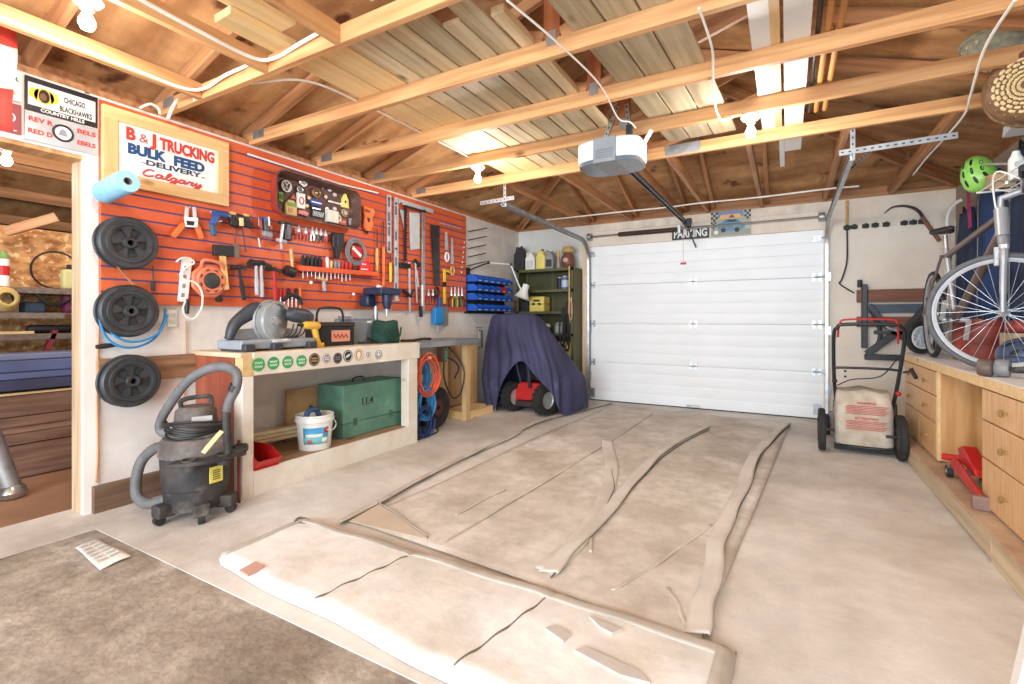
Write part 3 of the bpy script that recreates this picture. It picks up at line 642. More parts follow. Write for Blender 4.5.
# rebels plate
t = plateobj('club_plate', ya, yb + .004, 2.085, 2.24, mat('plate_silver', (206, 210, 214), .3, .3), 'silver club plate with red lettering around a round emblem', 'plate', bv=.003)
for k, z in enumerate((2.19, 2.125)):
    lettering('lettering', ('REV R', 'RED D')[k], (xx, ya + Wp_ * .2, z), RT, UP, .034, M_sr, t, bold=.0012, fit=Wp_ * .32); lettering('lettering', ('BELS', 'EBELS')[k], (xx, yb - Wp_ * .17, z), RT, UP, .034, M_sr, t, bold=.0012, fit=Wp_ * .27)
MB().ring((xx + .001, Ym + .0, 2.165), (1, 0, 0), .042, .006, 24, 6).build('emblem_ring', M_pk, t)
MB().m(0).cyl((xx, Ym, 2.165), (xx + .0012, Ym, 2.165), .036, n=20).m(1).prism([(xx + .0013, Ym - .02, 2.15), (xx + .0013, Ym + .02, 2.15), (xx + .0013, Ym + .012, 2.18), (xx + .0013, Ym, 2.187), (xx + .0013, Ym - .012, 2.18)], (.0005, 0, 0)).build('emblem', [M_pw, mat('emblem_grey', (150, 150, 156), .5)], t)
# two plates behind the flag
yc, yd = ya - .30, ya - .012
t = plateobj('number_plate', yc, yd, 2.27, 2.42, M_pw, 'white number plate with green lettering half hidden by the flag', 'plate', bv=.003)
lettering('lettering', 'ER', (xx, yd - .04, 2.375), RT, UP, .032, flat('plate_green', (36, 132, 84)), t, bold=.001, fit=.06); MB().prism([(xx, yd - .08, 2.30), (xx, yd - .02, 2.30), (xx, yd - .045, 2.345)], (.001, 0, 0)).build('picture', flat('plate_tan', (216, 190, 150)), t)
t = plateobj('number_plate', yc, yd, 2.10, 2.255, M_pmar, 'maroon number plate with a round white emblem below the flag', 'plate', bv=.003)
MB().ring((xx + .001, yd - .05, 2.18), (1, 0, 0), .024, .004, 20, 6).cyl((xx, yd - .05, 2.18), (xx + .001, yd - .05, 2.18), .012, n=14).box(xx, xx + .001, yd - .12, yd - .02, 2.112, 2.117).build('emblem', M_pw, t)
# flag hanging from the joist, seen edge on at the border of the picture
t = thing('flag', (-3.3, .9, 2.0), 'red and white flag hanging in front of the number plates', 'flag')
fy = []
gr = []
for i in range(9):
    z = 2.60 - i * .07; row = []
    for j in range(13):
        y = .46 + j * .0345 + .012 * math.sin(i * .7); row.append((-3.3 + .018 * math.sin(j * .9 + i * .25), y, z + .01 * math.sin(j * .6)))
    gr.append(row)
def flagpart(i0, i1, m, nm): MB().sheet(gr[i0:i1 + 1]).build(nm, m, t, solid=.002, ang=3)
M_fr = flat('flag_red', (214, 66, 54), .8); M_fw = flat('flag_white', (236, 228, 222), .8)
flagpart(0, 2, M_fr, 'red_band'); flagpart(2, 5, M_fw, 'white_band'); flagpart(5, 8, M_fr, 'red_band')
# ================================================================== cord reels
M_reel = mat('black_reel_plastic', (60, 61, 63), .45, 0, .2, 12, 0.05)
def reel(px, py, rpx, label, behind):
    c = ww(px, py, .12); R = .172
    t = thing('cord_reel', (WX, c.y, c.z), label, 'reel', 'black plastic reels')
    f = MB(); x0 = c.x
    prof = [(.03, 0), (.035, .01), (.05, .012), (.05, .004)]
    f.lathe([(.018, .0), (.018, .024), (.034, .026), (.038, .018), (.042, .010), (.042, .0)], (x0, c.y, c.z), (1, 0, 0), 32)
    f.build('hub', M_reel, t)
    f = MB(); f.lathe([(.098, .0), (.098, .010), (.108, .012), (.112, .020), (.128, .022), (.132, .014), (.158, .016), (.166, .010), (.172, -.004), (.168, -.012), (.150, -.006), (.098, -.004)], (x0, c.y, c.z), (1, 0, 0), 48); f.build('flange', M_reel, t)
    for k in range(5):
        f = MB()
        a0 = 2 * PI * k / 5 + .2; a1 = a0 + .60
        pts = []
        for q in range(5): a = a0 + (a1 - a0) * q / 4; pts.append((x0 + .002, c.y + .099 * math.cos(a), c.z + .099 * math.sin(a)))
        for q in range(5): a = a1 - .12 + (a0 - a1 + .24) * q / 4; pts.append((x0 + .002, c.y + .040 * math.cos(a), c.z + .040 * math.sin(a)))
        f.prism(pts, (.010, 0, 0)).build('spoke', M_reel, t)
    MB().lathe([(.172, -.004), (.168, -.012), (.06, -.010), (.055, -.05), (.165, -.052), (.172, -.06), (.160, -.066), (.02, -.066), (.02, -.01)], (x0, c.y, c.z), (1, 0, 0), 40).build('drum', M_reel, t)
    MB().lathe([(.02, -.008), (.10, -.008), (.10, -.0095), (.02, -.0095)], (x0, c.y, c.z), (1, 0, 0), 30).build('recess_shade_plate', flat('reel_recess_shade', (16, 16, 17), .8), t)  # black disc painting the shade seen between the spokes
    MB().ring((x0 - .031, c.y, c.z), (1, 0, 0), .118, .018, 30, 8).build('wound_cord', behind, t)
    MB().cyl((WX, c.y, c.z), (x0 - .05, c.y, c.z), .02, n=12).build('wall_mount', M_blackmetal, t)
    for o in kids(t): o.scale = (1, .91, .91)
    return t, c
M_bluehose = flat('blue_hose', (40, 136, 196), .45)
reel(129, 243, 31, 'topmost black plastic cord reel on the wall beside the doorway', M_rubber)
reel(130, 311, 31, 'middle black reel beside the doorway with blue hose behind it', M_bluehose)
reel(132, 381, 32, 'lowest black plastic cord reel beside the doorway', M_rubber)
c = ww(128, 318, .09)
hp_ = [ww(101, 300, .06), ww(100, 320, .07), ww(107, 338, .08), ww(122, 347, .09), ww(140, 346, .09), ww(156, 337, .08), ww(164, 320, .06), ww(165, 308, .05)]
mb = MB().tube(spline(hp_), .007, 7)
mb.tube(spline([p + V((.02, .012, .035)) for p in hp_[1:7]]), .007, 7)
one(mb, 'blue_air_hose', M_bluehose, 'loose loops of blue air hose hanging under the middle reel', 'hose', base=hp_[3])
one(MB().tube([ww(96, 347, .05), ww(104, 346, .05), ww(116, 345, .06)], [.012, .016, .01], 10), 'air_gun', M_black, 'black air nozzle hanging under the middle reel', 'nozzle')
one(MB().tube(spline([ww(100, 300, .02), ww(98, 350, .02), ww(97, 400, .02), ww(98, 450, .02), ww(96, 483, .02)]), .006, 6), 'drop_cable', flat('orange_cord_rubber', (220, 150, 100)), 'thin orange cord running down the wall to the floor by the doorway', 'cord')
MB
one(MB().tube(spline([wp(113, 260, .05), wp(122, 272, .04), wp(134, 285, .05)]), .007, 6), 'brown_cable', flat('brown_cord_rubber', (170, 110, 72)), 'short brown cord hanging between the top and middle reels', 'cord')
one(MB().tube([wp(153, 266, .015), wp(153, 282, .02)], .004, 6).tube([wp(153, 281, .02), wp(153, 291, .02)], [.014, .011], 8), 'extension_socket', M_black, 'black extension cord socket hanging beside the middle reel', 'socket')
# outlet and conduit line
y0, y1 = ww(166, 310).y, ww(176, 310).y; z0, z1 = ww(170, 327).z, ww(170, 310).z
t = thing('wall_outlet', (WX, (y0 + y1) / 2, z0), 'white electrical outlet on the wall below the slatwall', 'outlet'); MB().box(WX, WX + .02, y0, y1, z0, z1).build('box', M_whitep, t, bevel=.004)
for k in (.3, .7):
    zz = z0 + (z1 - z0) * k; MB().box(WX + .02, WX + .023, (y0 + y1) / 2 - .016, (y0 + y1) / 2 + .016, zz - .013, zz + .013).build('receptacle', flat('receptacle_ivory', (222, 216, 204)), t, bevel=.003)
one(MB().tube([ww(186, 321, .02), ww(186, 352, .02), ww(184, 396, .02), ww(178, 412, .02)], .005, 6), 'wall_cable', flat('tan_cable', (216, 168, 130)), 'thin tan cable running down the wall from the power strip', 'cable')
# ================================================================== the side room seen through the doorway
BX = -5.3
struct(MB().box(BX - .1, BX, -.6, 4.2, 0, 1.86), 'wall_side', M_osb)
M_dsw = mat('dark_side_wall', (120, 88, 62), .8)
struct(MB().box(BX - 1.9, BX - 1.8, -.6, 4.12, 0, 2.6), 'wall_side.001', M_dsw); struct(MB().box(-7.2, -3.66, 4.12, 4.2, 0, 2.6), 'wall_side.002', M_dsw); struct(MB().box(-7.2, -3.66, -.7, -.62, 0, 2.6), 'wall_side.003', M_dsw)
struct(MB().box(-7.2, -3.62, -.7, 4.2, 2.56, 2.60), 'ceiling.003', M_ply)
struct(MB().prism([(-5.45, -.6, 2.50), (-5.45, 4.1, 2.50), (-7.15, 4.1, 1.86), (-7.15, -.6, 1.86)], (0, 0, .02)), 'ceiling.004', M_ply)
for i, x in enumerate((-6.0, -6.45, -6.9)): tag(beam('roof_purlin', (x, -.6, 2.50 + (x + 5.45) * .376 - .05), (x, 4.1, 2.50 + (x + 5.45) * .376 - .05), .045, .09, M_firdark), ['upper purlin under the sloping side room roof', 'middle purlin under the sloping side room roof', 'lowest purlin under the sloping side room roof, over the strand board'][i], 'purlin', 'purlins in the side room')
nm = ['nearest the doorway header', 'second from the doorway header', 'third from the doorway header', 'fourth from the doorway header', 'fifth from the doorway header', 'furthest']
for i, x in enumerate([-3.95, -4.35, -4.8, -5.25, -5.55]):
    tag(beam('side_room_joist', (x, -.6, 2.44 - .02), (x, 4.1, 2.44 - .02), .045, .14, M_fir if i < 3 else M_firdark), 'ceiling joist in the side room, ' + nm[i], 'joist', 'joists in the side room')
tag(beam('brace', onx(5, 232, -5.15), onx(57, 217, -5.0), .04, .07, M_firdark), 'sloping wood brace under the side room joists', 'brace')
# shelves on the back wall of the side room
M_shelf = wood('grey_brown_shelf', (128, 112, 100), (96, 82, 72), axis=1)
SXF = -4.95
def bz(px, py, x): return onx(px, py, x).z
for i, (py, lb) in enumerate([(288, 'topmost shelf in the side room, below the strand board'), (313, 'middle shelf in the side room, under the coiled hose'), (334, 'lowest shelf in the side room, above the blue panels')]):
    z = bz(40, py, SXF); tag(beam('wall_shelf', (SXF - .17, .2, z - .02), (SXF - .17, 3.4, z - .02), .34, .045, MATS['grey_brown_shelf']), 'long grey-brown ' + lb, 'shelf', 'long shelves in the side room')
# things on the shelves
z = bz(40, 284, SXF) + .004
def on_shelf(py): return bz(40, py, SXF) + .003
zt = on_shelf(288) 
P = onx(70, 270, -5.05)
t = thing('oil_jug', (-5.06, P.y, zt), 'pale yellow jug on the top shelf by the doorway post', 'jug'); 
MB().box(-5.10, -5.02, P.y - .05, P.y + .06, zt, zt + .16).build('body', flat('pale_yellow_plastic', (214, 206, 140)), t, bevel=.015); MB().cyl((-5.06, P.y, zt + .155), (-5.06, P.y, zt + .20), .02, n=10).build('cap', M_black, t)
c = onx(67, 266, -5.12); one(MB().ring((-5.15, c.y - .06, zt + .155), (1, 0, 0), .15, .008, 30, 6), 'wire_hoop', M_black, 'black wire hoop leaning on the strand board behind the yellow jug', 'hoop')
c = onx(3, 250, -5.0)
t = thing('spray_can', (-5.0, c.y, zt), 'white and red spray can at the border of the top shelf', 'can'); MB().cyl((-5.0, c.y, zt), (-5.0, c.y, zt + .2), .035, n=16).build('can', M_whitep, t); MB().lathe([(.0355, .08), (.0355, .15)], (-5, c.y, zt), n=16).build('label', M_red, t); MB().lathe([(.034, .2), (.03, .23), (.015, .26)], (-5, c.y, zt), n=14).build('cap', flat('can_cap_green', (120, 150, 80)), t)
zt = on_shelf(313)
c = onx(3, 308, -4.95); co = [V((-4.98, c.y + .09 * math.cos(a) * (1 - a / 60), zt + .10 + .09 * math.sin(a) * (1 - a / 60))) for a in [i * .3 for i in range(100)]]
one(MB().tube([p + V((.0012 * i, 0, 0)) for i, p in enumerate(co)], .011, 6), 'coiled_rope', flat('yellow_rope', (214, 184, 112), .8), 'coil of yellow rope on the middle shelf of the side room', 'rope')
c = onx(42, 306, -5.0)
one(MB().box(-5.12, -4.99, c.y - .1, c.y + .02, zt, zt + .08), 'blue_case', flat('dark_blue_case', (44, 62, 84)), 'dark blue case behind the bent bracket on the middle shelf', 'case', bevel=.01)
one(MB().tube(spline([onx(12, 293, -4.97), onx(17, 302, -4.96), onx(33, 293, -4.97), onx(48, 304, -4.96), onx(60, 304, -4.97), onx(72, 298, -4.97)]), .012, 6), 'bent_bracket', M_blackmetal, 'bent black metal bracket lying on the middle shelf of the side room', 'bracket')
c = onx(69, 300, -5.0); one(MB().box(-5.1, -4.98, c.y - .03, c.y + .08, zt, zt + .14), 'magenta_pouch', flat('dark_magenta_cloth', (110, 40, 70), .8), 'dark magenta pouch on the middle shelf by the doorway post', 'pouch', bevel=.02)
zt = on_shelf(334)
a, b = onx(27, 325, -5.05), onx(70, 322, -5.05); one(MB().tube([(-5.05, a.y, zt + .034), (-5.05, a.y + .02, zt + .034), (-5.05, b.y, zt + .034)], [.026, .034, .030], 12), 'black_roller', M_black, 'black padded tube lying on the lowest shelf of the side room', 'tube')
a = onx(10, 330, -5.0); one(MB().box(-5.1, -4.95, a.y - .3, a.y + .12, zt, zt + .02), 'board_offcut', M_pale, 'thin board offcut on the lowest shelf of the side room', 'offcut')
# panels and boards stacked on edge below
z0 = .0; 
M_bluep = [mat('blue_film_panel', (104, 116, 158), .45, 0, .1, 3, 0, (1, .2, 1)), mat('blue_grey_panel', (134, 142, 176), .45, 0, .1, 3, 0, (1, .2, 1)), mat('dark_blue_panel', (72, 76, 104), .5, 0, .1, 3, 0, (1, .2, 1))]
M_wal = wood('walnut_siding', (150, 116, 96), (110, 78, 62), grain=14)
ys0, ys1 = .3, 3.0
ztop = bz(40, 353, -4.72)
lab = ['topmost pale blue panel of the stack in the side room', 'second blue panel of the stack in the side room', 'third blue panel of the stack in the side room', 'dark panel under the blue ones in the side room']
zs = [bz(40, q, -4.72) for q in (353, 359, 371, 378, 389)]
for i in range(4):
    tag(beam('blue_sheet', (-4.86 - .0 * i, ys0, (zs[i] + zs[i + 1]) / 2), (-4.86, ys1, (zs[i] + zs[i + 1]) / 2), .28, (zs[i] - zs[i + 1]) * .94, [M_bluep[1], M_bluep[0], M_bluep[0], M_bluep[2]][i], bevel=.006), lab[i], 'panel', 'blue panels in the side room')
zz = [bz(40, q, -4.72) for q in (391, 414, 424, 430, 441)] + [0.0]
tag(beam('batten', (-4.86, ys0, zz[0] - .008), (-4.86, ys1, zz[0] - .008), .26, .016, M_pale), 'thin pale batten between the blue panels and the brown boards', 'batten')
for i in range(5):
    a, b = zz[i] - (.018 if i == 0 else 0), zz[i + 1]
    tag(beam('stacked_board', (-4.86, ys0, (a + b) / 2), (-4.86, ys1, (a + b) / 2), .3 - .0 * i, (a - b) * .95, M_wal, bevel=.004), ['wide brown board directly under the pale batten in the side room', 'second brown board under the pale batten in the side room', 'third brown board under the pale batten in the side room', 'fourth brown board under the pale batten in the side room', 'brown board on the floor of the side room, lowest of the stack'][i], 'board', 'brown boards in the side room')
c = onx(52, 345, -4.98)
one(MB().prism([(-5.0, c.y - .05, zs[0] + .004), (-5.0, c.y - .02, zs[0] + .004), (-5.0, c.y + .03, zs[0] + .16), (-5.0, c.y, zs[0] + .16)], (.05, 0, 0)), 'red_bracket', flat('dark_red_steel', (136, 40, 46)), 'dark red steel bracket standing on the blue panels', 'bracket')
# galvanised post leaning just inside the side room
f = onz(12, 490, .05)
t = thing('steel_post', (f.x, f.y, 0), 'galvanised steel post with a ball foot leaning in the doorway', 'post')
MB().cyl((f.x, f.y, .05), (f.x - .12, f.y - .27, 1.2), .052, n=18).build('tube', M_galv, t)
MB().lathe([(.02, 0.0), (.06, .008), (.075, .04), (.06, .075), (.05, .085)], (f.x, f.y, 0), n=18).build('foot', M_steel, t)
lamp('side_room_light', 'POINT', (-4.6, 2.4, 2.1), 14, WARM, .1)
# ================================================================== hand tools hanging on the slatwall
M_orange = flat('orange_plastic', (232, 116, 56), .45); M_ora2 = flat('reel_orange', (226, 128, 92), .5)
M_hick = wood('hickory_handle', (224, 180, 116), (198, 148, 84), kn=.0); M_grip = flat('black_grip', (30, 30, 32), .6)
M_bluet = flat('tool_blue', (44, 84, 148), .4); M_redt = flat('tool_red', (194, 44, 44), .4); M_grey = flat('tool_grey', (140, 142, 144), .45); M_yel = flat('tool_yellow', (236, 196, 60), .45)
M_dk = mat('dark_tool_steel', (84, 84, 88), .4, .7, .2, 12); M_lt = mat('light_tool_steel', (206, 208, 210), .38, .35, .08, 12)
def tthing(name, px, py, label, cat, group=None): return thing(name, wp(px, py, .0), label, cat, group)
def stroke(mb, a, b, w, h=None, d=.03, d2=None):
    """A bar on the wall between two measured points; w across, h off the wall."""
    return mb.bar(wp(*a, d), wp(*b, d if d2 is None else d2), w, h or w * .6, OUT)
def rod(mb, a, b, r, d=.03, n=8, r1=None): return mb.cyl(wp(*a, d), wp(*b, d), r, r1, n)
def bl(a, b, w, h, d, name, m, t, bevel=.002): return stroke(MB(), a, b, w, h, d).build(name, m, t, bevel=bevel)
def poly(mb, pts, th, d): return mb.prism([wp(x, y, d) for x, y in pts], (th, 0, 0))
def peg(t, px, py, l=.06): MB().cyl(wp(px, py, .0), wp(px, py, l), .004, n=6).build('peg', M_lt, t)
# orange spring clamp
t = tthing('spring_clamp', 190, 222, 'large spring clamp with orange handles below the trucking sign', 'clamp')
for s, a, b, c, d in ((-1, (187, 207), (186, 220), (184, 224), (172.5, 237)), (1, (194, 207), (195, 220), (196, 224), (202, 239))):
    bl(a, b, .022, .012, .03, 'jaw', M_lt, t); bl(c, d, .034, .026, .03, 'handle', M_orange, t, .006)
poly(MB(), [(183.5, 217), (197, 218), (196.5, 228), (185, 227)], .02, .035).build('pivot_plate', M_whitep, t, bevel=.004)
poly(MB(), [(186, 220.5), (194.5, 221.5), (193.5, 225.5), (187, 225)], .002, .0555).build('emblem', M_black, t); peg(t, 190, 207)
# blue air tool
t = tthing('spray_gun', 218, 224, 'blue hand spray gun with nozzle hanging right of the orange clamp', 'spray gun')
rod(MB(), (213, 213), (227, 215.5), .022, .06, 12).build('barrel', M_bluet, t); rod(MB(), (226, 215), (230, 216), .01, .06).build('nozzle', M_lt, t)
bl((217, 215), (212, 225), .04, .035, .06, 'body', M_bluet, t, .008); bl((212, 224), (214, 236), .034, .03, .06, 'grip', mat('teal_grip', (50, 100, 130), .6), t, .01); bl((216, 222), (222, 221), .008, .01, .06, 'trigger', M_lt, t); peg(t, 211, 212)
# bar clamps
t = tthing('bar_clamp', 240, 220, 'black pistol-grip bar clamp with pale pads beside the spray gun', 'clamp')
bl((228, 217), (249, 219), .05, .03, .05, 'clamp_head', M_black, t, .01); bl((230, 221), (239, 225), .06, .035, .055, 'grip', M_grip, t, .012); bl((240, 222), (252, 226), .05, .03, .05, 'trigger', M_grip, t, .01)
bl((230, 213), (235, 214), .02, .03, .05, 'pad', M_hick, t); bl((243, 215), (248, 216), .02, .03, .05, 'pad', M_hick, t); bl((241, 218), (241.5, 226), .026, .02, .075, 'lock_plate', M_pale, t)
bl((237, 224), (235, 243), .008, .004, .03, 'bar', M_dk, t); bl((241.5, 224), (246, 252), .01, .004, .04, 'bar', M_dk, t)
# hatchet
t = tthing('hatchet', 226, 255, 'hatchet with black head cover and pale handle behind the orange reel', 'hatchet')
bl((213, 250), (233, 251.5), .075, .03, .05, 'head', M_black, t, .004); poly(MB(), [(231, 245), (238, 243.5), (238.5, 257.5), (232, 257)], .012, .045).build('blade', mat('rusty_grey_steel', (128, 120, 106), .6, .4), t)
bl((222, 252), (226, 290), .042, .022, .05, 'handle', M_hick, t, .005)
# grey tool and grinder
t = tthing('rotary_tool', 265, 228, 'grey and blue corded rotary tool with a white label on the slatwall', 'power tool')
bl((265, 219), (266.5, 232), .04, .04, .05, 'body', M_dk, t, .01); bl((267.5, 217), (268, 226), .010, .042, .055, 'label', M_whitep, t); bl((264, 217), (264.5, 222), .02, .045, .05, 'band', M_bluet, t, .003)
bl((263, 233), (272, 236), .045, .04, .05, 'gear_case', M_grey, t, .01); rod(MB(), (258.5, 218), (259, 226), .004, .04).build('rod', M_lt, t); rod(MB(), (258.5, 238), (260, 247), .005, .04).build('side_rod', M_whitep, t)
t = tthing('angle_grinder', 285, 232, 'dark angle grinder with silver trigger lever hanging next to the grey tool', 'power tool')
bl((287, 223), (287, 241), .06, .05, .05, 'body', M_dk, t, .014); bl((283, 224), (280.5, 243), .018, .02, .075, 'lever', M_lt, t, .004); rod(MB(), (277, 239.5), (286, 242), .014, .06, 10).build('spindle', M_lt, t); rod(MB(), (281, 242), (281.5, 249), .008, .06).build('side_handle', M_lt, t); bl((279, 222), (293, 224), .02, .03, .04, 'holder', M_black, t)
# pliers on hooks
def pliers(px, py, ht, mgrip, label, group='pliers on the slatwall', lean=0.0, d=.035):
    t = tthing('pliers', px, py, label, 'pliers', group); k = ht / 13.0
    rod(MB(), (px, py - ht * .5), (px + lean, py - ht * .14), .005, d, 8, .013).build('jaws', M_lt, t)
    MB().cyl(wp(px + lean, py - ht * .1, d - .008), wp(px + lean, py - ht * .1, d + .010), .013, n=10).build('pivot', M_lt, t)
    for s in (-1, 1):
        MB().tube([wp(px + lean + s * .4 * k, py - ht * .05, d), wp(px + lean + s * 1.7 * k, py + ht * .15, d), wp(px + lean + s * 1.5 * k, py + ht * .5, d)], [.006, .0085, .007], 7).build('handle', mgrip, t)
    return t
pliers(299, 232, 13, M_redt, 'red-handled pliers at the near end of the small pliers row')
pliers(306, 233.5, 12, M_redt, 'second red-handled pliers of the row under the badge tray')
pliers(312.5, 234, 14, M_lt, 'bare steel pliers next to the red-handled ones'); pliers(316.5, 234.5, 13, M_dk, 'dark steel pliers in the middle of the row under the badge tray')
pliers(321, 235.5, 13, M_black, 'black-handled pliers right of the steel pair'); pliers(325.5, 236, 11, M_redt, 'small red pliers beside the black tool holster')
t = tthing('tool_holster', 335, 243, 'black leather tool holster hanging right of the pliers row', 'holster')
poly(MB(), [(330, 233), (341, 234), (341, 244), (338, 251), (336, 259), (333, 259), (332.5, 250), (330, 243)], .05, .012).build('pouch', M_grip, t, bevel=.01); bl((333, 236), (333.5, 247), .012, .012, .065, 'strap', M_dk, t); bl((337.5, 236), (337.5, 246), .012, .012, .065, 'strap', M_dk, t)
# orange cord reel and its white power strip
c = wp(208, 281, .02)
t = tthing('orange_cord_reel', 208, 281, 'orange plastic cord reel with a black round centre on the slatwall', 'cord reel')
hexr = [(.118 * r * math.cos(a), .118 * r * math.sin(a)) for a, r in [(PI / 8 + PI / 4 * i, 1.06) for i in range(8)]]
MB().prism([(c.x, c.y + a, c.z + b) for a, b in hexr], (.03, 0, 0)).build('case', M_ora2, t, bevel=.012)
MB().lathe([(.055, .03), (.055, .05), (.088, .05), (.095, .044), (.095, .028)], (c.x, c.y, c.z), (1, 0, 0), 36).build('face_ring', M_ora2, t)
for k in range(8):
    a = PI / 4 * k + .39; p = c + V((.0505, .075 * math.cos(a), .075 * math.sin(a))); MB().obox(p, V((.001, 0, 0)), V((0, .012 * -math.sin(a), .012 * math.cos(a))), V((0, .006 * math.cos(a), .006 * math.sin(a)))).build('socket_slot', flat('slot_dark_red', (130, 48, 36)), t)
MB().lathe([(.001, .066), (.03, .065), (.052, .056), (.056, .04)], (c.x, c.y, c.z), (1, 0, 0), 28).build('centre_knob', mat('knob_charcoal', (62, 60, 60), .5, 0, .2, 30), t)
MB().tube(spline([c + V((.03, -.06, .09)), c + V((.05, -.05, .135)), c + V((.05, .05, .125)), c + V((.03, .09, .08))]), .012, 8).build('carry_handle', M_ora2, t)
MB().cyl(c + V((.02, .055, -.125)), c + V((.05, .055, -.125)), .02, n=12).build('foot_knob', M_black, t)
t = tthing('power_strip', 186, 278, 'white power strip hanging beside the orange cord reel', 'power strip')
bl((187, 258), (182.5, 302), .055, .035, .02, 'strip_body', M_whitep, t, .006)
for k in range(4): bl((186 - k, 266 + k * 9), (185.6 - k, 270 + k * 9), .02, .002, .0385, 'outlet', flat('outlet_grey', (150, 146, 140)), t, .0)
t = tthing('white_extension_cord', 192, 300, 'white extension cord with a black plug hooked over the power strip', 'extension cord')
MB().tube(spline([wp(176, 262, .05), wp(182, 258, .06), wp(190, 258.5, .06), wp(194, 263, .05), wp(186, 268, .06), wp(180, 275, .06), wp(186, 280, .07), wp(196, 283, .08), wp(202, 293, .08), wp(202, 306, .07), wp(197, 316, .06), wp(191, 319, .05), wp(185, 315, .05), wp(183, 308, .05), wp(187, 299, .05)]), .006, 7).build('cord', M_cable, t)
MB().tube([wp(187.5, 299, .05), wp(187, 305, .05), wp(187, 314, .05)], [.010, .017, .012], 10).build('plug', M_black, t)
# hammers
def hammer(a, b, hw, mh, label, hd=.05, mhead=None, d=.05, r=.014, claw=True):
    t = thing('hammer', wp(*a, 0), label, 'hammer', 'hammers on the slatwall'); mhead = mhead or M_dk
    pa, pb = wp(*a, d), wp(*b, d); ax = (pb - pa).normalized(); sd = OUT.cross(ax).normalized()
    MB().tube([pa, pa.lerp(pb, .4), pa.lerp(pb, .6), pb], [r * .8, r * .8, r * 1.15, r], 8).build('handle', mh, t)
    h = MB(); h.tube([pa - sd * hw, pa - sd * hw * .75, pa - sd * hw * .7, pa - sd * hw * .2, pa + sd * hw * .25], [hd * .42, hd * .42, hd * .28, hd * .34, hd * .34], 10)
    if claw: h.bar(pa + sd * hw * .2, pa + sd * hw - ax * -.02, .022, .012, OUT)
    else: h.tube([pa + sd * hw * .25, pa + sd * hw * .7, pa + sd * hw], [hd * .3, hd * .4, hd * .4], 10)
    h.build('head', mhead, t); return t
hammer((239, 267), (244, 300), .055, M_grip, 'black-handled claw hammer right of the orange cord reel')
hammer((256, 264), (257, 295), .06, M_lt, 'steel-handled hammer, left one of the pair over the mitre saw')
hammer((261, 263), (262, 297), .085, M_lt, 'large steel-handled hammer, right one of the pair over the mitre saw', .06)
hammer((274, 269), (275.5, 300), .06, M_redt, 'red-handled hammer beside the black mallet')
t = tthing('rubber_mallet', 289, 262, 'black rubber mallet hung head down, with a pale wooden handle', 'mallet')
rod(MB(), (291, 249), (292.5, 268), .014, .05, 10, .011).build('handle', M_hick, t); rod(MB(), (286, 270), (293.5, 273), .042, .05, 16).build('head', M_black, t)
# orange tool shelf with screwdrivers standing in it
t = tthing('tool_rail', 335, 272, 'orange slotted tool rail holding screwdrivers and pliers', 'tool rail')
mb = MB().prism([wp(294, 266, 0), wp(372, 272.5, 0), wp(372, 276.5, 0), wp(294, 271, 0)], (.09, 0, 0)); mb.build('rail', mat('rail_orange', (232, 96, 52), .45), t)
seq = [(303, 'k'), (307.5, 'k'), (311.5, 'd'), (315.5, 'k'), (319.5, 'k'), (323, 'r'), (327, 'w'), (331, 'o'), (335, 'g'), (338.5, 'g'), (342, 'r'), (346, 'r'), (350, 'r')]
cm = dict(k=(M_grip, 'black'), d=(M_dk, 'dark steel'), r=(M_redt, 'red'), w=(M_whitep, 'white'), o=(M_hick, 'wooden'), g=(M_grey, 'grey'))
cnt = {}
nth2 = ['first', 'second', 'third', 'fourth', 'fifth', 'sixth']
for x, c_ in seq:
    cnt[c_] = cnt.get(c_, 0) + 1; y = 266.5 + (x - 294) * 6.5 / 78
    lab = '%s %s-handled screwdriver in the orange tool rail, from its near end' % (nth2[cnt[c_] - 1], cm[c_][1])
    t = tthing('screwdriver', x, y, lab, 'screwdriver', 'screwdrivers in the orange rail'); h = 12 if c_ in 'kdw' else 9
    MB().tube([wp(x, y - h, .045), wp(x, y - h * .7, .045), wp(x, y - 2, .045), wp(x, y - .5, .045)], [.010, .017, .015, .008], 8).build('handle', cm[c_][0], t)
    MB().cyl(wp(x, y - 1, .045), wp(x, y + 11 - (x % 3), .045), .0045, n=6).build('shaft', M_lt, t)
# small red and black screwdrivers in the holder behind the saw
nm3 = ['near end', 'second from the near end', 'third from the near end', 'fourth from the near end', 'second from the far end', 'far end']
for i in range(6):
    x = 280.5 + i * 3.9; y = 296
    t = tthing('screwdriver', x, y, 'small screwdriver at the %s of the row above the battery charger' % nm3[i] if i not in (0, 5) else 'small screwdriver at the %s of the row above the battery charger' % nm3[i], 'screwdriver', 'small screwdrivers over the bench')
    MB().tube([wp(x, 294, .0), wp(x, 294, .045)], .006, 6).build('clip', M_black, t); MB().tube([wp(x, 288, .04), wp(x, 291, .04), wp(x, 297, .04)], [.008, .013, .011], 8).build('handle', [M_redt, M_redt, M_grip, M_redt, M_grip, M_orange][i], t); MB().cyl(wp(x, 297, .04), wp(x, 306 + i * .4, .04), .0045, n=6).build('shaft', M_lt, t)
t = tthing('hook_bar', 322, 283, 'cream and steel T-shaped hook bar under the orange tool rail', 'hook'); bl((317, 277.5), (326, 280.5), .028, .03, .03, 'head', M_hick, t, .005); bl((323.5, 280), (324.5, 291), .022, .02, .03, 'shank', M_lt, t)
for px, py, lb in ((311, 282.5, 'white peg knob under the near half of the orange tool rail'), (353.5, 294, 'white peg knob on the slatwall over the grey charger')): one(MB().tube([wp(px, py, 0), wp(px, py, .03), wp(px, py, .045)], [.006, .008, .013], 8), 'peg_knob', M_whitep, lb, 'peg', 'white peg knobs')
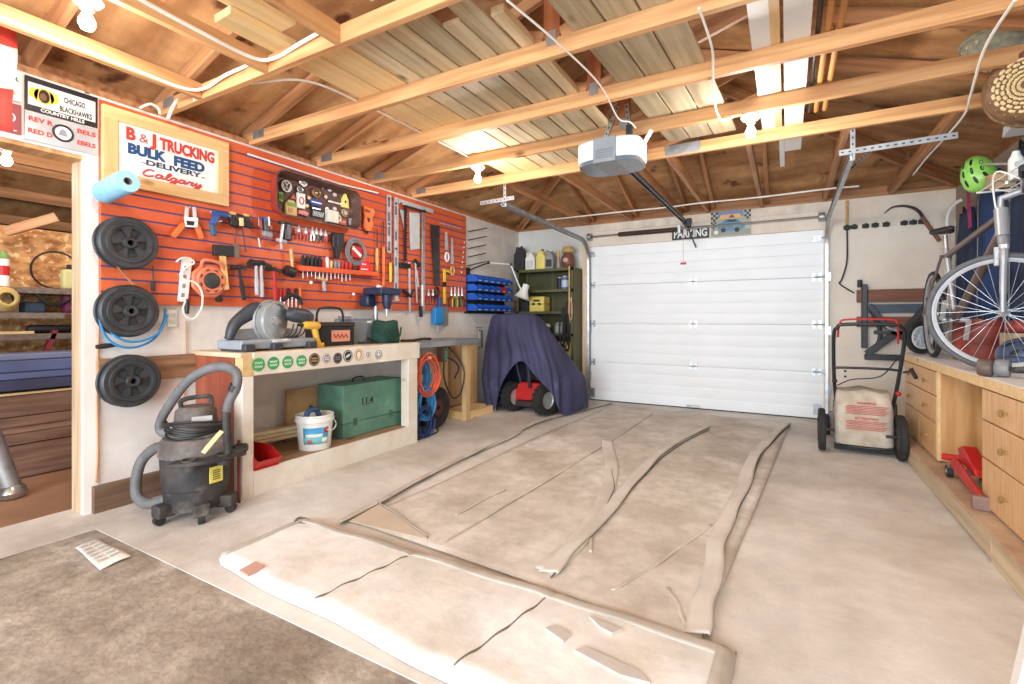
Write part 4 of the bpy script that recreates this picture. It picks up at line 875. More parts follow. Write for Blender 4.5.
# wire coil and red cord clip
c = wp(356, 252, .03)
t = tthing('wire_coil', 356, 252, 'coil of grey steel wire with a red label hanging on the slatwall', 'wire coil')
mb = MB()
for k in range(6): mb.ring(c + V((.006 * (k % 3), 0, 0)), (1, 0, 0), .125 - .007 * k, .004, 30, 6)
mb.build('windings', M_grey, t); MB().box(c.x, c.x + .012, c.y - .06, c.y + .07, c.z - .055, c.z + .05).build('label_card', M_redt, t, bevel=.01); MB().obox(c + V((.013, .0, .0)), V((.001, 0, 0)), V((0, .05, -.035)), V((0, .008, .012))).build('label_band', M_whitep, t)
t = tthing('red_chalk_line', 364, 267, 'bright red string reel with a slotted handle below the wire coil', 'string reel')
poly(MB(), [(357.5, 276), (359, 266), (363, 260.5), (367, 261), (370, 267), (370.5, 277)], .03, .03).build('case', mat('bright_red', (226, 48, 56), .4), t, bevel=.008)
for a, b in (((362, 264), (366, 264.5)), ((361, 269), (368, 269.5))): bl(a, b, .01, .003, .0605, 'slot', M_whitep, t, 0)
bl((351, 269), (356, 273), .06, .04, .04, 'crank', M_black, t, .01)
# orange cord wrap plate
t = tthing('cord_wrap', 367.5, 220, 'flat orange hook-shaped cord wrap between the badge tray and the levels', 'cord wrap')
mb = MB(); o = [(362.5, 206), (372.5, 209), (374, 213), (371, 219), (372.5, 225), (370, 231), (366, 232), (362.5, 226), (363.5, 216)]
poly(mb, o, .018, .02).build('plate', flat('wrap_orange', (240, 132, 74)), t, bevel=.004)
poly(MB(), [(364.5, 208.5), (370, 210.5), (370, 213), (365, 211.5)], .001, .0385).build('slot', flat('wrap_shadow_red', (150, 60, 40)), t); MB().cyl(wp(367.8, 220, .037), wp(367.8, 220, .040), .022, n=14).build('hole_washer', flat('washer_dark', (60, 50, 44)), t); rod(MB(), (367, 231), (367, 234), .02, .025, 10, .006).build('tip', M_black, t)
# ------------------------------------------------------------------ tall tools at the far end of the slatwall
def level(px, y0, y1, label, w=.05):
    t = tthing('spirit_level', px, y1, label, 'level', 'spirit levels'); bl((px, y0), (px, y1), w, .024, .02, 'beam', M_lt, t, .003); n = 4
    for k in range(n): yy = y0 + (y1 - y0) * (k + .5) / n; bl((px, yy - 4.5), (px, yy + 4.5), w * .42, .002, .034, 'window', flat('level_slot', (92, 84, 96)), t, 0)
    for k in (.06, .5, .94): yy = y0 + (y1 - y0) * k; MB().cyl(wp(px, yy, .032), wp(px, yy, .037), w * .26, n=12).build('vial', flat('vial_dark', (40, 60, 60)), t)
level(389, 195, 253, 'shorter aluminium spirit level, left one of two on the slatwall'); level(396, 197.5, 300, 'long aluminium spirit level right of the shorter one')
t = tthing('drywall_square', 421, 250, 'aluminium drywall T-square hung head up at the far end', 'square')
bl((399, 201), (433, 211.5), .045, .012, .05, 'head', M_lt, t); bl((423.3, 206), (423.3, 314), .048, .006, .045, 'blade', M_galv, t); bl((405, 206), (426, 212), .02, .02, .06, 'edge', M_black, t)
for a in (401, 424): MB().cyl(wp(a, 203.5 + (a - 401) * .3, .055), wp(a, 203.5 + (a - 401) * .3, .06), .014, n=10).build('rivet', M_black, t)
t = tthing('toothed_blade', 405, 235, 'black toothed saw blade hanging left of the T-square', 'saw blade'); mb = MB(); o = [(403.5, 203), (407, 204)]
o = [(404, 203)] + [q for k in range(20) for q in ((407.3, 204 + k * 2.9), (406, 205.4 + k * 2.9))] + [(404, 262)]
poly(mb, o, .004, .03).build('blade', M_black, t); bl((400, 264), (409, 266), .03, .02, .035, 'handle', M_black, t, .006)
t = tthing('plastic_panel', 413.5, 230, 'pale grey plastic sheet hanging behind the T-square', 'sheet'); poly(MB(), [(409, 212), (419.5, 213.5), (419.5, 249), (410, 250)], .004, .012).build('sheet', flat('pale_plastic_sheet', (196, 200, 200), .4), t)
t = tthing('framing_square', 402, 228, 'small steel triangle square left of the toothed blade', 'square'); poly(MB(), [(399.5, 209), (404.5, 211), (404, 229)], .004, .02).build('triangle', M_lt, t)
t = tthing('bar_clamp', 410, 290, 'long steel bar clamp with black jaws hanging beside the green bag', 'clamp', None)
bl((409.5, 262), (409.8, 313), .028, .008, .03, 'bar', M_lt, t); bl((399, 264.5), (410, 266), .05, .03, .03, 'fixed_jaw', M_black, t, .006); bl((403, 290), (411, 297), .03, .03, .03, 'sliding_jaw', M_black, t, .006); bl((411, 296), (414, 289), .016, .02, .04, 'lever', M_dk, t, .003)
t = tthing('bar_clamp', 417, 285, 'short steel bar clamp with a black head right of the long clamp', 'clamp', None)
bl((415.5, 262), (417, 303), .022, .008, .03, 'bar', M_lt, t); bl((414.5, 260), (419.5, 266), .04, .03, .03, 'head', M_black, t, .006); bl((416.5, 270), (418.5, 287), .016, .012, .045, 'handle', M_lt, t)
MB
t = tthing('caulking_gun', 421, 310, 'thin caulking gun tube with a black handle below the T-square', 'caulking gun'); rod(MB(), (422.5, 285), (422.5, 306), .018, .07, 12).build('tube', M_lt, t); bl((420.5, 306), (421, 317), .03, .035, .06, 'handle', M_black, t, .006)
# chisels with wooden handles
for i, (x, y0, y1, m, lb) in enumerate([(377, 241, 262, M_hick, 'wooden-handled file nearest the orange tool rail'), (383.5, 233, 272, M_orange, 'orange-brown handled file above the drill press head'), (390.5, 256, 275, M_yel, 'yellow-handled file beside the long level')]):
    t = tthing('file', x, y1, lb, 'file', 'files hanging over the drill press'); yy = y0 + (y1 - y0) * .35
    bl((x, y0 - (12 if i < 2 else 2)), (x, yy), .013, .006, .03, 'blade', M_dk, t); MB().tube([wp(x, yy, .03), wp(x, yy + 4, .03), wp(x, y1 + 14 - 7 * (i == 2), .03)], [.010, .016, .014], 8).build('handle', m, t)
# handsaws
def saw(a, b, w0, w1, hp0, hp1, mh, label):
    t = thing('handsaw', wp(*a, 0), label, 'handsaw', 'handsaws'); pa, pb = wp(*a, .03), wp(*b, .03); ax = (pb - pa).normalized(); sd = OUT.cross(ax).normalized()
    MB().prism([pa - sd * w0 / 2, pa + sd * w0 / 2, pb + sd * w1 / 2, pb - sd * w1 / 2], (.003, 0, 0)).build('blade', M_dk if w0 > .07 else M_lt, t)
    c = wp(*hp0, .03); n = 14; MB().tube([c + V((0, .032 * math.cos(2 * PI * i / n), .05 * math.sin(2 * PI * i / n))) for i in range(n)], .012, 7, True).build('handle', mh, t); return t
saw((435, 225), (437, 285), .16, .10, (437, 292), None, M_black, 'wide dark-bladed handsaw right of the T-square')
saw((446, 232), (446.5, 250), .04, .07, (447, 257), None, M_whitep, 'handsaw with a white handle, left one of the white pair')
saw((452, 238), (452, 264), .03, .06, (452.5, 271), None, M_hick, 'handsaw with a pale wooden handle near the corner bins')
t = tthing('hanger_rail', 446, 228, 'row of thin steel hooks at the top right corner of the slatwall', 'hook rail'); stroke(MB(), (440, 223), (461, 229), .01, .01, .02).build('rail', M_lt, t)
for i in range(4): MB().tube([wp(444 + i * 5, 225 + i * 1.4, .02), wp(444 + i * 5, 225 + i * 1.4, .09), wp(444 + i * 5, 223 + i * 1.4, .1)], .004, 6).build('hook', M_lt, t)
t = tthing('yellow_pry_bar', 445, 290, 'yellow pry tool hanging below the white-handled saw', 'pry bar'); bl((444.5, 270), (444.5, 304), .04, .02, .03, 'shaft', M_yel, t, .004); bl((443, 270), (450, 272), .03, .025, .03, 'claw', M_yel, t, .004); bl((444.5, 282), (444.5, 287), .042, .022, .03, 'band', M_black, t, 0)
t = tthing('blue_dustpan', 436, 312, 'bright blue dustpan hung by its handle below the slatwall', 'dustpan'); poly(MB(), [(431.5, 308), (440, 306), (440, 322), (437, 325), (431.5, 324)], .06, .01).build('pan', flat('bright_blue_plastic', (30, 140, 214), .4), t, bevel=.01); bl((439.5, 297), (439, 310), .035, .04, .03, 'handle', flat('dark_blue_plastic', (28, 84, 150), .4), t, .008)
MB
t = tthing('putty_knife', 438, 328, 'wide grey putty blade hanging behind the blue dustpan', 'putty knife'); poly(MB(), [(442, 308), (448, 307), (448, 325), (443, 327)], .003, .008).build('blade', M_grey, t); rod(MB(), (438, 325), (438, 332), .006, .02).build('tang', M_lt, t)
for i, (x, m, lb) in enumerate([(428.5, M_redt, 'red-handled pliers left of the yellow pry tool, by the dustpan'), (433, M_grip, 'black-handled pliers above the blue dustpan'), (451.5, M_grip, 'black-handled pliers at the near end of the corner row'), (455, M_yel, 'yellow-handled pliers in the corner row'), (458.5, flat('tool_green', (50, 150, 80)), 'green-handled pliers in the corner row'), (462, M_grip, 'black-handled pliers at the far end of the corner row')]):
    pliers(x, 297 if i > 1 else 296, 20 if i > 1 else 14, m, lb, 'pliers near the corner')
t = tthing('peg_column', 463.5, 262, 'column of white pegs down the far edge of the slatwall', 'pegs')
for k in range(7): MB().cyl(wp(464.5 - k * .5, 243 + k * 5, .0), wp(464.5 - k * .5, 242 + k * 5, .07), .007, n=8).build('peg', M_whitep, t)
# white strip light along the top of the slatwall
one(MB().tube([wp(248, 154, .03), wp(340, 184, .03), wp(378, 193, .03)], .008, 8), 'white_rod', M_whitep, 'long thin white rod fixed above the badge tray', 'rod')

# ================================================================== badge tray
c0 = [(273, 172), (281, 169), (360, 190), (361, 196), (360, 226), (352, 228), (280, 215), (275, 208)]
a, b = wp(275, 190, .10), wp(360, 208, .10); zt = wp(300, 174, .1).z; zb = wp(300, 219, .1).z
t = thing('badge_tray', (SX, (a.y + b.y) / 2, zb), 'old red-brown metal tray with rounded corners full of badges', 'tray')
def rrect(y0, y1, z0, z1, r, x, n=5):
    out = []
    for cy, cz, q in ((y1 - r, z1 - r, 0), (y0 + r, z1 - r, 1), (y0 + r, z0 + r, 2), (y1 - r, z0 + r, 3)):
        for i in range(n + 1): w = PI / 2 * (q + i / n); out.append(V((x, cy + r * math.cos(w), cz + r * math.sin(w))))
    return out
TH = .115
y0, y1, z0, z1 = a.y, b.y, zb, zt
lo = rrect(y0 + .03, y1 - .03, z0 + .03, z1 - .03, .06, SX + .004); hi = rrect(y0, y1, z0, z1, .085, SX + TH); hi2 = rrect(y0 + .012, y1 - .012, z0 + .012, z1 - .012, .075, SX + TH); lo2 = rrect(y0 + .04, y1 - .04, z0 + .04, z1 - .04, .055, SX + .012); k = len(lo)
M_tray = mat('rusted_tray_inside', (104, 70, 60), .6, .2, .2, 14, .05, spots=((150, 110, 90), 12, .6, .15)); M_trayred = mat('tray_red_rim', (176, 62, 48), .5, 0, .15, 8)
mb = MB(); vs = lo + hi; mb.add(vs, [(i, (i + 1) % k, k + (i + 1) % k, k + i) for i in range(k)]); mb.build('outer_wall', M_trayred, t, ang=1)
mb = MB(); vs = hi + hi2 + lo2; mb.add(vs, [(i, (i + 1) % k, k + (i + 1) % k, k + i) for i in range(k)] + [(k + i, k + (i + 1) % k, 2 * k + (i + 1) % k, 2 * k + i) for i in range(k)] + [tuple(range(2 * k, 3 * k))]); mb.build('inner_pan', M_tray, t, ang=.7)
XB = SX + .013
def bw(px, py): return onx(px, py, XB)
def badge(px, py, w, h, m, label, shape='disc', parts=(), name='badge', dep=.02):
    """w, h in metres; stands on the pan of the tray."""
    c = bw(px, py); t = thing(name, (XB, c.y, c.z), label, 'badge', 'badges in the tray')
    if shape == 'disc': MB().prism([(XB, c.y + w / 2 * math.cos(2 * PI * i / 20), c.z + h / 2 * math.sin(2 * PI * i / 20)) for i in range(20)], (dep, 0, 0)).build('face', m, t, bevel=.003)
    elif shape == 'box': MB().box(XB, XB + dep, c.y - w / 2, c.y + w / 2, c.z - h / 2, c.z + h / 2).build('face', m, t, bevel=.004)
    else: MB().prism([(XB, c.y + u * w, c.z + v * h) for u, v in shape], (dep, 0, 0)).build('face', m, t, bevel=.002)
    return t, V((XB + dep, c.y, c.z))
M_chr = mat('chrome_badge', (200, 200, 204), .25, .9, .1, 20)
# round car emblem: ring with a V over a W
t, c = badge(285, 186.5, .085, .085, flat('badge_dark', (70, 50, 48)), 'round car emblem with a V above a W in the badge tray'); mb = MB().ring(c, (1, 0, 0), .042, .005, 28, 6)
for pts in ([(-.018, .033), (0, .006), (.018, .033)], [(-.036, .012), (-.016, -.032), (0, .0), (.016, -.032), (.036, .012)]): mb.tube([c + V((.002, u, v)) for u, v in pts], .004, 6)
mb.build('emblem', M_whitep, t)
t, c = badge(287, 175, .11, .035, M_black, 'dark script nameplate at the top near corner of the tray', 'box'); MB().tube([c + V((.002, -.045 + .01 * i, .008 * (-1) ** i)) for i in range(10)], .003, 5).build('script', M_chr, t)
t, c = badge(302, 182, .085, .085, M_chr, 'chrome crest badge at the top of the tray', [(-.5, .3), (0, .55), (.5, .3), (.42, -.3), (0, -.55), (-.42, -.3)]); MB().ball(c, (.012, .02, .02), 10, 7).build('boss', M_grey, t)
t, c = badge(298.5, 190, .055, .06, M_dk, 'round dark gauge badge under the chrome crest'); MB().ring(c, (1, 0, 0), .026, .005, 20, 6).build('rim', M_chr, t)
t, c = badge(315, 193, .085, .075, M_tray, 'round bronze medallion in the middle of the tray'); MB().ring(c, (1, 0, 0), .037, .005, 22, 6).build('rim', mat('bronze', (150, 120, 80), .35, .8), t); MB().ball(c, (.008, .015, .02), 8, 6).build('relief', MATS['bronze'], t)
t, c = badge(300, 201, .075, .125, M_whitep, 'white upright label badge with a red mark in the tray', 'box'); MB().ring(c, (1, 0, 0), .02, .005, 16, 6, 1, 1.4).build('mark', M_redt, t)
t, c = badge(279.5, 197, .04, .075, flat('badge_green', (140, 180, 60)), 'small green badge at the near edge of the tray', 'box'); MB().box(c.x, c.x + .002, c.y - .014, c.y + .014, c.z - .02, c.z + .02).build('field', flat('badge_dkgreen', (70, 110, 50)), t)
t, c = badge(290, 208, .10, .12, flat('cream_badge', (226, 196, 120)), 'cream and green round-topped badge at the tray bottom', [(-.5, -.5), (.5, -.5), (.5, .2), (.25, .5), (-.25, .5), (-.5, .2)]); MB().box(c.x, c.x + .002, c.y - .04, c.y + .04, c.z + .01, c.z + .04).build('band', flat('badge_leaf', (130, 160, 80)), t); MB().ball(c + V((0, -.01, -.02)), (.006, .025, .02), 8, 6).build('relief', flat('badge_pink', (220, 150, 130)), t)
t, c = badge(302, 213, .11, .05, M_redt, 'red script badge at the bottom of the tray', [(-.5, -.3), (.3, -.5), (.5, .0), (.2, .5), (-.4, .3)]); MB().tube([c + V((.002, -.04 + .01 * i, .006 * (-1) ** i)) for i in range(9)], .003, 5).build('script', M_whitep, t)
t, c = badge(292, 197, .05, .035, flat('badge_salmon', (206, 110, 90)), 'small salmon triangular badge below the car emblem', [(-.5, -.5), (.5, -.5), (.1, .6)]); MB().ball(c, (.004, .006, .006), 8, 5).build('stud', M_chr, t)
t, c = badge(315, 203, .145, .055, flat('badge_blue', (40, 74, 150)), 'blue winged oval badge in the middle of the tray', [(-.5, .1), (-.3, .45), (0, .6), (.3, .45), (.5, .1), (.25, -.5), (-.25, -.5)]); MB().box(c.x, c.x + .003, c.y - .05, c.y + .05, c.z - .004, c.z + .006).build('bar', M_whitep, t)
t, c = badge(315, 209, .10, .025, M_black, 'narrow black bar badge below the blue oval one', 'box'); MB().box(c.x, c.x + .002, c.y - .04, c.y + .04, c.z - .004, c.z + .004).build('bar', M_chr, t)
t, c = badge(317, 214.5, .12, .055, M_dk, 'dark rectangular badge with pale letters at the tray bottom', 'box'); lettering('lettering', 'GTS', c + V((.001, 0, -.016)), RT, UP, .042, M_pw, t, bold=.001, fit=.08) if False else MB().tube([c + V((.002, -.05 + .0125 * i, .012 * (-1) ** i)) for i in range(9)], .004, 5).build('script', M_pw, t)
t, c = badge(330, 217, .115, .105, flat('cream_mug', (232, 226, 210)), 'cream mug-shaped badge at the bottom of the tray', 'box', dep=.045); MB().ring(V((XB + .025, c.y + .065, c.z)), (1, 0, 0), .028, .008, 18, 6).build('mug_handle', MATS['cream_mug'], t)
t, c = badge(334, 203, .15, .022, M_chr, 'long chrome strip badge right of the blue oval one', 'box'); MB().cyl(c + V((0, .06, 0)), c + V((.004, .06, 0)), .012, n=12).build('stud', M_whitep, t)
t, c = badge(344, 201, .078, .125, flat('badge_yellow', (232, 222, 120)), 'yellow house-shaped badge at the far side of the tray', [(-.5, -.5), (.5, -.5), (.45, .1), (0, .6), (-.45, .1)]); MB().ball(c + V((0, 0, -.01)), (.004, .01, .014), 8, 6).build('mark', M_black, t)
t, c = badge(339, 190, .055, .04, M_bluet, 'small blue badge at the top far side of the tray', 'box'); MB().ball(c, (.004, .008, .008), 8, 5).build('stud', M_whitep, t)
t, c = badge(344, 213, .07, .07, flat('tan_badge', (196, 180, 150)), 'round tan badge at the far lower side of the tray'); MB().ring(c, (1, 0, 0), .026, .004, 18, 6).build('rim', M_dk, t)
t, c = badge(341, 222, .095, .055, flat('rust_badge', (210, 92, 60)), 'rust-red rectangular badge at the far bottom of the tray', 'box'); MB().tube([c + V((.002, -.03 + .01 * i, .008 * (-1) ** i)) for i in range(7)], .003, 5).build('script', M_whitep, t)
t, c = badge(349.5, 222, .04, .065, M_grey, 'small grey badge in the far bottom corner of the tray', 'box'); MB().ball(c, (.004, .01, .014), 8, 5).build('relief', M_chr, t)
for i, (px, py, lb) in enumerate([(322, 187, 'small chrome pin in the upper middle of the tray'), (329, 190, 'tiny steel pin right of the upper middle of the tray'), (308, 198, 'chrome oval pin left of the blue badge'), (325, 197, 'chrome pin above the long chrome strip'), (334, 195, 'bent chrome pin below the small blue badge'), (306, 206, 'chrome letter pin below the white label badge'), (326, 209, 'dull chrome pin between the mug badge and the blue one'), (334, 209, 'brass pin above the far side of the mug badge'), (322, 180, 'topmost chrome pin in the middle of the tray')]):
    t, c = badge(px, py, .045, .035, [M_chr, M_lt, MATS['bronze']][i % 3], lb, [(-.5, -.1), (-.2, .5), (.4, .4), (.5, -.2), (0, -.5)], dep=.012); MB().ball(c, (.004, .010, .008), 8, 5).build('relief', M_lt, t)
# ================================================================== white workbench
BZ = .915; BF = -2.965; BY0, BY1 = 1.80, 3.475
t = thing('workbench', (-3.25, 2.64, 0), 'white painted timber workbench with a row of round stickers on its front edge', 'workbench')
M_bench = mat('bench_white', (236, 228, 214), .55, 0, 0, 3, .05, (1, 1, 1), (222, 208, 190), 7, spots=((190, 160, 128), 8, .7, .08), grit=(9, .12))
MB().box(WX + .002, BF, BY0, BY1, BZ - .03, BZ).build('bench_top', mat('bench_ply_top', (226, 206, 176), .6, 0, 0, 4, .05, (1, 1, 1), (206, 180, 144)), t, bevel=.003)
MB().box(BF, BF + .02, BY0 + .075, BY1, BZ - .145, BZ - .002).build('front_apron', M_bench, t, bevel=.002)
MB().box(BF - .06, BF + .02, BY0, BY0 + .074, BZ - .145, BZ - .03).build('apron_end_block', M_pale, t, bevel=.003)
for a, b in ((BY0, BY0 + .074), (BY1 - .15, BY1 - .03)): MB().box(BF - .07, BF + .019, a, b, 0, BZ - .146).build('leg', M_bench, t, bevel=.003)
MB().box(BF - .0, BF + .018, BY0 + .075, BY1 - .15, 0.0, .165).build('kick_board', M_bench, t, bevel=.003)
MB().box(WX + .04, BF, BY0 + .06, BY1 - .03, .145, .165).build('lower_shelf', wood('dirty_shelf', (170, 136, 104), (136, 104, 78), axis=1), t)
MB().box(WX + .04, BF - .07, BY0 + .002, BY0 + .03, 0.0, BZ - .031).build('end_panel', mat('red_brown_panel', (162, 88, 64), .5, 0, 0, 3, .03, (4, 4, .4), (138, 66, 46)), t)
# round stickers
M_sg = flat('sticker_green', (72, 168, 96), .4); M_sw = flat('sticker_white', (240, 238, 232), .4); M_sdk = flat('sticker_black', (52, 52, 54), .4); M_sbr = flat('sticker_brown', (112, 96, 74), .4); M_so = flat('sticker_orange', (206, 160, 110), .4); M_spk = flat('sticker_mauve', (150, 128, 140), .4)
XA = BF + .0202
for k, (px, py, r, m, m2) in enumerate([(258.5, 364.7, .036, M_sg, M_sw), (273.5, 363.2, .035, M_sg, M_sw), (287.8, 362, .035, M_sg, M_sw), (301.5, 361, .034, M_sg, M_sw), (314.3, 359.6, .038, M_sdk, M_so), (326.7, 358.5, .030, M_spk, M_sw), (337.7, 358.2, .034, M_sdk, M_spk), (348, 356, .038, M_sdk, M_sw), (358.7, 354.7, .038, M_so, M_sw), (368.2, 354.6, .018, M_spk, M_sw), (378.4, 354.4, .036, M_sw, M_sdk)]):
    r *= 1.22; c = onx(px, py, XA); s = MB().cyl((XA, c.y, c.z), (XA + .0012, c.y, c.z), r, n=28).build('sticker', m, t); g = MB(); x = XA + .0022
    if k < 4:
        for q in (-.3, .25): g.tube([(x, c.y + r * (-.6 + .15 * i), c.z + r * q + r * .16 * (-1) ** i) for i in range(9)], .0022, 5)
    elif k == 9: g.ring((x, c.y, c.z), (1, 0, 0), r * .6, .002, 14, 5)
    else:
        g.ring((x, c.y, c.z), (1, 0, 0), r * .82, .0018, 24, 5)
        if k == 10: g.ball((x, c.y - r * .3, c.z + r * .3), (.001, .004, .007), 8, 5).ball((x, c.y + r * .3, c.z + r * .3), (.001, .004, .007), 8, 5).tube([(x, c.y + r * .5 * math.cos(a), c.z + r * .5 * math.sin(a)) for a in [PI + PI * i / 8 for i in range(9)]], .003, 5)
        elif k == 7: g.prism([(x - .001, c.y + u * r, c.z + v * r) for u, v in ((-.6, -.3), (.1, -.15), (.55, .3), (.2, .35), (-.3, .1))], (.0012, 0, 0))
        elif k == 8: g.ball((x, c.y, c.z), (.0015, r * .4, r * .5), 10, 6).ball((x, c.y, c.z - r * .5), (.0015, r * .25, r * .2), 8, 5)
        else:
            for q in (-.2, .2): g.tube([(x, c.y + r * (-.5 + .125 * i), c.z + r * q + r * .12 * (-1) ** i) for i in range(9)], .002, 5)
    g.build('print', m2, s); s_ = s
# ------------------------------------------------------------------ things under the bench
SZ = .166
t = thing('green_crate', (-3.2, 3.03, SZ), 'dusty green wooden crate with a stencilled number under the bench', 'crate')
M_crate = mat('crate_green', (104, 150, 128), .6, 0, 0, 3, .08, (1, 1, 1), (84, 126, 108), 7, spots=((150, 160, 130), 7, .66, .12), grit=(12, .2))
MB().box(-3.39, -3.09, 2.715, 3.40, SZ, SZ + .115).build('lower_half', M_crate, t, bevel=.005); MB().box(-3.39, -3.09, 2.715, 3.40, SZ + .118, SZ + .425).build('lid', M_crate, t, bevel=.006)
MB().tube(spline([(-3.24, 2.95, SZ + .422), (-3.24, 2.96, SZ + .455), (-3.24, 3.06, SZ + .46), (-3.24, 3.07, SZ + .422)]), .006, 7).build('carry_handle', M_blackmetal, t)
for q in (2.84, 3.25): MB().box(-3.09, -3.085, q - .02, q + .02, SZ + .09, SZ + .15).build('latch', mat('latch_green_metal', (80, 112, 98), .5, .3), t)
lettering('stencil', '11.4', (-3.0885, 2.97, SZ + .245), RT, UP, .085, flat('stencil_black', (40, 44, 42)), t, bold=.001, fit=.12)
c = onx(313, 440, -3.14); cy = onx(313, 435, -3.1).y
t = thing('white_bucket', (-3.08, cy, SZ), 'white plastic bucket with a blue and red label under the bench', 'bucket'); o = (-3.08, cy, SZ)
MB().lathe([(.108, 0), (.112, .005), (.128, .2), (.137, .205), (.139, .222), (.133, .24), (.138, .246), (.134, .256), (.126, .256), (.122, .2), (.10, .02), (.0, .02)], o, n=32).build('body', M_whitep, t)
lb = MB(); lb.lathe([(.1175, .06), (.1255, .165)], o, n=14, a0=0, a1=2.0)
def wrap(z0, z1, a0, a1, name, m, dr=.0012):
    vs = []; n = 12
    for i in range(n + 1):
        a = a0 + (a1 - a0) * i / n
        for z in (z0, z1): r = .112 + .016 * (z - .005) / .195 + dr; vs.append((o[0] + r * math.cos(a), o[1] + r * math.sin(a), o[2] + z))
    MB().add(vs, [(2 * i, 2 * i + 2, 2 * i + 3, 2 * i + 1) for i in range(n)]).build(name, m, t, solid=.0008)
wrap(.05, .17, -1.35, .15, 'label', flat('label_blue', (60, 160, 210), .4)); wrap(.05, .10, -1.35, .15, 'label_lower', flat('label_teal', (110, 200, 205), .4), .0022); wrap(.13, .165, -.15, .14, 'label_flash', M_red, .0032); wrap(.06, .09, -.25, .1, 'label_patch', M_sw, .0034); wrap(.055, .085, -1.1, -.8, 'label_mark', flat('label_mark_red', (190, 90, 90)), .0034); wrap(.10, .125, -1.2, -.2, 'label_lettering', M_sw, .0034)
MB().tube(spline([(o[0] + .02, o[1] + .136, SZ + .22), (o[0] + .09, o[1] + .12, SZ + .17), (o[0] + .13, o[1] + .06, SZ + .14), (o[0] + .136, o[1] + .0, SZ + .15)]), .004, 6).build('bail_handle', M_whitep, t)
t = thing('blue_hose_gun', (o[0], o[1] - .03, SZ + .2), 'blue and black hose fitting sticking out of the white bucket', 'hose fitting'); MB().tube(spline([V(o) + V((.02, -.10, .21)), V(o) + V((.03, -.08, .285)), V(o) + V((.03, -.01, .285)), V(o) + V((.02, .03, .21))]), [.02] * 19, 8).build('loop', flat('fitting_blue', (50, 80, 120)), t); MB().cyl(V(o) + V((.0, -.06, .26)), V(o) + V((.0, -.03, .32)), .012, n=8).build('nozzle', M_black, t)
c = onx(255, 462, -3.05)
t = thing('red_bin', (-3.05, 1.955, SZ), 'red open-front plastic bin under the near end of the bench', 'bin')
def openbin(t, cx, cy, z, w, d, h, m, ax='y', th=.006):
    """open-fronted stacking bin whose low front faces +X"""
    x0, x1 = cx - d / 2, cx + d / 2; y0, y1 = cy - w / 2, cy + w / 2
    b = MB().box(x0, x1, y0, y1, z, z + th); b.build('base', m, t)
    MB().box(x0, x0 + th, y0, y1, z + th, z + h).build('back', m, t)
    MB().prism([(x1 - th, y0, z + th), (x1 + d * .12, y0, z + h * .5), (x1 + d * .12 - th, y0, z + h * .5), (x1 - 2 * th, y0, z + th)], (0, w, 0)).build('front_lip', m, t)
    for y in (y0, y1 - th): MB().prism([(x0, y, z + th), (x1 - th, y, z + th), (x1 + d * .12 - th, y, z + h * .5), (x0 + d * .7, y, z + h), (x0, y, z + h)], (0, th, 0)).build('side', m, t)
openbin(t, -3.06, 1.955, SZ, .17, .26, .12, M_red, th=.007)
for i in range(3): pass
one(MB().tube([(-3.12, 1.92, SZ + .025), (-3.05, 1.95, SZ + .025), (-3.02, 1.99, SZ + .025)], .014, 7), 'hand_tool', M_grip, 'dark tool lying inside the red bin under the bench', 'tool')
for i, (dz, dx) in enumerate([(0, 0), (.03, .0), (.06, .01)]):
    tag(beam('trim_board', (-3.36 + dx, 2.0, SZ + .075 + dz), (-3.28 + dx, 2.62, SZ + .075 + dz), .07, .026, flat('cream_trim_wood', (232, 214, 172), .5)), ['lowest cream moulding strip of the stack behind the red bin', 'middle cream moulding strip of the stack behind the red bin', 'topmost cream moulding strip of the stack behind the red bin'][i], 'moulding', 'cream mouldings under the bench')
for i, (yy, lbl) in enumerate([(2.12, 'small wood block under the near end of the cream mouldings'), (2.54, 'small wood block under the far end of the cream mouldings')]):
    xx = -3.345 + .066 * (yy - 2.12) / .42 + .005
    one(MB().box(xx - .04, xx + .04, yy - .02, yy + .02, SZ, SZ + .062), 'wood_block', M_pale, lbl, 'block', 'wood blocks under the bench', bevel=.002)
one(MB().box(-3.45, -3.42, 2.45, 2.95, SZ, SZ + .40), 'cardboard_sheet', mat('cardboard', (192, 156, 112), .8), 'brown cardboard sheet standing behind the green crate', 'cardboard', bevel=.002)
# ------------------------------------------------------------------ mitre saw
t = thing('mitre_saw', (-3.18, 2.10, BZ), 'grey sliding mitre saw with a clear blade guard on the white bench', 'mitre saw')
M_sawg = flat('saw_grey', (150, 158, 166), .45); M_sawd = flat('saw_dark_grey', (62, 64, 70), .45); M_alu = mat('cast_aluminium', (206, 208, 210), .4, .6, .06, 20)
yc = 2.16
MB().box(-3.34, -3.06, yc - .30, yc + .27, BZ + .012, BZ + .075).build('base', M_sawg, t, bevel=.012)
for yy in (yc - .26, yc - .06, yc + .22): MB().box(-3.30, -3.02, yy - .035, yy + .035, BZ, BZ + .05).build('foot', M_sawd, t, bevel=.006)
MB().lathe([(.001, .076), (.13, .076), (.135, .068), (.135, .055)], (-3.17, yc, BZ), n=32).build('turntable', M_alu, t)
MB().prism([(-3.26, yc - .29, BZ + .076), (-3.26, yc + .26, BZ + .076), (-3.26, yc + .26, BZ + .14), (-3.26, yc + .12, BZ + .15), (-3.26, yc + .05, BZ + .10), (-3.26, yc - .03, BZ + .10), (-3.26, yc - .1, BZ + .15), (-3.26, yc - .29, BZ + .14)], (.02, 0, 0)).build('fence', M_alu, t, bevel=.003)
cb = V((-3.15, yc + .0, BZ + .20)); an = V((.93, .25, .0)).normalized()
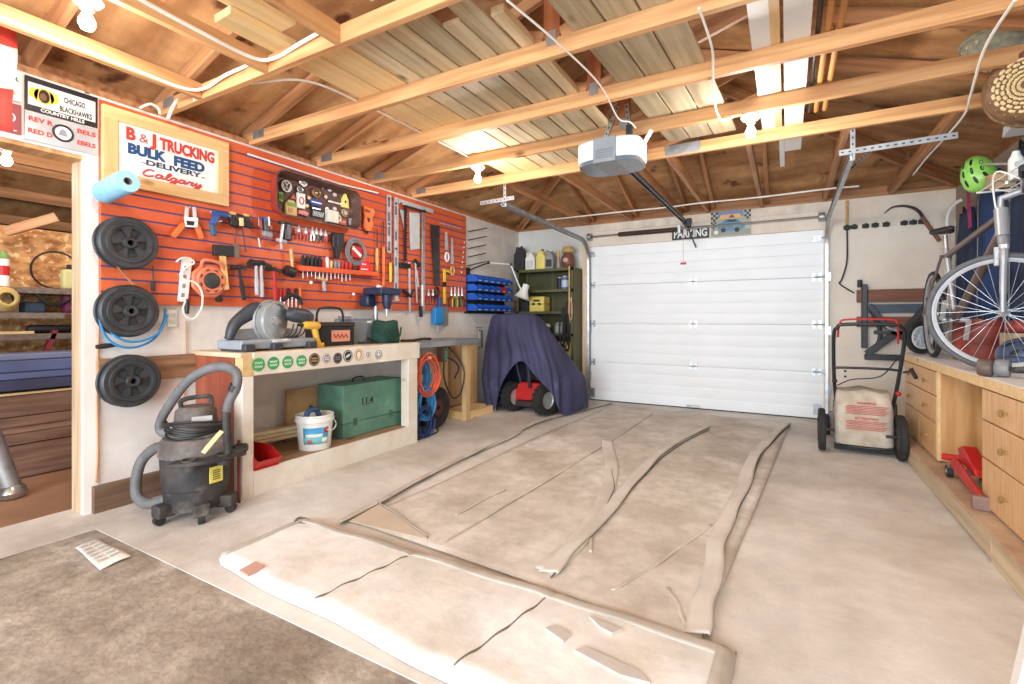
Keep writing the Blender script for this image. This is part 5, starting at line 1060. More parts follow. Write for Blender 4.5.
MB().lathe([(.001, 0), (.127, 0), (.127, .0025), (.001, .0025)], cb, an, 40).build('blade', M_steel, t); MB().lathe([(.001, .003), (.028, .003), (.028, .012), (.01, .016)], cb, an, 18).build('arbor', M_alu, t)
MB().lathe([(.001, -.035), (.138, -.035), (.142, -.02), (.142, .02), (.138, .026), (.125, .026), (.125, .022), (.138, .018)], cb, an, 40, -.2 + PI * .0, PI * 1.15).build('lower_guard', mat('clear_guard', (214, 220, 214), .12, 0, .02, 3, trans=.55, alpha=.75), t, ang=.6)
MB().lathe([(.03, -.05), (.15, -.05), (.15, -.036), (.03, -.036)], cb, an, 40).build('upper_guard', M_alu, t)
MB().tube(spline([cb + V((-.05, -.08, .10)), cb + V((-.06, -.16, .05)), cb + V((-.06, -.25, -.02)), cb + V((-.06, -.29, -.12))]), [.045, .045, .05, .052, .052, .05, .05, .048, .046, .044, .042, .04, .04, .038, .036, .034, .03, .03, .03], 12).build('motor_arm', M_sawd, t)
MB().tube([cb + V((-.02, .10, .05)), cb + V((-.0, .14, .05)), cb + V((.02, .24, .03)), cb + V((.02, .28, .02))], [.035, .055, .055, .04], 16).build('motor', M_sawd, t)
MB().tube(spline([cb + V((.03, .04, .15)), cb + V((.03, .11, .19)), cb + V((.03, .17, .17)), cb + V((.03, .19, .12))]), .016, 9).build('handle', M_grip, t)
for i in range(4): MB().tube(spline([cb + V((.03, .05 + .03 * i, -.12)), cb + V((.05, .09 + .035 * i, -.09)), cb + V((.05, .115 + .035 * i, -.02))]), .005, 6).build('cord_loop', M_black, t)
# ------------------------------------------------------------------ drill, charger, grey box, bag, drill press
t = thing('cordless_drill', (-3.10, 2.45, BZ), 'yellow cordless drill standing between the mitre saw and the black charger', 'drill'); q = V((-3.10, 2.42, BZ)); M_dy = flat('drill_yellow', (226, 176, 66), .45)
MB().tube([q + V((0, -.07, .17)), q + V((0, -.05, .17)), q + V((0, .05, .165)), q + V((0, .07, .16))], [.018, .03, .033, .026], 12).build('body', M_dy, t); MB().tube([q + V((0, .03, .15)), q + V((0, .05, .07)), q + V((0, .06, .03))], [.024, .022, .026], 10).build('grip', M_dy, t); MB().box(q.x - .03, q.x + .03, q.y + .02, q.y + .10, BZ, BZ + .035).build('battery', M_dy, t, bevel=.006); MB().cyl(q + V((0, -.07, .17)), q + V((0, -.11, .172)), .015, .010, 10).build('chuck', M_black, t)
t = thing('battery_charger', (-3.2, 2.70, BZ), 'black battery with a tall carry handle and an orange printed label on the bench', 'battery'); y0, y1 = 2.535, 2.86
MB().box(-3.32, -3.12, y0, y1, BZ, BZ + .155).build('case', M_black, t, bevel=.008); MB().box(-3.325, -3.115, y0 - .004, y1 + .004, BZ + .155, BZ + .19).build('lid', flat('battery_lid', (52, 48, 48), .5), t, bevel=.006)
MB().tube(spline([(-3.22, y0 + .03, BZ + .185), (-3.22, y0 + .04, BZ + .27), (-3.22, y0 + .09, BZ + .305), (-3.22, y1 - .09, BZ + .305), (-3.22, y1 - .04, BZ + .27), (-3.22, y1 - .03, BZ + .185)]), .009, 8).build('handle', M_black, t)
MB().box(-3.119, -3.117, y0 + .09, y1 - .05, BZ + .035, BZ + .125).build('label', flat('label_salmon', (218, 150, 124), .5), t); lettering('label_lettering', 'POWER', (-3.1165, (y0 + y1) / 2 + .02, BZ + .07), RT, UP, .04, M_red, t, bold=.001, fit=.16) if False else MB().tube([(-3.1165, y0 + .11 + .02 * i, BZ + .08 + .015 * (-1) ** i) for i in range(8)], .006, 5).build('label_print', flat('label_rust', (168, 66, 44)), t)
for yy, m in ((y0 + .06, M_red), (y1 - .07, M_grey)): MB().cyl((-3.26, yy, BZ + .19), (-3.26, yy, BZ + .215), .013, n=10).build('terminal', m, t)
t = thing('grey_tool_case', (-3.3, 3.02, BZ), 'plain grey box with a pale badge between the battery and the green bag', 'box'); MB().box(-3.40, -3.22, 2.93, 3.16, BZ, BZ + .205).build('case', flat('case_grey', (130, 136, 142), .5), t, bevel=.01); MB().box(-3.405, -3.215, 2.925, 3.165, BZ + .205, BZ + .24).build('lid', flat('lid_grey', (150, 156, 160), .5), t, bevel=.01); MB().box(-3.2145, -3.2125, 3.09, 3.14, BZ + .18, BZ + .20).build('badge', M_sw, t)
t = thing('drill_press', (-3.33, 3.36, BZ), 'bench drill press with a dark blue head standing behind the green bag', 'drill press'); q = V((-3.33, 3.36, BZ)); M_dpb = flat('press_dark_blue', (38, 50, 78), .4)
MB().box(q.x - .10, q.x + .12, q.y - .09, q.y + .09, BZ, BZ + .03).build('base', M_sawd, t, bevel=.006); MB().cyl(q + V((-.05, 0, .03)), q + V((-.05, 0, .34)), .024, n=16).build('column', M_steel, t)
hz = onx(383, 292, -3.3).z - BZ
MB().box(q.x - .1, q.x + .14, q.y - .12, q.y + .14, BZ + hz - .03, BZ + hz + .035).build('belt_cover', M_dpb, t, bevel=.012); MB().tube([q + V((.07, .02, hz - .03)), q + V((.07, .02, hz - .10)), q + V((.07, .02, hz - .16))], [.05, .045, .03], 16).build('quill_housing', M_dpb, t); MB().cyl(q + V((.07, .02, hz - .16)), q + V((.07, .02, hz - .22)), .016, n=12).build('chuck', M_steel, t)
MB().box(q.x - .14, q.x - .02, q.y - .13, q.y - .02, BZ + hz - .14, BZ + hz - .032).build('motor', M_dpb, t, bevel=.02); 
for a in (0.2, 2.3, 4.4): MB().cyl(q + V((.07, .07, hz - .09)), q + V((.07 + .08 * math.cos(a), .10, hz - .09 + .08 * math.sin(a))), .005, .007, 8).build('feed_handle', M_lt, t)
MB().cyl(q + V((.04, -.05, hz + .035)), q + V((.05, -.05, hz + .05)), .03, n=14).build('cap', M_whitep, t)
t = thing('green_bag', (-3.10, 3.22, BZ), 'dark green cloth bag slumped on the bench in front of the drill press', 'bag'); q = V((-3.12, 3.22, BZ)); M_bag = mat('green_cloth', (26, 68, 55), .85, 0, .2, 14, .2)
gr = []
for i in range(9):
    z = [0, .04, .09, .13, .17, .19, .196, .19, .185][i]; rr = [1, 1.04, 1.02, .98, .94, .86, .6, .3, .02][i]; row = []
    for j in range(25):
        a = 2 * PI * j / 24; f = 1 + .05 * math.sin(3 * a + i * .8) + .04 * math.sin(7 * a + i); row.append(q + V((.085 * rr * f * (abs(math.cos(a)) ** .6) * (1 if math.cos(a) > 0 else -1), .12 * rr * f * (abs(math.sin(a)) ** .6) * (1 if math.sin(a) > 0 else -1), z + (.012 * math.sin(2 * a) if i > 3 else 0))))
    gr.append(row)
MB().sheet(gr).build('cloth', M_bag, t, ang=3)
MB().tube(spline([q + V((.09, -.1, .13)), q + V((.105, -.04, .05)), q + V((.10, .02, .03)), q + V((.105, .07, .07)), q + V((.09, .1, .14))]), .008, 7).build('strap', M_bag, t)
one(MB().tube(spline([(-3.15, 3.08, BZ + .012), (-3.2, 2.98, BZ + .012), (-3.08, 2.90, BZ + .012), (-3.06, 3.02, BZ + .012), (-3.12, 3.06, BZ + .03), (-3.3, 3.12, BZ + .06)]), .006, 6), 'black_power_cord', M_black, 'black power cord coiled on the bench between the battery and the green bag', 'cord')
# ------------------------------------------------------------------ steel-topped side bench
t = thing('side_bench', (-3.2, 4.2, 0), 'second bench with a grey steel top and raw pine legs past the white workbench', 'workbench')
M_zinc = mat('zinc_top', (164, 168, 172), .45, .5, 0, 4, .03, (1, 1, 1), (130, 132, 136), 6, spots=((120, 104, 90), 6, .62, .1)); Y2 = 4.62
MB().box(WX + .01, -3.00, BY1 + .003, Y2, BZ - .06, BZ - .004).build('steel_top', M_zinc, t, bevel=.003)
def pine(p0, p1, w, h, up=(0, 0, 1)): return beam('frame_timber', p0, p1, w, h, M_pale, t, up)
pine((-3.12, 4.47, 0), (-3.12, 4.47, BZ - .061), .06, .085, (0, 1, 0)); pine((-3.43, 4.47, 0.04), (-3.43, 4.47, BZ - .061), .06, .085, (0, 1, 0)); pine((-3.5, 4.47, .045), (-3.155, 4.47, .045), .06, .085)
pine((-3.12, 4.53, .045), (-3.12, 5.0, .045), .06, .085); pine((-3.45, 4.53, .045), (-3.45, 5.0, .045), .06, .085); pine((-3.5, 5.03, .045), (-3.09, 5.03, .045), .06, .085); pine((-3.40, 5.03, .09), (-3.40, 5.03, .80), .06, .085, (0, 1, 0))
MB().box(-3.46, -3.445, 4.5, 5.06, .10, BZ - .062).build('ply_panel', mat('raw_ply', (214, 180, 136), .7, 0, 0, 3, 0, (4, 4, .5), (190, 150, 104)), t)
t = thing('bench_clamp', (-3.08, 4.57, BZ), 'small steel screw clamp on the far end of the steel-topped bench', 'clamp'); q = V((-3.02, 4.58, BZ - .004))
MB().tube([q + V((0, 0, .09)), q + V((.04, 0, .09)), q + V((.04, 0, -.10)), q + V((0, 0, -.10))], .011, 8).build('frame', M_dk, t); MB().cyl(q + V((.0, 0, .0)), q + V((.0, 0, .12)), .009, n=10).build('screw', M_steel, t); MB().cyl(q + V((-.04, 0, .12)), q + V((.04, 0, .12)), .006, n=8).build('tommy_bar', M_dk, t)
one(MB().tube(spline([(-3.10, 3.40, BZ + .014), (-3.1, 3.55, BZ + .010), (-3.14, 3.75, BZ + .018), (-3.18, 3.92, BZ + .012)]), [.012 + .001 * (i % 3) for i in range(19)], 8), 'leather_strap', mat('dark_leather', (66, 48, 44), .6), 'dark leather strap lying across the joint between both benches', 'strap')
# hoses hung at the end of the white bench
def coil(name, c, R, n, r, m, label, sq=1.25, dx=.012, group='hose coils beside the bench'):
    pts = []
    for i in range(24 * n + 1):
        f = i / 24; rr = R * (1 + .16 * math.sin(f * 2.4 + R * 40) * .8); pts.append(V((c[0] + dx * (f - n / 2), c[1] + rr * math.cos(2 * PI * f) + .02 * math.sin(f * 1.9), c[2] + rr * sq * math.sin(2 * PI * f) - .03 * abs(math.sin(f * 1.3 + R * 30)))))
    return one(MB().tube(pts, r, 7), name, m, label, 'hose', group)
M_ho = flat('hose_orange', (226, 96, 66), .5); M_hb = flat('hose_blue', (64, 146, 204), .5); M_hd = flat('hose_dark_blue', (36, 62, 110), .5)
coil('coiled_hose', (-3.03, 3.69, .60), .145, 7, .0075, M_ho, 'orange air hose coil hung at the end of the white bench')
coil('coiled_hose', (-3.15, 3.70, .59), .125, 7, .008, M_hb, 'blue hose coil hanging behind the orange one')
coil('coiled_hose', (-3.06, 3.67, .33), .125, 9, .0075, M_hb, 'tangled blue hose coil below the orange one', 1.15)
coil('coiled_hose', (-3.02, 3.62, .17), .10, 7, .008, M_hd, 'dark blue hose coil resting on the floor by the bench leg', 1.35)
t = thing('hose_hanger', (-3.1, 3.7, .75), 'wooden peg that carries the coiled hoses below the steel top', 'hanger'); MB().cyl((-3.5, 3.70, .745), (-3.0, 3.70, .755), .014, n=10).build('peg', M_pale, t)
t = thing('hose_reel', (-3.25, 3.98, 0), 'red and black wheel-like hose reel on the floor beneath the steel-topped bench', 'hose reel')
for x in (-3.36, -3.16): MB().lathe([(.02, -.01), (.2, -.012), (.215, -.02), (.215, .02), (.2, .012), (.02, .01)], (x, 3.98, .215), (1, 0, 0), 32).build('flange', M_rubber, t)
MB().lathe([(.02, -.02), (.08, -.02), (.09, 0), (.08, .02), (.02, .02)], (-3.14, 3.98, .215), (1, 0, 0), 20).build('hub', mat('dark_red_hub', (96, 44, 48), .5), t); MB().cyl((-3.35, 3.98, .215), (-3.17, 3.98, .215), .14, n=24).build('wound_hose', M_hd, t)
one(MB().tube(spline([(-3.2, 4.25, .83), (-3.08, 4.36, .6), (-3.06, 4.30, .35), (-3.06, 4.14, .30), (-3.08, 4.02, .52), (-3.12, 4.1, .72), (-3.1, 4.3, .62), (-3.08, 4.2, .5)]), .009, 7), 'black_cable_loop', M_black, 'black cable hanging in loops beneath the steel-topped bench', 'cable')
t = thing('under_bench_clamp', (-3.15, 4.12, .7), 'small green and brown clamp hanging under the steel top', 'clamp'); MB().box(-3.2, -3.1, 4.05, 4.1, .68, .85).build('jaw', mat('clamp_brown', (120, 84, 60), .6), t, bevel=.005); MB().box(-3.105, -3.085, 4.06, 4.08, .70, .82).build('screw', flat('clamp_teal', (60, 150, 130)), t)
one(MB().tube(spline([onz(405, 444, .01), onz(425, 437, .01), onz(437, 432, .01), onz(436, 428, .01), onz(420, 432, .01)]), .006, 6), 'floor_cable', M_black, 'thin dark cable lying on the floor beside the bench leg', 'cable')
# ------------------------------------------------------------------ cabinet paddles: paint sticks etc live with the shop vacuum
ZC = 2.75
VS = .94
def vp(px, py, z=ZC): return EYE + ray(px, py) * z
C = onz(191, 514, 0); vx, vy = C.x, C.y
t = thing('shop_vacuum', (vx, vy, 0), 'dusty black wheeled shop vacuum with a thick grey hose at the bench end', 'shop vacuum')
M_vac = mat('dusty_black_plastic', (74, 68, 64), .7, 0, 0, 5, .1, (1, 1, 1), (48, 45, 44), 8, spots=((140, 126, 112), 5, .58, .2), grit=(16, .4)); M_vg = mat('dusty_grey_plastic', (118, 108, 102), .75, 0, 0, 7, .1, (1, 1, 1), (88, 80, 76), 8, spots=((150, 136, 122), 6, .55, .2), grit=(16, .4)); M_hose = mat('grey_hose', (112, 110, 110), .6, 0, .15, 14)
MB().lathe([(.001, .055), (.165, .055), (.172, .07), (.182, .17), (.187, .175), (.196, .35), (.2, .355)], (vx, vy, 0), n=40).build('drum', M_vac, t)
MB().lathe([(.196, .352), (.204, .356), (.207, .366), (.205, .376), (.20, .40), (.20, .43), (.18, .455), (.14, .462), (.001, .464)], (vx, vy, 0), n=40).build('lid', M_vg, t)
MB().lathe([(.155, .462), (.155, .49), (.13, .50), (.12, .55), (.115, .60), (.09, .625), (.001, .63)], (vx, vy, 0), n=32).build('motor_head', M_vg, t)
dv = V((vx, vy, 0)); tocam = (V((0, 0, 0)) - dv).normalized(); rgt = V((tocam.y * -1, tocam.x, 0)) * -1
rgt = V((-tocam.y, tocam.x, 0)); 
if rgt.dot(V((CO, SI, 0))) < 0: rgt = -rgt
MB().tube(spline([dv + rgt * -.08 + V((0, 0, .62)), dv + rgt * -.07 + V((0, 0, .665)), dv + rgt * .07 + V((0, 0, .675)), dv + rgt * .085 + V((0, 0, .62))]), .014, 8).build('carry_handle', M_vac, t)
MB().obox(dv + tocam * .118 + rgt * .03 + V((0, 0, .565)), rgt * .055, V((0, 0, .014)), tocam * .006).build('label_strip', flat('dusty_label', (190, 184, 180)), t)
for k in range(5): MB().tube([dv + (rgt * math.cos(a) + tocam * math.sin(a)) * (.16 + .004 * k) + V((0, 0, .475 + .018 * k + .012 * math.sin(2 * a + k))) for a in [-.5 + 4.1 * i / 16 for i in range(17)]], .007, 6).build('wrapped_cord', M_black, t)
# caddy shelf round the front with cup holes
def cad(a, r, z): return dv + (rgt * math.cos(a) + tocam * math.sin(a)) * r + V((0, 0, z))
g = []
for i in range(21):
    a = -.2 + 2.3 * i / 20; g.append([cad(a, .19, .362), cad(a, .298, .362)])
MB().slab(g, (0, 0, .022)).build('tool_caddy', M_vac, t, bevel=.004)
for a, r_ in ((1.72, .038), (.95, .034), (.12, .034)): MB().lathe([(.036, -.05), (.042, .012), (.036, .012), (.030, -.045)], cad(a, .25, .36), n=18).build('cup_holder', M_vac, t)
MB().obox(cad(1.0, .194, .25), (rgt * math.sin(1.0) - tocam * math.cos(1.0)) * .042, V((0, 0, .045)), (cad(1.0, 1, 0) - cad(1.0, 0, 0)) * .003).build('yellow_label', mat('yellow_label', (232, 216, 96), .5, 0, .1, 40), t)
for q in range(5): MB().obox(cad(1.0, .1985, .225 + q * .012), (rgt * math.sin(1.0) - tocam * math.cos(1.0)) * .024, V((0, 0, .002)), (rgt * math.cos(1.0) + tocam * math.sin(1.0)) * .002).build('label_line', M_black, t)
for a in (.5, 1.45, 2.65, 4.6):
    p = cad(a, .215, .0); MB().obox(cad(a, .19, .075), (cad(a, 1, 0) - dv) * .05, (cad(a + PI / 2, 1, 0) - dv) * .045, V((0, 0, .035))).build('caster_bracket', M_vac, t, bevel=.01)
    MB().cyl(p + V((0, 0, .03)) + (cad(a + PI / 2, .018, 0) - dv), p + V((0, 0, .03)) - (cad(a + PI / 2, .018, 0) - dv), .03, n=16).build('caster', M_rubber, t)
hp2 = [vp(170, 436, 2.78), vp(152, 432, 2.78), vp(152, 420, 2.78), vp(164, 402, 2.75), vp(180, 383, 2.72), vp(200, 371, 2.7), vp(222, 367, 2.68), vp(236, 374, 2.66), vp(236, 388, 2.65), vp(229, 400, 2.65), vp(225, 412, 2.65)]
sp = spline(hp2, 10); MB().tube(sp, [.026 + .0022 * (i % 2) for i in range(len(sp))], 12).build('hose', M_hose, t)
MB().tube([vp(224.5, 408, 2.65), vp(225, 428, 2.65), vp(227, 455, 2.65)], [.024, .024, .021], 14).build('wand', M_vac, t); MB().tube([vp(235, 386, 2.65), vp(232, 392, 2.65)], .031, 14).build('hose_clip', M_black, t)
sp = spline([vp(162, 447, 2.82), vp(145, 449, 2.84), vp(130, 462, 2.84), vp(124, 482, 2.82), vp(126, 499, 2.80), vp(140, 505, 2.78), vp(158, 500, 2.78)], 10)
MB().tube(sp, [.030 + .0022 * (i % 2) for i in range(len(sp))], 12).build('hose_tail', M_hose, t)
for i, (a, b, lb_) in enumerate([((203, 453), (219, 434), 'cream paint stick in the vacuum caddy, lower one'), ((206, 449), (222, 431), 'cream paint stick in the vacuum caddy, upper one')]):
    tag(beam('paint_stick', vp(*a, 2.52), vp(*b, 2.50), .022, .006, M_pale, up=tuple(tocam)), lb_, 'stick', 'paint sticks')
one(MB().bar(vp(239, 503, 2.95), vp(239, 440, 2.95), .013, .013), 'red_rod', mat('dark_red_rod', (120, 50, 42), .5), 'dark red rod standing between the vacuum and the bench leg', 'rod')

vac = [o for o in COL.objects if o.name == 'shop_vacuum'][0]; vac.scale = (.9, .9, 1.0); vac.location = V((vx, vy, 0)) + rgt * .025
# ================================================================== signs over the garage door
t = thing('parking_sign', (-1.05, FY, 2.135), 'black PARKING sign with white block letters over the garage door', 'sign')
MB().box(-1.278, -.83, FY - .006, FY - .001, 2.138, 2.292).build('plate', M_pk, t, bevel=.002); MB().box(-1.272, -.836, FY - .0068, FY - .006, 2.144, 2.286).build('plate_face', M_black, t)
lettering('lettering', 'PARKING', (-1.054, FY - .0068, 2.165), (1, 0, 0), UP, .135, M_pw, t, bold=.0045, fit=.40)
t = thing('car_plate', (-.59, FY, 2.14), 'printed metal plate with a blue vintage car and a sunset sky over the door', 'plate')
x0, x1, z0, z1 = -.81, -.366, 2.138, 2.44; yq = FY - .024
MB().box(x0, x1, yq, yq + .003, z0, z1).build('plate', flat('print_ground', (176, 176, 160), .4), t); q = yq - .0006
def pr(name, pts, m, dy=0.0): return MB().prism([(x0 + (x1 - x0) * u, q - dy, z0 + (z1 - z0) * v) for u, v in pts], (0, .0006, 0)).build(name, m, t)
pr('print_sky', [(.18, .74), (.82, .74), (.82, .99), (.18, .99)], flat('print_blue_sky', (110, 140, 184), .4)); pr('print_sunset', [(.2, .68), (.8, .68), (.72, .86), (.26, .86)], flat('print_orange', (232, 178, 110), .4), .0007)
pr('print_hill', [(.45, .72), (.62, .72), (.53, .86)], flat('print_brown', (120, 70, 50), .4), .0014); pr('print_field', [(.01, .02), (.99, .02), (.99, .24), (.01, .3)], flat('print_road', (150, 152, 138), .4))
pr('print_car_body', [(.16, .36), (.2, .5), (.3, .56), (.38, .68), (.66, .66), (.74, .52), (.84, .44), (.86, .3), (.74, .2), (.4, .18), (.2, .26)], flat('print_car_blue', (86, 140, 164), .35), .0014)
pr('print_car_glass', [(.4, .56), (.44, .64), (.62, .63), (.66, .54)], flat('print_glass', (52, 66, 78), .3), .0021); pr('print_car_light', [(.56, .36), (.74, .38), (.74, .48), (.58, .48)], flat('print_pale_blue', (196, 220, 228), .35), .0021)
for k, (u, v) in enumerate(((.32, .24), (.66, .22))): MB().cyl((x0 + (x1 - x0) * u, q - .0014, z0 + (z1 - z0) * v), (x0 + (x1 - x0) * u, q - .0021, z0 + (z1 - z0) * v), .028, n=16).build('print_wheel', M_black, t)
for (u0, u1, v0, v1) in ((.0, .18, .62, .98), (.84, 1., .62, .98), (.0, .14, .3, .6)):
    g = MB()
    for i in range(3):
        for j in range(4):
            if (i + j) % 2: g.box(x0 + (x1 - x0) * (u0 + (u1 - u0) * i / 3), x0 + (x1 - x0) * (u0 + (u1 - u0) * (i + 1) / 3), q - .0006, q, z0 + (z1 - z0) * (v0 + (v1 - v0) * j / 4), z0 + (z1 - z0) * (v0 + (v1 - v0) * (j + 1) / 4))
    g.build('print_checks', M_pk, t)
MB().cyl((x0 + .06, q, z0 + .05), (x0 + .06, q - .0012, z0 + .05), .025, n=16).build('print_badge', M_pw, t)
# ================================================================== olive shelf unit
UX0, UX1, UY0, UY1 = -3.36, -2.49, 6.07, 6.40
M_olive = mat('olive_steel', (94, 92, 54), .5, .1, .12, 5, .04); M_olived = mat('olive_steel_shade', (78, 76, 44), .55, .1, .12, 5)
t = thing('shelf_unit', ((UX0 + UX1) / 2, 6.25, 0), 'olive green steel shelf unit standing in the far left corner', 'shelving')
SHZ = [.10, .60, .93, 1.235, 1.535, 1.825]
for z in SHZ: MB().box(UX0 + .03, UX1 - .03, UY0 + .01, UY1 - .01, z - .03, z).box(UX0, UX1, UY0, UY0 + .01, z - .035, z + .002).build('shelf', M_olive, t)
for x in (UX0, UX1 - .035):
    for y in (UY0, UY1 - .035):
        g = MB().box(x, x + .035, y, y + .004, 0, 1.83).box(x if x == UX0 else x + .031, (x + .004) if x == UX0 else x + .035, y, y + .035, 0, 1.83); g.build('upright', M_olive, t)
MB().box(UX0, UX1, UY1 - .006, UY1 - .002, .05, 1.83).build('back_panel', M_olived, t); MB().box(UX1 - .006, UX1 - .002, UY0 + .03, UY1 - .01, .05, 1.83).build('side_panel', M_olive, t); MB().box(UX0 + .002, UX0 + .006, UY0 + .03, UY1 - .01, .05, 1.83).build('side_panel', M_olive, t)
MB().box((UX0 + UX1) / 2 - .03, (UX0 + UX1) / 2 + .005, UY1 - .012, UY1 - .006, .1, 1.8).build('rear_strip', M_olive, t)
ZT = 1.8275
def ux(px, y=6.2): return ony(px, 260, y).x
def jug(x, w, h, m, mc, label, cat='jug', hnd=True, y=6.2, d=.12, z=ZT, lab=None, name='jug'):
    t = thing(name, (x, y, z), label, cat); 
    MB().prism([(x - w / 2, y - d / 2, z), (x + w / 2, y - d / 2, z), (x + w / 2, y - d / 2, z + h * .62), (x + w * .22, y - d / 2, z + h * .88), (x + w * .2, y - d / 2, z + h * .94), (x - w * .1, y - d / 2, z + h * .94), (x - w * .12, y - d / 2, z + h * .86), (x - w / 2, y - d / 2, z + h * .66)], (0, d, 0)).build('body', m, t, bevel=.014)
    MB().cyl((x + w * .05, y, z + h * .93), (x + w * .05, y, z + h), .018, n=12).build('cap', mc, t)
    if hnd: MB().tube(spline([(x - w * .1, y, z + h * .9), (x - w * .4, y, z + h * .96), (x - w * .48, y, z + h * .8), (x - w * .45, y, z + h * .62)]), .011, 7).build('handle', m, t)
    if lab: MB().box(x - w * .36, x + w * .36, y - d / 2 - .002, y - d / 2, z + h * .12, z + h * .5).build('label', lab, t)
    return t
jug(ux(520.5), .165, .36, flat('jug_black', (44, 38, 40), .5), M_black, 'tall black fuel jug at the corner end of the shelf unit top', y=6.22, d=.16)
jug(ux(531.5), .15, .27, flat('jug_white', (232, 230, 222), .45), M_whitep, 'white plastic jug on top of the shelf unit beside the black jug', lab=flat('jug_label_grey', (206, 206, 200)))
jug(ux(542), .14, .29, flat('jug_yellow', (230, 214, 112), .45), M_black, 'pale yellow plastic jug on top of the shelf unit')
jug(ux(550.5), .125, .27, flat('jug_grey', (150, 148, 144), .45), M_whitep, 'grey jug with a dark label right of the pale yellow jug', lab=flat('jug_label_dark', (56, 60, 74)))
t = thing('wooden_spoon_jar', (ux(558.5), 6.2, ZT), 'slim bottle with a wooden paddle beside the brown jar', 'bottle'); x = ux(558.5); MB().lathe([(.03, 0), (.032, .1), (.02, .14), (.014, .17)], (x, 6.2, ZT), n=14).build('bottle', flat('slim_grey', (170, 150, 130), .4), t); MB().tube([(x, 6.19, ZT + .15), (x, 6.19, ZT + .21), (x, 6.19, ZT + .26)], [.008, .024, .018], 8).build('paddle', M_hick, t)
t = thing('brown_jar', (ux(568), 6.2, ZT), 'large round brown jar with a straw-coloured lid on the shelf unit top', 'jar'); x = ux(568); MB().lathe([(.06, 0), (.09, .04), (.098, .10), (.088, .16), (.055, .20), (.05, .215)], (x, 6.2, ZT), n=24).build('body', mat('brown_glaze', (128, 84, 70), .4, 0, .15, 10), t); MB().lathe([(.055, .212), (.085, .225), (.09, .25), (.075, .28), (.06, .30), (.001, .305)], (x, 6.2, ZT), n=24).build('lid', mat('straw_lid', (208, 176, 112), .8, 0, .15, 40, .2), t); MB().ball((x - .0, 6.105, ZT + .11), (.04, .008, .03), 10, 6).build('label', flat('jar_label_pink', (220, 160, 150)), t)
def can(x, y, z, r, h, m, label, ml=None, cat='can', name='can'):
    t = thing(name, (x, y, z), label, cat); MB().lathe([(r, 0), (r, h * .96), (r * .93, h)], (x, y, z), n=18).build('body', m, t)
    if ml: MB().lathe([(r * 1.01, h * .2), (r * 1.01, h * .75)], (x, y, z), n=18).build('label', ml, t)
    MB().lathe([(r * .7, h), (r * .65, h * 1.1), (r * .3, h * 1.12)], (x, y, z), n=14).build('cap', M_lt, t); return t
can(ux(560), 6.2, SHZ[4], .045, .16, flat('can_black', (42, 42, 54)), 'black can on the second shelf down of the olive unit', None)
can(ux(566), 6.17, SHZ[4], .05, .17, flat('can_blue', (90, 120, 160)), 'blue-grey can with a pale label beside the black can', flat('can_pale', (190, 204, 218)))
def toolbox(x0, x1, y, z, h, m, label, d=.2):
    t = thing('yellow_case', ((x0 + x1) / 2, y, z), label, 'case', 'yellow cases on the olive shelf unit'); MB().box(x0, x1, y - d / 2, y + d / 2, z, z + h * .49).build('tray', m, t, bevel=.008); MB().box(x0, x1, y - d / 2, y + d / 2, z + h * .51, z + h).build('lid', m, t, bevel=.008)
    for k in (.3, .7): xx = x0 + (x1 - x0) * k; MB().box(xx - .02, xx + .02, y - d / 2 - .006, y - d / 2, z + h * .42, z + h * .58).build('latch', M_black, t)
    MB().box((x0 + x1) / 2 - .05, (x0 + x1) / 2 + .05, y - d / 2 - .003, y - d / 2, z + h * .66, z + h * .8).build('label', flat('case_label_dark', (74, 62, 30)), t); return t
M_ycase = flat('case_yellow', (232, 208, 104), .45)
toolbox(ux(532.5), ux(547), 6.2, SHZ[3], .21, M_ycase, 'yellow plastic case on the shelf level with the desk lamp'); toolbox(ux(556), ux(576), 6.2, SHZ[1], .215, flat('case_yellow_pale', (226, 208, 132), .45), 'pale yellow case on the lower shelf behind the purple cover')
one(MB().box(ux(523), ux(531), 6.12, 6.28, SHZ[3], SHZ[3] + .14), 'black_box', M_black, 'small black box beside the upper yellow case', 'box', bevel=.008)
one(MB().box(ux(515) + .01, ux(521), 6.14, 6.30, SHZ[3], SHZ[3] + .16), 'dark_red_box', flat('dark_red_box', (122, 56, 48), .6), 'dark red box at the corner end of the lamp-level shelf', 'box', bevel=.01)
can(ux(547.5), 6.2, SHZ[2], .045, .12, M_whitep, 'white jar with a dark label on the third shelf of the olive unit', flat('jar_label_dk', (90, 90, 96)), 'jar', 'jar')
can(ux(560), 6.2, SHZ[2], .075, .14, flat('tin_greenish', (150, 176, 160)), 'pale green paint tin on the third shelf of the olive unit', flat('tin_label', (190, 206, 196)), 'paint tin', 'paint_tin'); can(ux(570), 6.24, SHZ[2], .05, .15, flat('tin_dark', (70, 84, 84)), 'dark tin behind the hanging cords on the third shelf', None, 'tin', 'tin')
one(MB().lathe([(.05, 0), (.055, .09), (.05, .10)], (ux(541), 6.2, SHZ[2]), n=16), 'brown_tub', flat('brown_tub', (110, 84, 60), .6), 'small brown tub beside the white jar on the third shelf', 'tub')
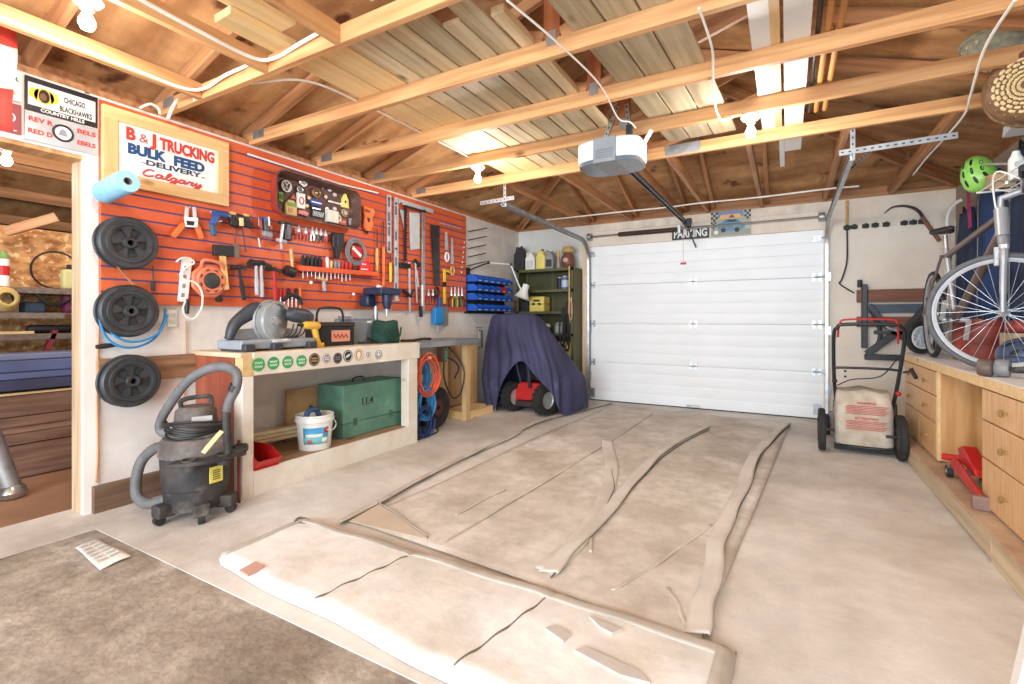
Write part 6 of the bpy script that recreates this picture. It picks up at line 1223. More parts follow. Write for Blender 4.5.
# cords hung over the right upright
for i, (x, zt_, zb_, w, m, lb) in enumerate([(ux(567), 1.28, .78, .045, M_black, 'black cord loop, leftmost of those hanging on the shelf unit'), (ux(571), 1.36, .70, .05, M_black, 'longest black cord loop hanging on the shelf unit'), (ux(575), 1.42, 1.12, .03, flat('cord_tan', (190, 150, 120)), 'small tan cord loop hanging on the shelf unit upright')]):
    one(MB().tube(spline([(x, 6.055, zt_), (x - w, 6.045, (zt_ + zb_) / 2), (x - w * .6, 6.045, zb_ + .04), (x, 6.045, zb_), (x + w * .7, 6.04, zb_ + .05), (x + w * .8, 6.04, (zt_ + zb_) / 2), (x + .006, 6.05, zt_ + .002), (x + w * .4, 6.045, (zt_ + zb_) / 2 + .05), (x + .01, 6.04, zb_ + .08)]), .011 if i < 2 else .009, 7), 'looped_cable', m, lb, 'cord', 'cords on the shelf unit')
one(MB().cyl((ux(573.5), 6.05, 1.0), (ux(573.5), 6.05, 1.84), .011, n=8), 'wooden_rod', M_hick, 'thin wooden rod standing against the front of the shelf unit', 'rod')
# ================================================================== parts bins on the wall by the corner
t = thing('bin_rail_panel', (WX, 5.5, 1.2), 'dark louvred steel panel that carries the blue parts bins', 'bin panel')
MB().box(WX + .001, WX + .012, 5.0, 5.98, 1.20, 1.70).build('panel', M_blackmetal, t)
for z in (1.66, 1.55, 1.44, 1.30): MB().box(WX + .012, WX + .02, 5.0, 5.98, z + .03, z + .045).build('louvre', M_blackmetal, t)
M_bin = flat('bin_blue', (34, 96, 196), .4)
proto = None
rows = [('top row', 1.60), ('second row', 1.485), ('third row', 1.37), ('bottom row', 1.235)]; posn = ['first', 'second', 'third', 'fourth', 'fifth', 'sixth']
def smallbin(m, loc, label):
    t = thing('parts_bin', loc, label, 'bin', 'parts bins by the corner'); openbin(t, loc[0], loc[1], loc[2], .135, .15, .085, m, th=.004); MB().box(loc[0] + .078, loc[0] + .0795, loc[1] - .03, loc[1] + .03, loc[2] + .01, loc[2] + .03).build('label_card', M_sw, t); return t
for rn, z in rows:
    for k in range(6):
        loc = (WX + .10, 5.09 + k * .150, z); lb = '%s blue parts bin of the %s, from the slatwall side' % (posn[k], rn)
        if rn == 'second row' and k == 4: smallbin(M_red, loc, 'single red parts bin among the blue bins by the corner')
        elif proto is None: proto = smallbin(M_bin, loc, lb)
        else: dup(proto, loc, 0, lb)
t = thing('hook_rail', (WX, 5.15, 2.0), 'set of slanting dark steel rods on the white wall above the parts bins', 'rack')
for k in range(5):
    z = 1.80 + k * .11; MB().cyl((WX, 5.05 + k * .01, z), (WX + .14, 5.28 + k * .01, z + .07), .007, n=7).build('rod', M_dk, t)
MB().box(WX, WX + .01, 5.03, 5.07, 1.785, 2.3).build('back_strip', M_drywall, t)
# swing-arm lamp
t = thing('desk_lamp', (WX, 5.2, 1.72), 'white swing-arm desk lamp with a cone shade in front of the shelf unit', 'lamp')
p0 = V((WX + .02, 5.06, 1.74)); p1 = V((WX + .12, 5.38, 1.87)); p2 = V((-3.26, 5.72, 1.87)); p3 = V((-3.14, 5.80, 1.52))
MB().box(WX, WX + .03, 5.03, 5.09, 1.705, 1.78).build('wall_bracket', M_black, t); MB().tube([p0, p1], .009, 7).build('lower_arm', M_black, t); MB().ball(p1, .022, 10, 7).build('elbow', M_black, t); MB().tube([p1, p2], .011, 7).build('upper_arm', M_whitep, t); MB().ball(p2, .02, 10, 7).build('elbow', M_black, t); MB().tube([p2, p3], .010, 7).build('front_arm', M_whitep, t)
ax = V((-.28, -.18, -.95)).normalized(); MB().lathe([(.025, -.065), (.045, -.06), (.05, .02), (.108, .13), (.112, .133), (.103, .13), (.044, .02), (.025, -.04)], p3 + V((.05, .02, .02)), ax, 24).build('shade', M_whitep, t, ang=.8); MB().ball(p3 + V((.05, .02, .02)) + ax * .07, .03, 10, 7).build('bulb', flat('dull_bulb', (232, 226, 210), .3), t)
# ================================================================== snow blower under a purple-blue cover
M_cov = mat('purple_blue_cover', (64, 64, 96), .75, 0, 0, 2.5, .08, (1, 1, 1), (46, 46, 74), 7, spots=((96, 96, 128), 4, .62, .2))
t = thing('snow_blower', (-2.75, 5.45, 0), 'red wheeled snow blower under a purple-blue cover beside the garage door', 'snow blower')
ctl = [  # name: points at four heights
 [(-3.24, 5.15, 1.17), (-3.30, 5.08, .80), (-3.32, 5.04, .42), (-3.22, 5.02, .015)],
 [(-3.12, 5.10, 1.19), (-3.15, 5.03, .85), (-3.15, 5.00, .50), (-3.10, 5.00, .03)],
 [(-2.98, 5.10, 1.20), (-2.96, 5.03, .93), (-2.92, 5.01, .70), (-2.98, 4.99, .36)],
 [(-2.86, 5.12, 1.20), (-2.82, 5.05, .95), (-2.76, 5.02, .80), (-2.72, 4.99, .64)],
 [(-2.70, 5.15, 1.20), (-2.66, 5.09, .93), (-2.58, 5.06, .70), (-2.52, 5.04, .46)],
 [(-2.60, 5.22, 1.18), (-2.54, 5.16, .90), (-2.38, 5.10, .58), (-2.30, 5.06, .26)],
 [(-2.56, 5.36, 1.10), (-2.42, 5.28, .78), (-2.25, 5.18, .46), (-2.20, 5.14, .02)],
 [(-2.55, 5.50, 1.00), (-2.32, 5.45, .68), (-2.12, 5.40, .42), (-2.10, 5.45, .05)],
 [(-2.60, 5.62, .98), (-2.35, 5.70, .62), (-2.15, 5.70, .40), (-2.12, 5.74, .04)],
 [(-2.80, 5.68, 1.08), (-2.72, 5.86, .70), (-2.65, 5.92, .40), (-2.65, 5.94, .04)],
 [(-3.05, 5.60, 1.14), (-3.12, 5.76, .75), (-3.18, 5.80, .40), (-3.18, 5.82, .04)],
 [(-3.22, 5.40, 1.15), (-3.30, 5.42, .78), (-3.34, 5.42, .40), (-3.34, 5.42, .03)]]
ctl = [[(-2.7 + (a + 2.7) * .925, b, c_) for a, b, c_ in q] for q in ctl]
n = len(ctl); K = 6
def loop(l):
    P = [V(c[l]) for c in ctl]; out = []
    for i in range(n):
        a, b, c, d = P[i - 1], P[i], P[(i + 1) % n], P[(i + 2) % n]
        for j in range(K): u = j / K; out.append(0.5 * ((2 * b) + (c - a) * u + (2 * a - 5 * b + 4 * c - d) * u * u + (3 * b - a - 3 * c + d) * u ** 3))
    return out
L_ = [loop(i) for i in range(4)]; cen = V((-2.88, 5.38, 1.17)); rows_ = []
rows_.append([cen.lerp(p, .02) + V((0, 0, .01)) for p in L_[0]]); rows_.append([cen.lerp(p, .5) + V((0, 0, .005)) for p in L_[0]]); rows_.append([cen.lerp(p, .9) for p in L_[0]])
for i in range(3):
    for j in range(5):
        u = j / 5; row = []
        for k in range(n * K):
            p = L_[i][k].lerp(L_[i + 1][k], u); h = (i + u) / 3; c2 = V((-2.75, 5.45, p.z)); d_ = (p - c2); d_.z = 0; d_.normalize()
            row.append(p + d_ * (.022 * h + .004) * math.sin(k * 1.35 + 1.2 * math.sin(h * 3 + k * .1)) + d_ * .03 * noise.noise(V((p.x * 3, p.y * 3, p.z * 2.2))))
        rows_.append(row)
rows_.append(L_[3])
for r_ in rows_:
    for p in r_: p.z = max(p.z, .008)
MB().sheet([r + [r[0]] for r in rows_]).build('cover', M_cov, t, ang=3, sub=1)
def tyre(x, y, R, w, nm='wheel'):
    c = V((x, y, R)); ax = V((.96, -.28, 0)).normalized()
    wv = MB().lathe([(R * .55, -w * .4), (R * .75, -w * .5), (R * .93, -w * .42), (R * .97, 0), (R * .93, w * .42), (R * .75, w * .5), (R * .55, w * .4)], c, ax, 32).build(nm, M_rubber, t)
    g = MB(); u = V((0, 0, 1)); v = ax.cross(u)
    for k in range(18):
        a = 2 * PI * k / 18; d_ = u * math.cos(a) + v * math.sin(a); e_ = u * -math.sin(a) + v * math.cos(a)
        for s in (-1, 1): g.obox(c + d_ * R * .94 + ax * (s * w * .25), (ax * .26 * w + e_ * s * .014), e_ * .012, d_ * R * .06)
    q_ = g.build('tread', M_rubber, wv)
    MB().lathe([(.001, -w * .2), (R * .5, -w * .25), (R * .57, -w * .4), (R * .57, w * .4), (R * .5, w * .25), (.001, w * .2)], c, ax, 24).build('rim', mat('pale_rim', (190, 190, 186), .4, .3), wv)
tyre(-2.92, 5.20, .18, .12); tyre(-2.46, 5.14, .18, .12)
MB().prism([(-2.90, 5.2, .14), (-2.52, 5.2, .14), (-2.50, 5.2, .30), (-2.58, 5.2, .36), (-2.82, 5.2, .36), (-2.92, 5.2, .30)], (.03, .32, 0)).build('engine_body', M_red, t, bevel=.015); MB().box(-2.88, -2.55, 5.17, 5.45, .07, .14).build('lower_case', flat('machine_dark', (60, 40, 40), .5), t, bevel=.01)
MB().tube([(-2.68, 5.17, .30), (-2.68, 5.14, .50), (-2.70, 5.12, .66)], .022, 9).build('shift_column', M_dk, t); MB().tube([(-2.84, 5.25, .34), (-2.9, 5.18, .7), (-2.95, 5.15, 1.1)], .014, 8).build('handle_bar', M_dk, t); MB().tube([(-2.56, 5.28, .34), (-2.6, 5.22, .7), (-2.66, 5.2, 1.1)], .014, 8).build('handle_bar', M_dk, t)
MB().box(-2.62, -2.56, 5.165, 5.185, .25, .27).build('chrome_knob', M_steel, t, bevel=.004)
MB().box(-2.80, -2.6, 5.3, 5.5, .37, .55).build('engine_cowl', M_black, t, bevel=.02)
# ================================================================== lawn mower with its grass bag
t = thing('lawn_mower', (.58, 5.15, 0), 'lawn mower with a beige grass bag parked right of the garage door', 'lawn mower')
HX0, HX1 = .36, .815
M_mw = flat('mower_black_tube', (36, 36, 38), .4)
hb = spline([(HX0 + .03, 5.08, .30), (HX0 + .0, 5.02, .6), (HX0 - .01, 4.93, .98), (HX0 + .015, 4.91, 1.06), (HX0 + .07, 4.905, 1.085), (HX1 - .07, 4.905, 1.085), (HX1 - .015, 4.91, 1.06), (HX1 + .01, 4.93, .98), (HX1 - .02, 5.02, .6), (HX1 - .06, 5.08, .30)], 8)
MB().tube(hb, .0145, 10).build('handle', M_mw, t)
MB().tube(spline([(HX0 + .02, 4.95, .98), (HX0 + .03, 4.90, 1.09), (HX0 + .08, 4.895, 1.125), (HX1 - .09, 4.895, 1.125), (HX1 - .04, 4.90, 1.09), (HX1 - .03, 4.95, .93)], 8), .008, 8).build('bail_bar', M_red, t)
MB().tube(spline([(HX0 + .0, 5.0, .70), (HX0 + .04, 4.99, .715), (HX1 - .06, 4.99, .715), (HX1 - .01, 5.0, .69)], 6), .011, 8).build('cross_tube', M_mw, t); MB().tube(spline([(HX0 + .02, 5.0, .56), (HX0 + .12, 4.97, .62), (HX1 - .14, 4.96, .66), (HX1 - .03, 4.95, .82)], 6), .005, 6).build('control_cable', M_black, t)
for p in ((HX0 + .0, 4.985, .60), (HX1 - .02, 4.99, .52)): MB().ball(p, .02, 10, 7).build('clamp_knob', M_red if p[0] > .5 else M_black, t)
MB().tube([(HX1 - .0, 4.93, .70), (HX1 + .05, 4.90, .72), (HX1 + .06, 4.89, .70)], .008, 7).tube([(HX1 + .04, 4.885, .74), (HX1 + .075, 4.885, .66)], .014, 8).build('starter_grip', M_black, t)
# grass bag
bx0, bx1 = HX0 - .002, HX1 - .05; g = []
prof = [(0.06, .0, .012), (.09, -.012, -.004), (.2, -.02, 0), (.35, -.02, -.0), (.48, -.006, .012), (.525, .0, .02), (.53, .03, .04)]
for z, dy, ins in prof:
    row = []; w2 = (bx1 - bx0) / 2 - ins; cx = (bx0 + bx1) / 2
    for k in range(32):
        a = 2 * PI * k / 32; ca, sa = math.cos(a), math.sin(a); e_ = .35
        px_ = cx + w2 * (abs(ca) ** e_) * (1 if ca > 0 else -1); py_ = 5.10 + (.17 - ins) * (abs(sa) ** e_) * (1 if sa > 0 else -1)
        row.append(V((px_, py_ + dy, z + .012 * math.sin(px_ * 25) * (z > .45))) + V((.006 * noise.noise(V((a * 2, z * 9, 0))), .014 * noise.noise(V((px_ * 9, z * 8, 3))), 0)))
    g.append(row + [row[0]])
top = [V(((bx0 + bx1) / 2, 5.12, .535)) for _ in range(33)]; g.append(top)
M_gb = mat('grass_bag_cloth', (206, 194, 176), .8, 0, 0, 9, .1, (1, 1, 1), (182, 168, 148), 8, grit=(20, .15))
bag = MB().sheet(g).build('grass_bag', M_gb, t, ang=3)
M_gbt = flat('bag_red_print', (206, 76, 70), .7); yb_ = 4.905
mb = MB(); xa, xb = bx0 + .07, bx1 - .045
lettering('print_heading', 'WARNING', ((xa + xb) / 2, yb_, .425), (1, 0, 0), UP, .028, M_gbt, t, bold=.0006, fit=.13); lettering('print_heading', 'ATTENTION', ((xa + xb) / 2, yb_, .30), (1, 0, 0), UP, .028, M_gbt, t, bold=.0006, fit=.16)
for i, z in enumerate((.41, .397, .384, .371, .358, .345)): MB().tube([(xa + (.0 if i % 2 else .01), yb_, z), (xb - .012 * (i % 3), yb_, z)], .0028, 5).build('print_line', M_gbt, t)
for i, z in enumerate((.285, .272, .259, .243, .23, .217)): MB().tube([(xa + (.0 if i % 2 else .01), yb_, z), (xb - .015 * (i % 3), yb_, z)], .0028, 5).build('print_line', M_gbt, t)
MB().tube([(bx0 + .02, 4.935, .075), (bx1 - .02, 4.935, .075)], .012, 8).build('bag_frame', M_black, t)
MB().box(HX0 + .0, HX1 - .04, 5.16, 5.72, .09, .24).build('deck', flat('mower_deck', (70, 66, 66), .5), t, bevel=.04); MB().lathe([(.12, .24), (.13, .30), (.12, .36), (.08, .38), (.001, .385)], (.57, 5.48, 0), n=24).build('engine', M_blackmetal, t); MB().box(HX0 + .0, HX1 - .04, 5.0, 5.03, .015, .07).build('rear_flap', M_rubber, t)
for x, R_, y in ((HX0 - .12, .18, 4.97), (HX1 - .045, .18, 4.90), (HX0 - .04, .10, 5.66), (HX1 - .1, .10, 5.66)):
    w_ = MB().lathe([(R_ * .6, 0), (R_ * .95, .002), (R_, .012), (R_, .038), (R_ * .95, .05), (R_ * .6, .052)], (x, y, R_), (1, 0, 0), 32).build('wheel', M_rubber, t); MB().lathe([(.001, .008), (R_ * .62, .006), (R_ * .62, .046), (.001, .044)], (x, y, R_), (1, 0, 0), 24).build('hub_cap', flat('wheel_hub', (90, 84, 80), .5), w_)
    MB().cyl((x + .026, y, R_), ((x + .12) if x < .5 else (x - .07), y, R_), .012, n=8).build('axle', M_dk, t)
for x in (HX0 - .01, HX1 - .045): MB().tube([(x + .02, 5.0, .18), (x + .02, 5.08, .3), (x + .02, 5.1, .42)], .014, 8).build('handle_bracket', M_dk, t)
# ================================================================== things on the far wall right of the door
YW = FY
t = thing('tool_hook_strip', (.88, YW, 2.12), 'row of black clips on a strip along the far wall', 'hook strip')
MB().box(.5, 1.3, YW - .008, YW - .001, 2.115, 2.145).build('strip', M_cream, t)
for i, px in enumerate((854, 865.5, 875, 886, 904, 913, 922)):
    c = ony(px, 226 - (px - 854) * .07, YW - .02); MB().box(c.x - .03, c.x + .03, YW - .04, YW - .008, 2.108, 2.15).box(c.x - .012, c.x + .012, YW - .05, YW - .04, 2.10, 2.156).build('clip', M_black, t, bevel=.006)
c = ony(847, 227, YW - .03)
t = thing('hoe', (c.x, YW, 1.4), 'long tool with wooden upper shaft and bent dark rod on the far wall', 'garden tool')
MB().cyl((c.x, YW - .03, 2.42), (c.x, YW - .03, 2.15), .013, n=8).build('handle', M_hick, t); MB().tube([(c.x - .03, YW - .03, 2.12), (c.x, YW - .03, 2.13), (c.x + .03, YW - .03, 2.12)], [.02, .032, .02], 8).build('collar', flat('collar_green', (40, 70, 56)), t); MB().tube(spline([(c.x, YW - .03, 2.12), (c.x, YW - .03, 1.77), ony(842, 279, YW - .03), ony(840, 284, YW - .03), ony(854, 293, YW - .03)]), .008, 7).build('rod', M_black, t)
t = thing('scythe', (1.15, YW, 2.1), 'curved dark blade on a short wooden snath hung on the far wall', 'scythe')
pts = spline([ony(x, y, YW - .05) for x, y in ((884, 213.5), (892, 207.5), (903, 206), (913, 208), (920, 213), (924, 221))], 8)
nn = len(pts); g = []
for i, p in enumerate(pts):
    a = pts[max(i - 1, 0)]; b = pts[min(i + 1, nn - 1)]; d_ = (b - a).normalized(); nr = V((0, 1, 0)).cross(d_).normalized(); w = .028 * min(1, .25 + 1.2 * i / nn); g.append([p - nr * w * .5, p + nr * w * .5])
MB().slab(g, (0, .012, 0)).build('blade', mat('dark_blade', (62, 52, 48), .5, .4), t); MB().cyl(ony(922, 217, YW - .05), ony(939.5, 241, YW - .05), .021, .018, 10).build('handle', wood('snath_wood', (140, 92, 66), (104, 64, 44)), t)
# folding workbench hung on the wall
t = thing('folding_workbench', (.95, YW, .72), 'folding workbench with brown jaw boards and black steel legs hung on the far wall', 'folding bench')
M_jaw = wood('brown_jaw_board', (134, 82, 58), (98, 58, 40)); M_fb = flat('folding_black', (50, 52, 54), .45); y1 = YW - .004
beam('jaw_board', (.66, y1 - .04, 1.375), (1.30, y1 - .04, 1.375), .05, .135, M_jaw, t); beam('jaw_board', (.66, y1 - .04, 1.10), (1.30, y1 - .04, 1.10), .05, .11, M_jaw, t); beam('slide_rail', (.74, y1 - .05, 1.24), (1.28, y1 - .05, 1.24), .05, .09, flat('rail_blue_grey', (70, 82, 96), .5), t)
MB().box(.70, .75, y1 - .10, y1 - .01, .82, 1.50).build('end_bracket', M_fb, t, bevel=.006); MB().box(1.26, 1.31, y1 - .10, y1 - .01, .82, 1.46).build('end_bracket', M_fb, t, bevel=.006); MB().cyl((.685, y1 - .06, 1.47), (.685, y1 - .06, 1.55), .022, n=12).build('crank_handle', M_black, t)
def leg(a, b, w=.05): MB().bar((a[0], y1 - .12, a[1]), (b[0], y1 - .12, b[1]), .03, w, (0, 1, 0) if False else (0, 0, 1)).build('leg', M_fb, t, bevel=.004)
leg((.76, 1.28), (.92, 1.03)); leg((1.24, 1.28), (1.06, 1.03)); leg((.74, .76), (1.0, 1.0), .07); leg((1.26, .76), (.98, 1.0), .07); leg((.80, .99), (1.24, .99), .04)
MB().box(.72, 1.30, y1 - .13, y1 - .09, .70, .76).build('foot_rail', M_fb, t, bevel=.006); MB().tube(spline([(.78, y1 - .1, 1.22), (.86, y1 - .1, .98), (.80, y1 - .1, .78)]), .02, 8).build('leg_curve', M_fb, t); MB().tube([(.9, y1 - .135, 1.05), (1.0, y1 - .135, 1.0)], .012, 8).build('brace', M_lt, t)
for zz in (.56, .50): one(MB().cyl((.56, YW - .001, zz), (.56, YW - .012, zz), .012, n=10), 'wall_bolt', M_blackmetal, 'small dark bolt head on the far wall above the grass bag' + (', upper one' if zz > .53 else ', lower one'), 'bolt', 'bolts on the far wall')
# ================================================================== timber plinth and oak cabinets along the right wall
M_plinth = mat('dusty_plinth_top', (206, 176, 146), .8, 0, 0, 3, .1, (1, 1, 1), (184, 150, 120), 8, grit=(10, .2)); PX = .825; PZ = .14
t = thing('timber_plinth', (1.15, 3.5, 0), 'low timber plinth along the right wall that carries the oak cabinets', 'plinth')
MB().box(PX, 1.478, .6, 5.44, PZ - .026, PZ).build('deck', M_plinth, t)
M_edge = wood('treated_edge_timber', (206, 186, 154), (176, 154, 122), axis=0)
beam('edge_timber', (PX + .02, .6, PZ / 2), (PX + .02, 3.05, PZ / 2 - .0135), .038, PZ - .027, M_edge, t); beam('edge_timber', (PX + .02, 3.055, PZ / 2), (PX + .02, 5.40, PZ / 2 - .0135), .038, PZ - .027, M_edge, t); MB().box(PX + .04, 1.478, .6, 5.40, 0.0, PZ - .027).build('fill', M_plinth, t); beam('edge_timber', (PX, 5.42, PZ / 2), (1.47, 5.42, PZ / 2 - .0135), .038, PZ - .027, M_edge, t)
M_oak = mat('oak_veneer', (226, 184, 134), .45, 0, 0, 9, .04, (6, 6, .5), (206, 158, 106), 7); M_oakside = mat('oak_side_panel', (222, 174, 116), .45, 0, 0, 3.2, .04, (5, 5, .55), (196, 142, 84), 8); M_brass = mat('brass_knob', (206, 176, 120), .3, .8)
def cabinet(y0, y1, label, rows, ends):
    z0, z1 = PZ + .012, .765; x0 = .905
    t = thing('base_cabinet', (1.2, (y0 + y1) / 2, PZ), label, 'cabinet', 'oak base cabinets'); MB().box(x0 + .02, 1.477, y0, y1, z0, z1).build('carcass', M_oakside, t, bevel=.001)
    MB().box(x0 + .05, 1.47, y0 + .02, y1 - .02, PZ, z0).build('toe_base', M_firdark, t)
    if ends: MB().box(x0 + .002, x0 + .0195, y0 - .0, y0 + .018, z0, z1).build('edge_band', M_pale, t)
    for (ya, yb, za, zb) in rows:
        d = MB().box(x0, x0 + .0195, ya + .004, yb - .004, za + .004, zb - .004).build('drawer', M_oak, t, bevel=.003); c = V((x0, (ya + yb) / 2, (za + zb) / 2)); MB().lathe([(.006, 0), (.006, .014), (.015, .018), (.019, .028), (.012, .034), (.001, .035)], c, (-1, 0, 0), 16).build('knob', M_brass, d)
    return t
zs = [.152, .40, .59, .765]
cabinet(4.36, 5.40, 'far oak cabinet with a grained side panel and six small drawers', [(4.38, 4.88, zs[i], zs[i + 1]) for i in range(3)] + [(4.88, 5.40, zs[i], zs[i + 1]) for i in range(3)], True)
cabinet(2.0, 3.48, 'near oak cabinet with stacked drawers beside the red floor jack', [(2.78, 3.48, .152, .40), (2.78, 3.48, .40, .60), (2.78, 3.48, .60, .765), (2.0, 2.78, .152, .40), (2.0, 2.78, .40, .60), (2.0, 2.78, .60, .765)], False)
struct_ct = thing('countertop', (1.18, 3.7, .765), 'long white-topped wooden counter over the oak cabinets and the knee hole', 'countertop')
MB().box(.915, 1.477, 1.9, 5.46, .768, .826).build('core', wood('counter_edge_wood', (232, 198, 150), (210, 170, 118), axis=1), struct_ct); MB().box(.895, .914, 1.9, 5.46, .77, .826).build('edge_strip', M_pale, struct_ct, bevel=.002); MB().box(.893, 1.478, 1.9, 5.462, .8265, .831).build('white_top', mat('counter_white', (246, 244, 240), .5, 0, .04, 4), struct_ct)
CZ = .8312
one(MB().bar(onx(1022, 402, .86), onx(1040, 400, .86), .05, .04), 'white_clamp_block', M_whitep, 'white block fixed to the counter edge above the near drawers', 'block', bevel=.004) if False else None
# red floor jack under the counter
t = thing('floor_jack', (.98, 3.65, PZ), 'red floor jack parked on the plinth in the knee hole', 'floor jack')
a = V((.93, 4.05, PZ + .06)); 
for s in (0, 1):
    MB().prism([(.875 + .13 * s, 3.38, PZ + .03), (.875 + .13 * s, 3.40, PZ + .08), (.875 + .13 * s, 3.72, PZ + .145), (.875 + .13 * s, 3.90, PZ + .15), (.875 + .13 * s, 3.92, PZ + .09), (.875 + .13 * s, 3.60, PZ + .05)], (.014, 0, 0)).build('side_plate', M_red, t, bevel=.004)
MB().box(.84, 1.06, 3.36, 3.40, PZ, PZ + .075).build('front_axle_block', mat('jack_grey', (150, 120, 110), .6, .2), t, bevel=.008)
MB().prism([(.91, 3.60, PZ + .11), (.91, 3.62, PZ + .15), (.91, 3.84, PZ + .235), (.91, 3.93, PZ + .20), (.91, 3.86, PZ + .13)], (.07, 0, 0)).build('lift_arm', M_red, t, bevel=.008); MB().cyl((.86, 4.0, PZ + .125), (.95, 3.93, PZ + .13), .02, .026, 12).build('handle_socket', M_red, t)
for x in (.875, 1.03): MB().cyl((x, 4.00, PZ + .036), (x + .03, 4.0, PZ + .036), .036, n=18).build('caster', M_rubber, t); MB().cyl((x - .002, 4.0, PZ + .036), (x + .032, 4.0, PZ + .036), .013, n=10).build('caster_hub', M_lt, t); MB().bar((x + .015, 4.0, PZ + .05), (x + .015, 3.93, PZ + .10), .03, .014).build('caster_fork', M_galv, t)
MB().cyl((.9, 3.93, PZ + .06), (1.0, 3.93, PZ + .06), .018, n=10).build('cylinder', M_galv, t)
# ================================================================== bicycle on the counter, its front wheel turned
t = thing('silver_bicycle', (1.08, 4.4, CZ), 'silver bicycle standing on the counter with its front wheel turned sideways', 'bicycle')
R_ = .335
M_bike = mat('silver_bike_paint', (168, 168, 170), .4, .35, .05, 8); M_tyre = mat('grey_tyre', (96, 96, 98), .7, 0, .1, 20); M_rim = flat('rim_grey', (172, 172, 174), .45, .2); M_brz = mat('bronze_bike_paint', (122, 104, 98), .35, .4, .06, 8)
def wheel(c, ax, nm='wheel', spk=28, tyre_m=None, hubr=.02):
    ax = V(ax).normalized(); c = V(c); u = V((0, 0, 1)); v = ax.cross(u)
    w = MB().ring(c, ax, R_ - .018, .018, 56, 10).build(nm, tyre_m or M_tyre, t)
    MB().lathe([(R_ - .036, -.011), (R_ - .030, -.012), (R_ - .030, .012), (R_ - .036, .011), (R_ - .052, .006), (R_ - .052, -.006), (R_ - .036, -.011)], c, ax, 56).build('rim', M_rim, w)
    g = MB()
    for k in range(spk):
        a = 2 * PI * k / spk; s = (1 if k % 2 else -1); b = a + (.5 if k % 4 < 2 else -.5)
        g.tube([c + ax * (.024 * s) + (u * math.cos(b) + v * math.sin(b)) * hubr, c + (u * math.cos(a) + v * math.sin(a)) * (R_ - .05)], .0010, 4)
    g.build('spokes', M_galv, w); MB().lathe([(.006, -.05), (.012, -.045), (.024, -.028), (.022, -.02), (.014, -.016), (.014, .016), (.022, .02), (.024, .028), (.012, .045), (.006, .05)], c, ax, 14).build('hub', M_alu, w); return c
FC = V((1.055, 3.71, CZ + R_)); fax = V((.30, .954, 0))
wheel(FC, fax, 'front_wheel'); RC = V((.995, 4.90, CZ + R_)); wheel(RC, (1, -.04, 0), 'rear_wheel', tyre_m=M_rubber)
BB = V((1.02, 4.44, 1.125)); HT = V((1.07, 3.80, 1.76)); HB = V((1.067, 3.76, 1.60)); ST = V((1.005, 4.60, 1.64))
sdv = V((.954, -.30, 0)); f0 = V((FC.x, FC.y, FC.z))
crown = V((1.063, 3.725, CZ + 2 * R_ + .03))
for s in (-1, 1):
    o = fax * (.055 * s); MB().tube(spline([crown + o * .9, crown + o * 1.1 - V((0, 0, .06)), f0 + o * 1.0 + V((0, 0, .12)), f0 + o]), [.019] * 7 + [.016] * 6 + [.013] * 6, 9).build('fork_leg', M_bike, t)
MB().obox(crown, fax * .07, sdv * .022, V((0, 0, .02))).build('fork_crown', M_bike, t, bevel=.01); MB().cyl(crown, HT + V((0, 0, -.1)), .024, n=14).cyl(HB, HT, .031, n=16).build('head_tube', M_bike, t)
MB().tube([HB + V((0, .02, .02)), BB], [.028, .024], 12).build('down_tube', M_brz, t); MB().tube([HT + V((0, .02, -.04)), ST + V((0, 0, -.06))], .02, 10).build('top_tube', M_brz, t); MB().tube([BB, ST], .018, 10).build('seat_tube', M_bike, t); MB().tube([ST, ST + V((0, .02, .10))], .014, 8).build('seat_post', M_steel, t)
for s in (-1, 1):
    o = V((.06 * s, 0, 0)); MB().tube([BB + o * .5, RC + o], [.012, .009], 8).build('chain_stay', M_brz, t); MB().tube([ST + o * .4 + V((0, 0, -.05)), RC + o], [.010, .008], 8).build('seat_stay', M_brz, t)
MB().lathe([(.03, 0), (.085, 0), (.09, .002), (.085, .004), (.03, .004)], BB + V((-.05, 0, 0)), (-1, 0, 0), 32).build('chainring', M_dk, t); MB().bar(BB + V((-.07, 0, 0)), BB + V((-.075, -.09, .14)), .014, .026, (1, 0, 0)).bar(BB + V((.07, 0, 0)), BB + V((.075, .09, -.14)), .014, .026, (1, 0, 0)).cyl(BB + V((-.07, 0, 0)), BB + V((.07, 0, 0)), .018, n=12).build('crank', M_alu, t); MB().obox(BB + V((-.13, -.095, .145)), (.045, 0, 0), (0, .03, .0), (0, 0, .01)).obox(BB + V((-.08, -.09, .14)), (.01, 0, 0), (0, .008, 0), (0, 0, .008)).build('pedal', M_black, t, bevel=.004)
sq = ST + V((0, .02, .11)); MB().prism([sq + V((-.02, -.15, 0)), sq + V((.02, -.15, 0)), sq + V((.035, -.02, .01)), sq + V((.075, .09, .015)), sq + V((.06, .13, .012)), sq + V((-.06, .13, .012)), sq + V((-.075, .09, .015)), sq + V((-.035, -.02, .01))], (0, 0, .035)).build('saddle', M_black, t, bevel=.014)
stem = HT + V((0, 0, .06)); MB().tube([HT, stem, stem - sdv * -.09 + V((0, 0, .03))], [.016, .02, .02], 10).build('stem', M_bike, t)
hbc = stem + sdv * .09 + V((0, 0, .03)); bd = fax
MB().tube(spline([hbc - bd * .30 + V((0, 0, .05)), hbc - bd * .2 + V((0, 0, .04)), hbc - bd * .08, hbc + bd * .08, hbc + bd * .2 + V((0, 0, .04)), hbc + bd * .30 + V((0, 0, .05))]), .0125, 9).build('handlebar', M_steel, t)
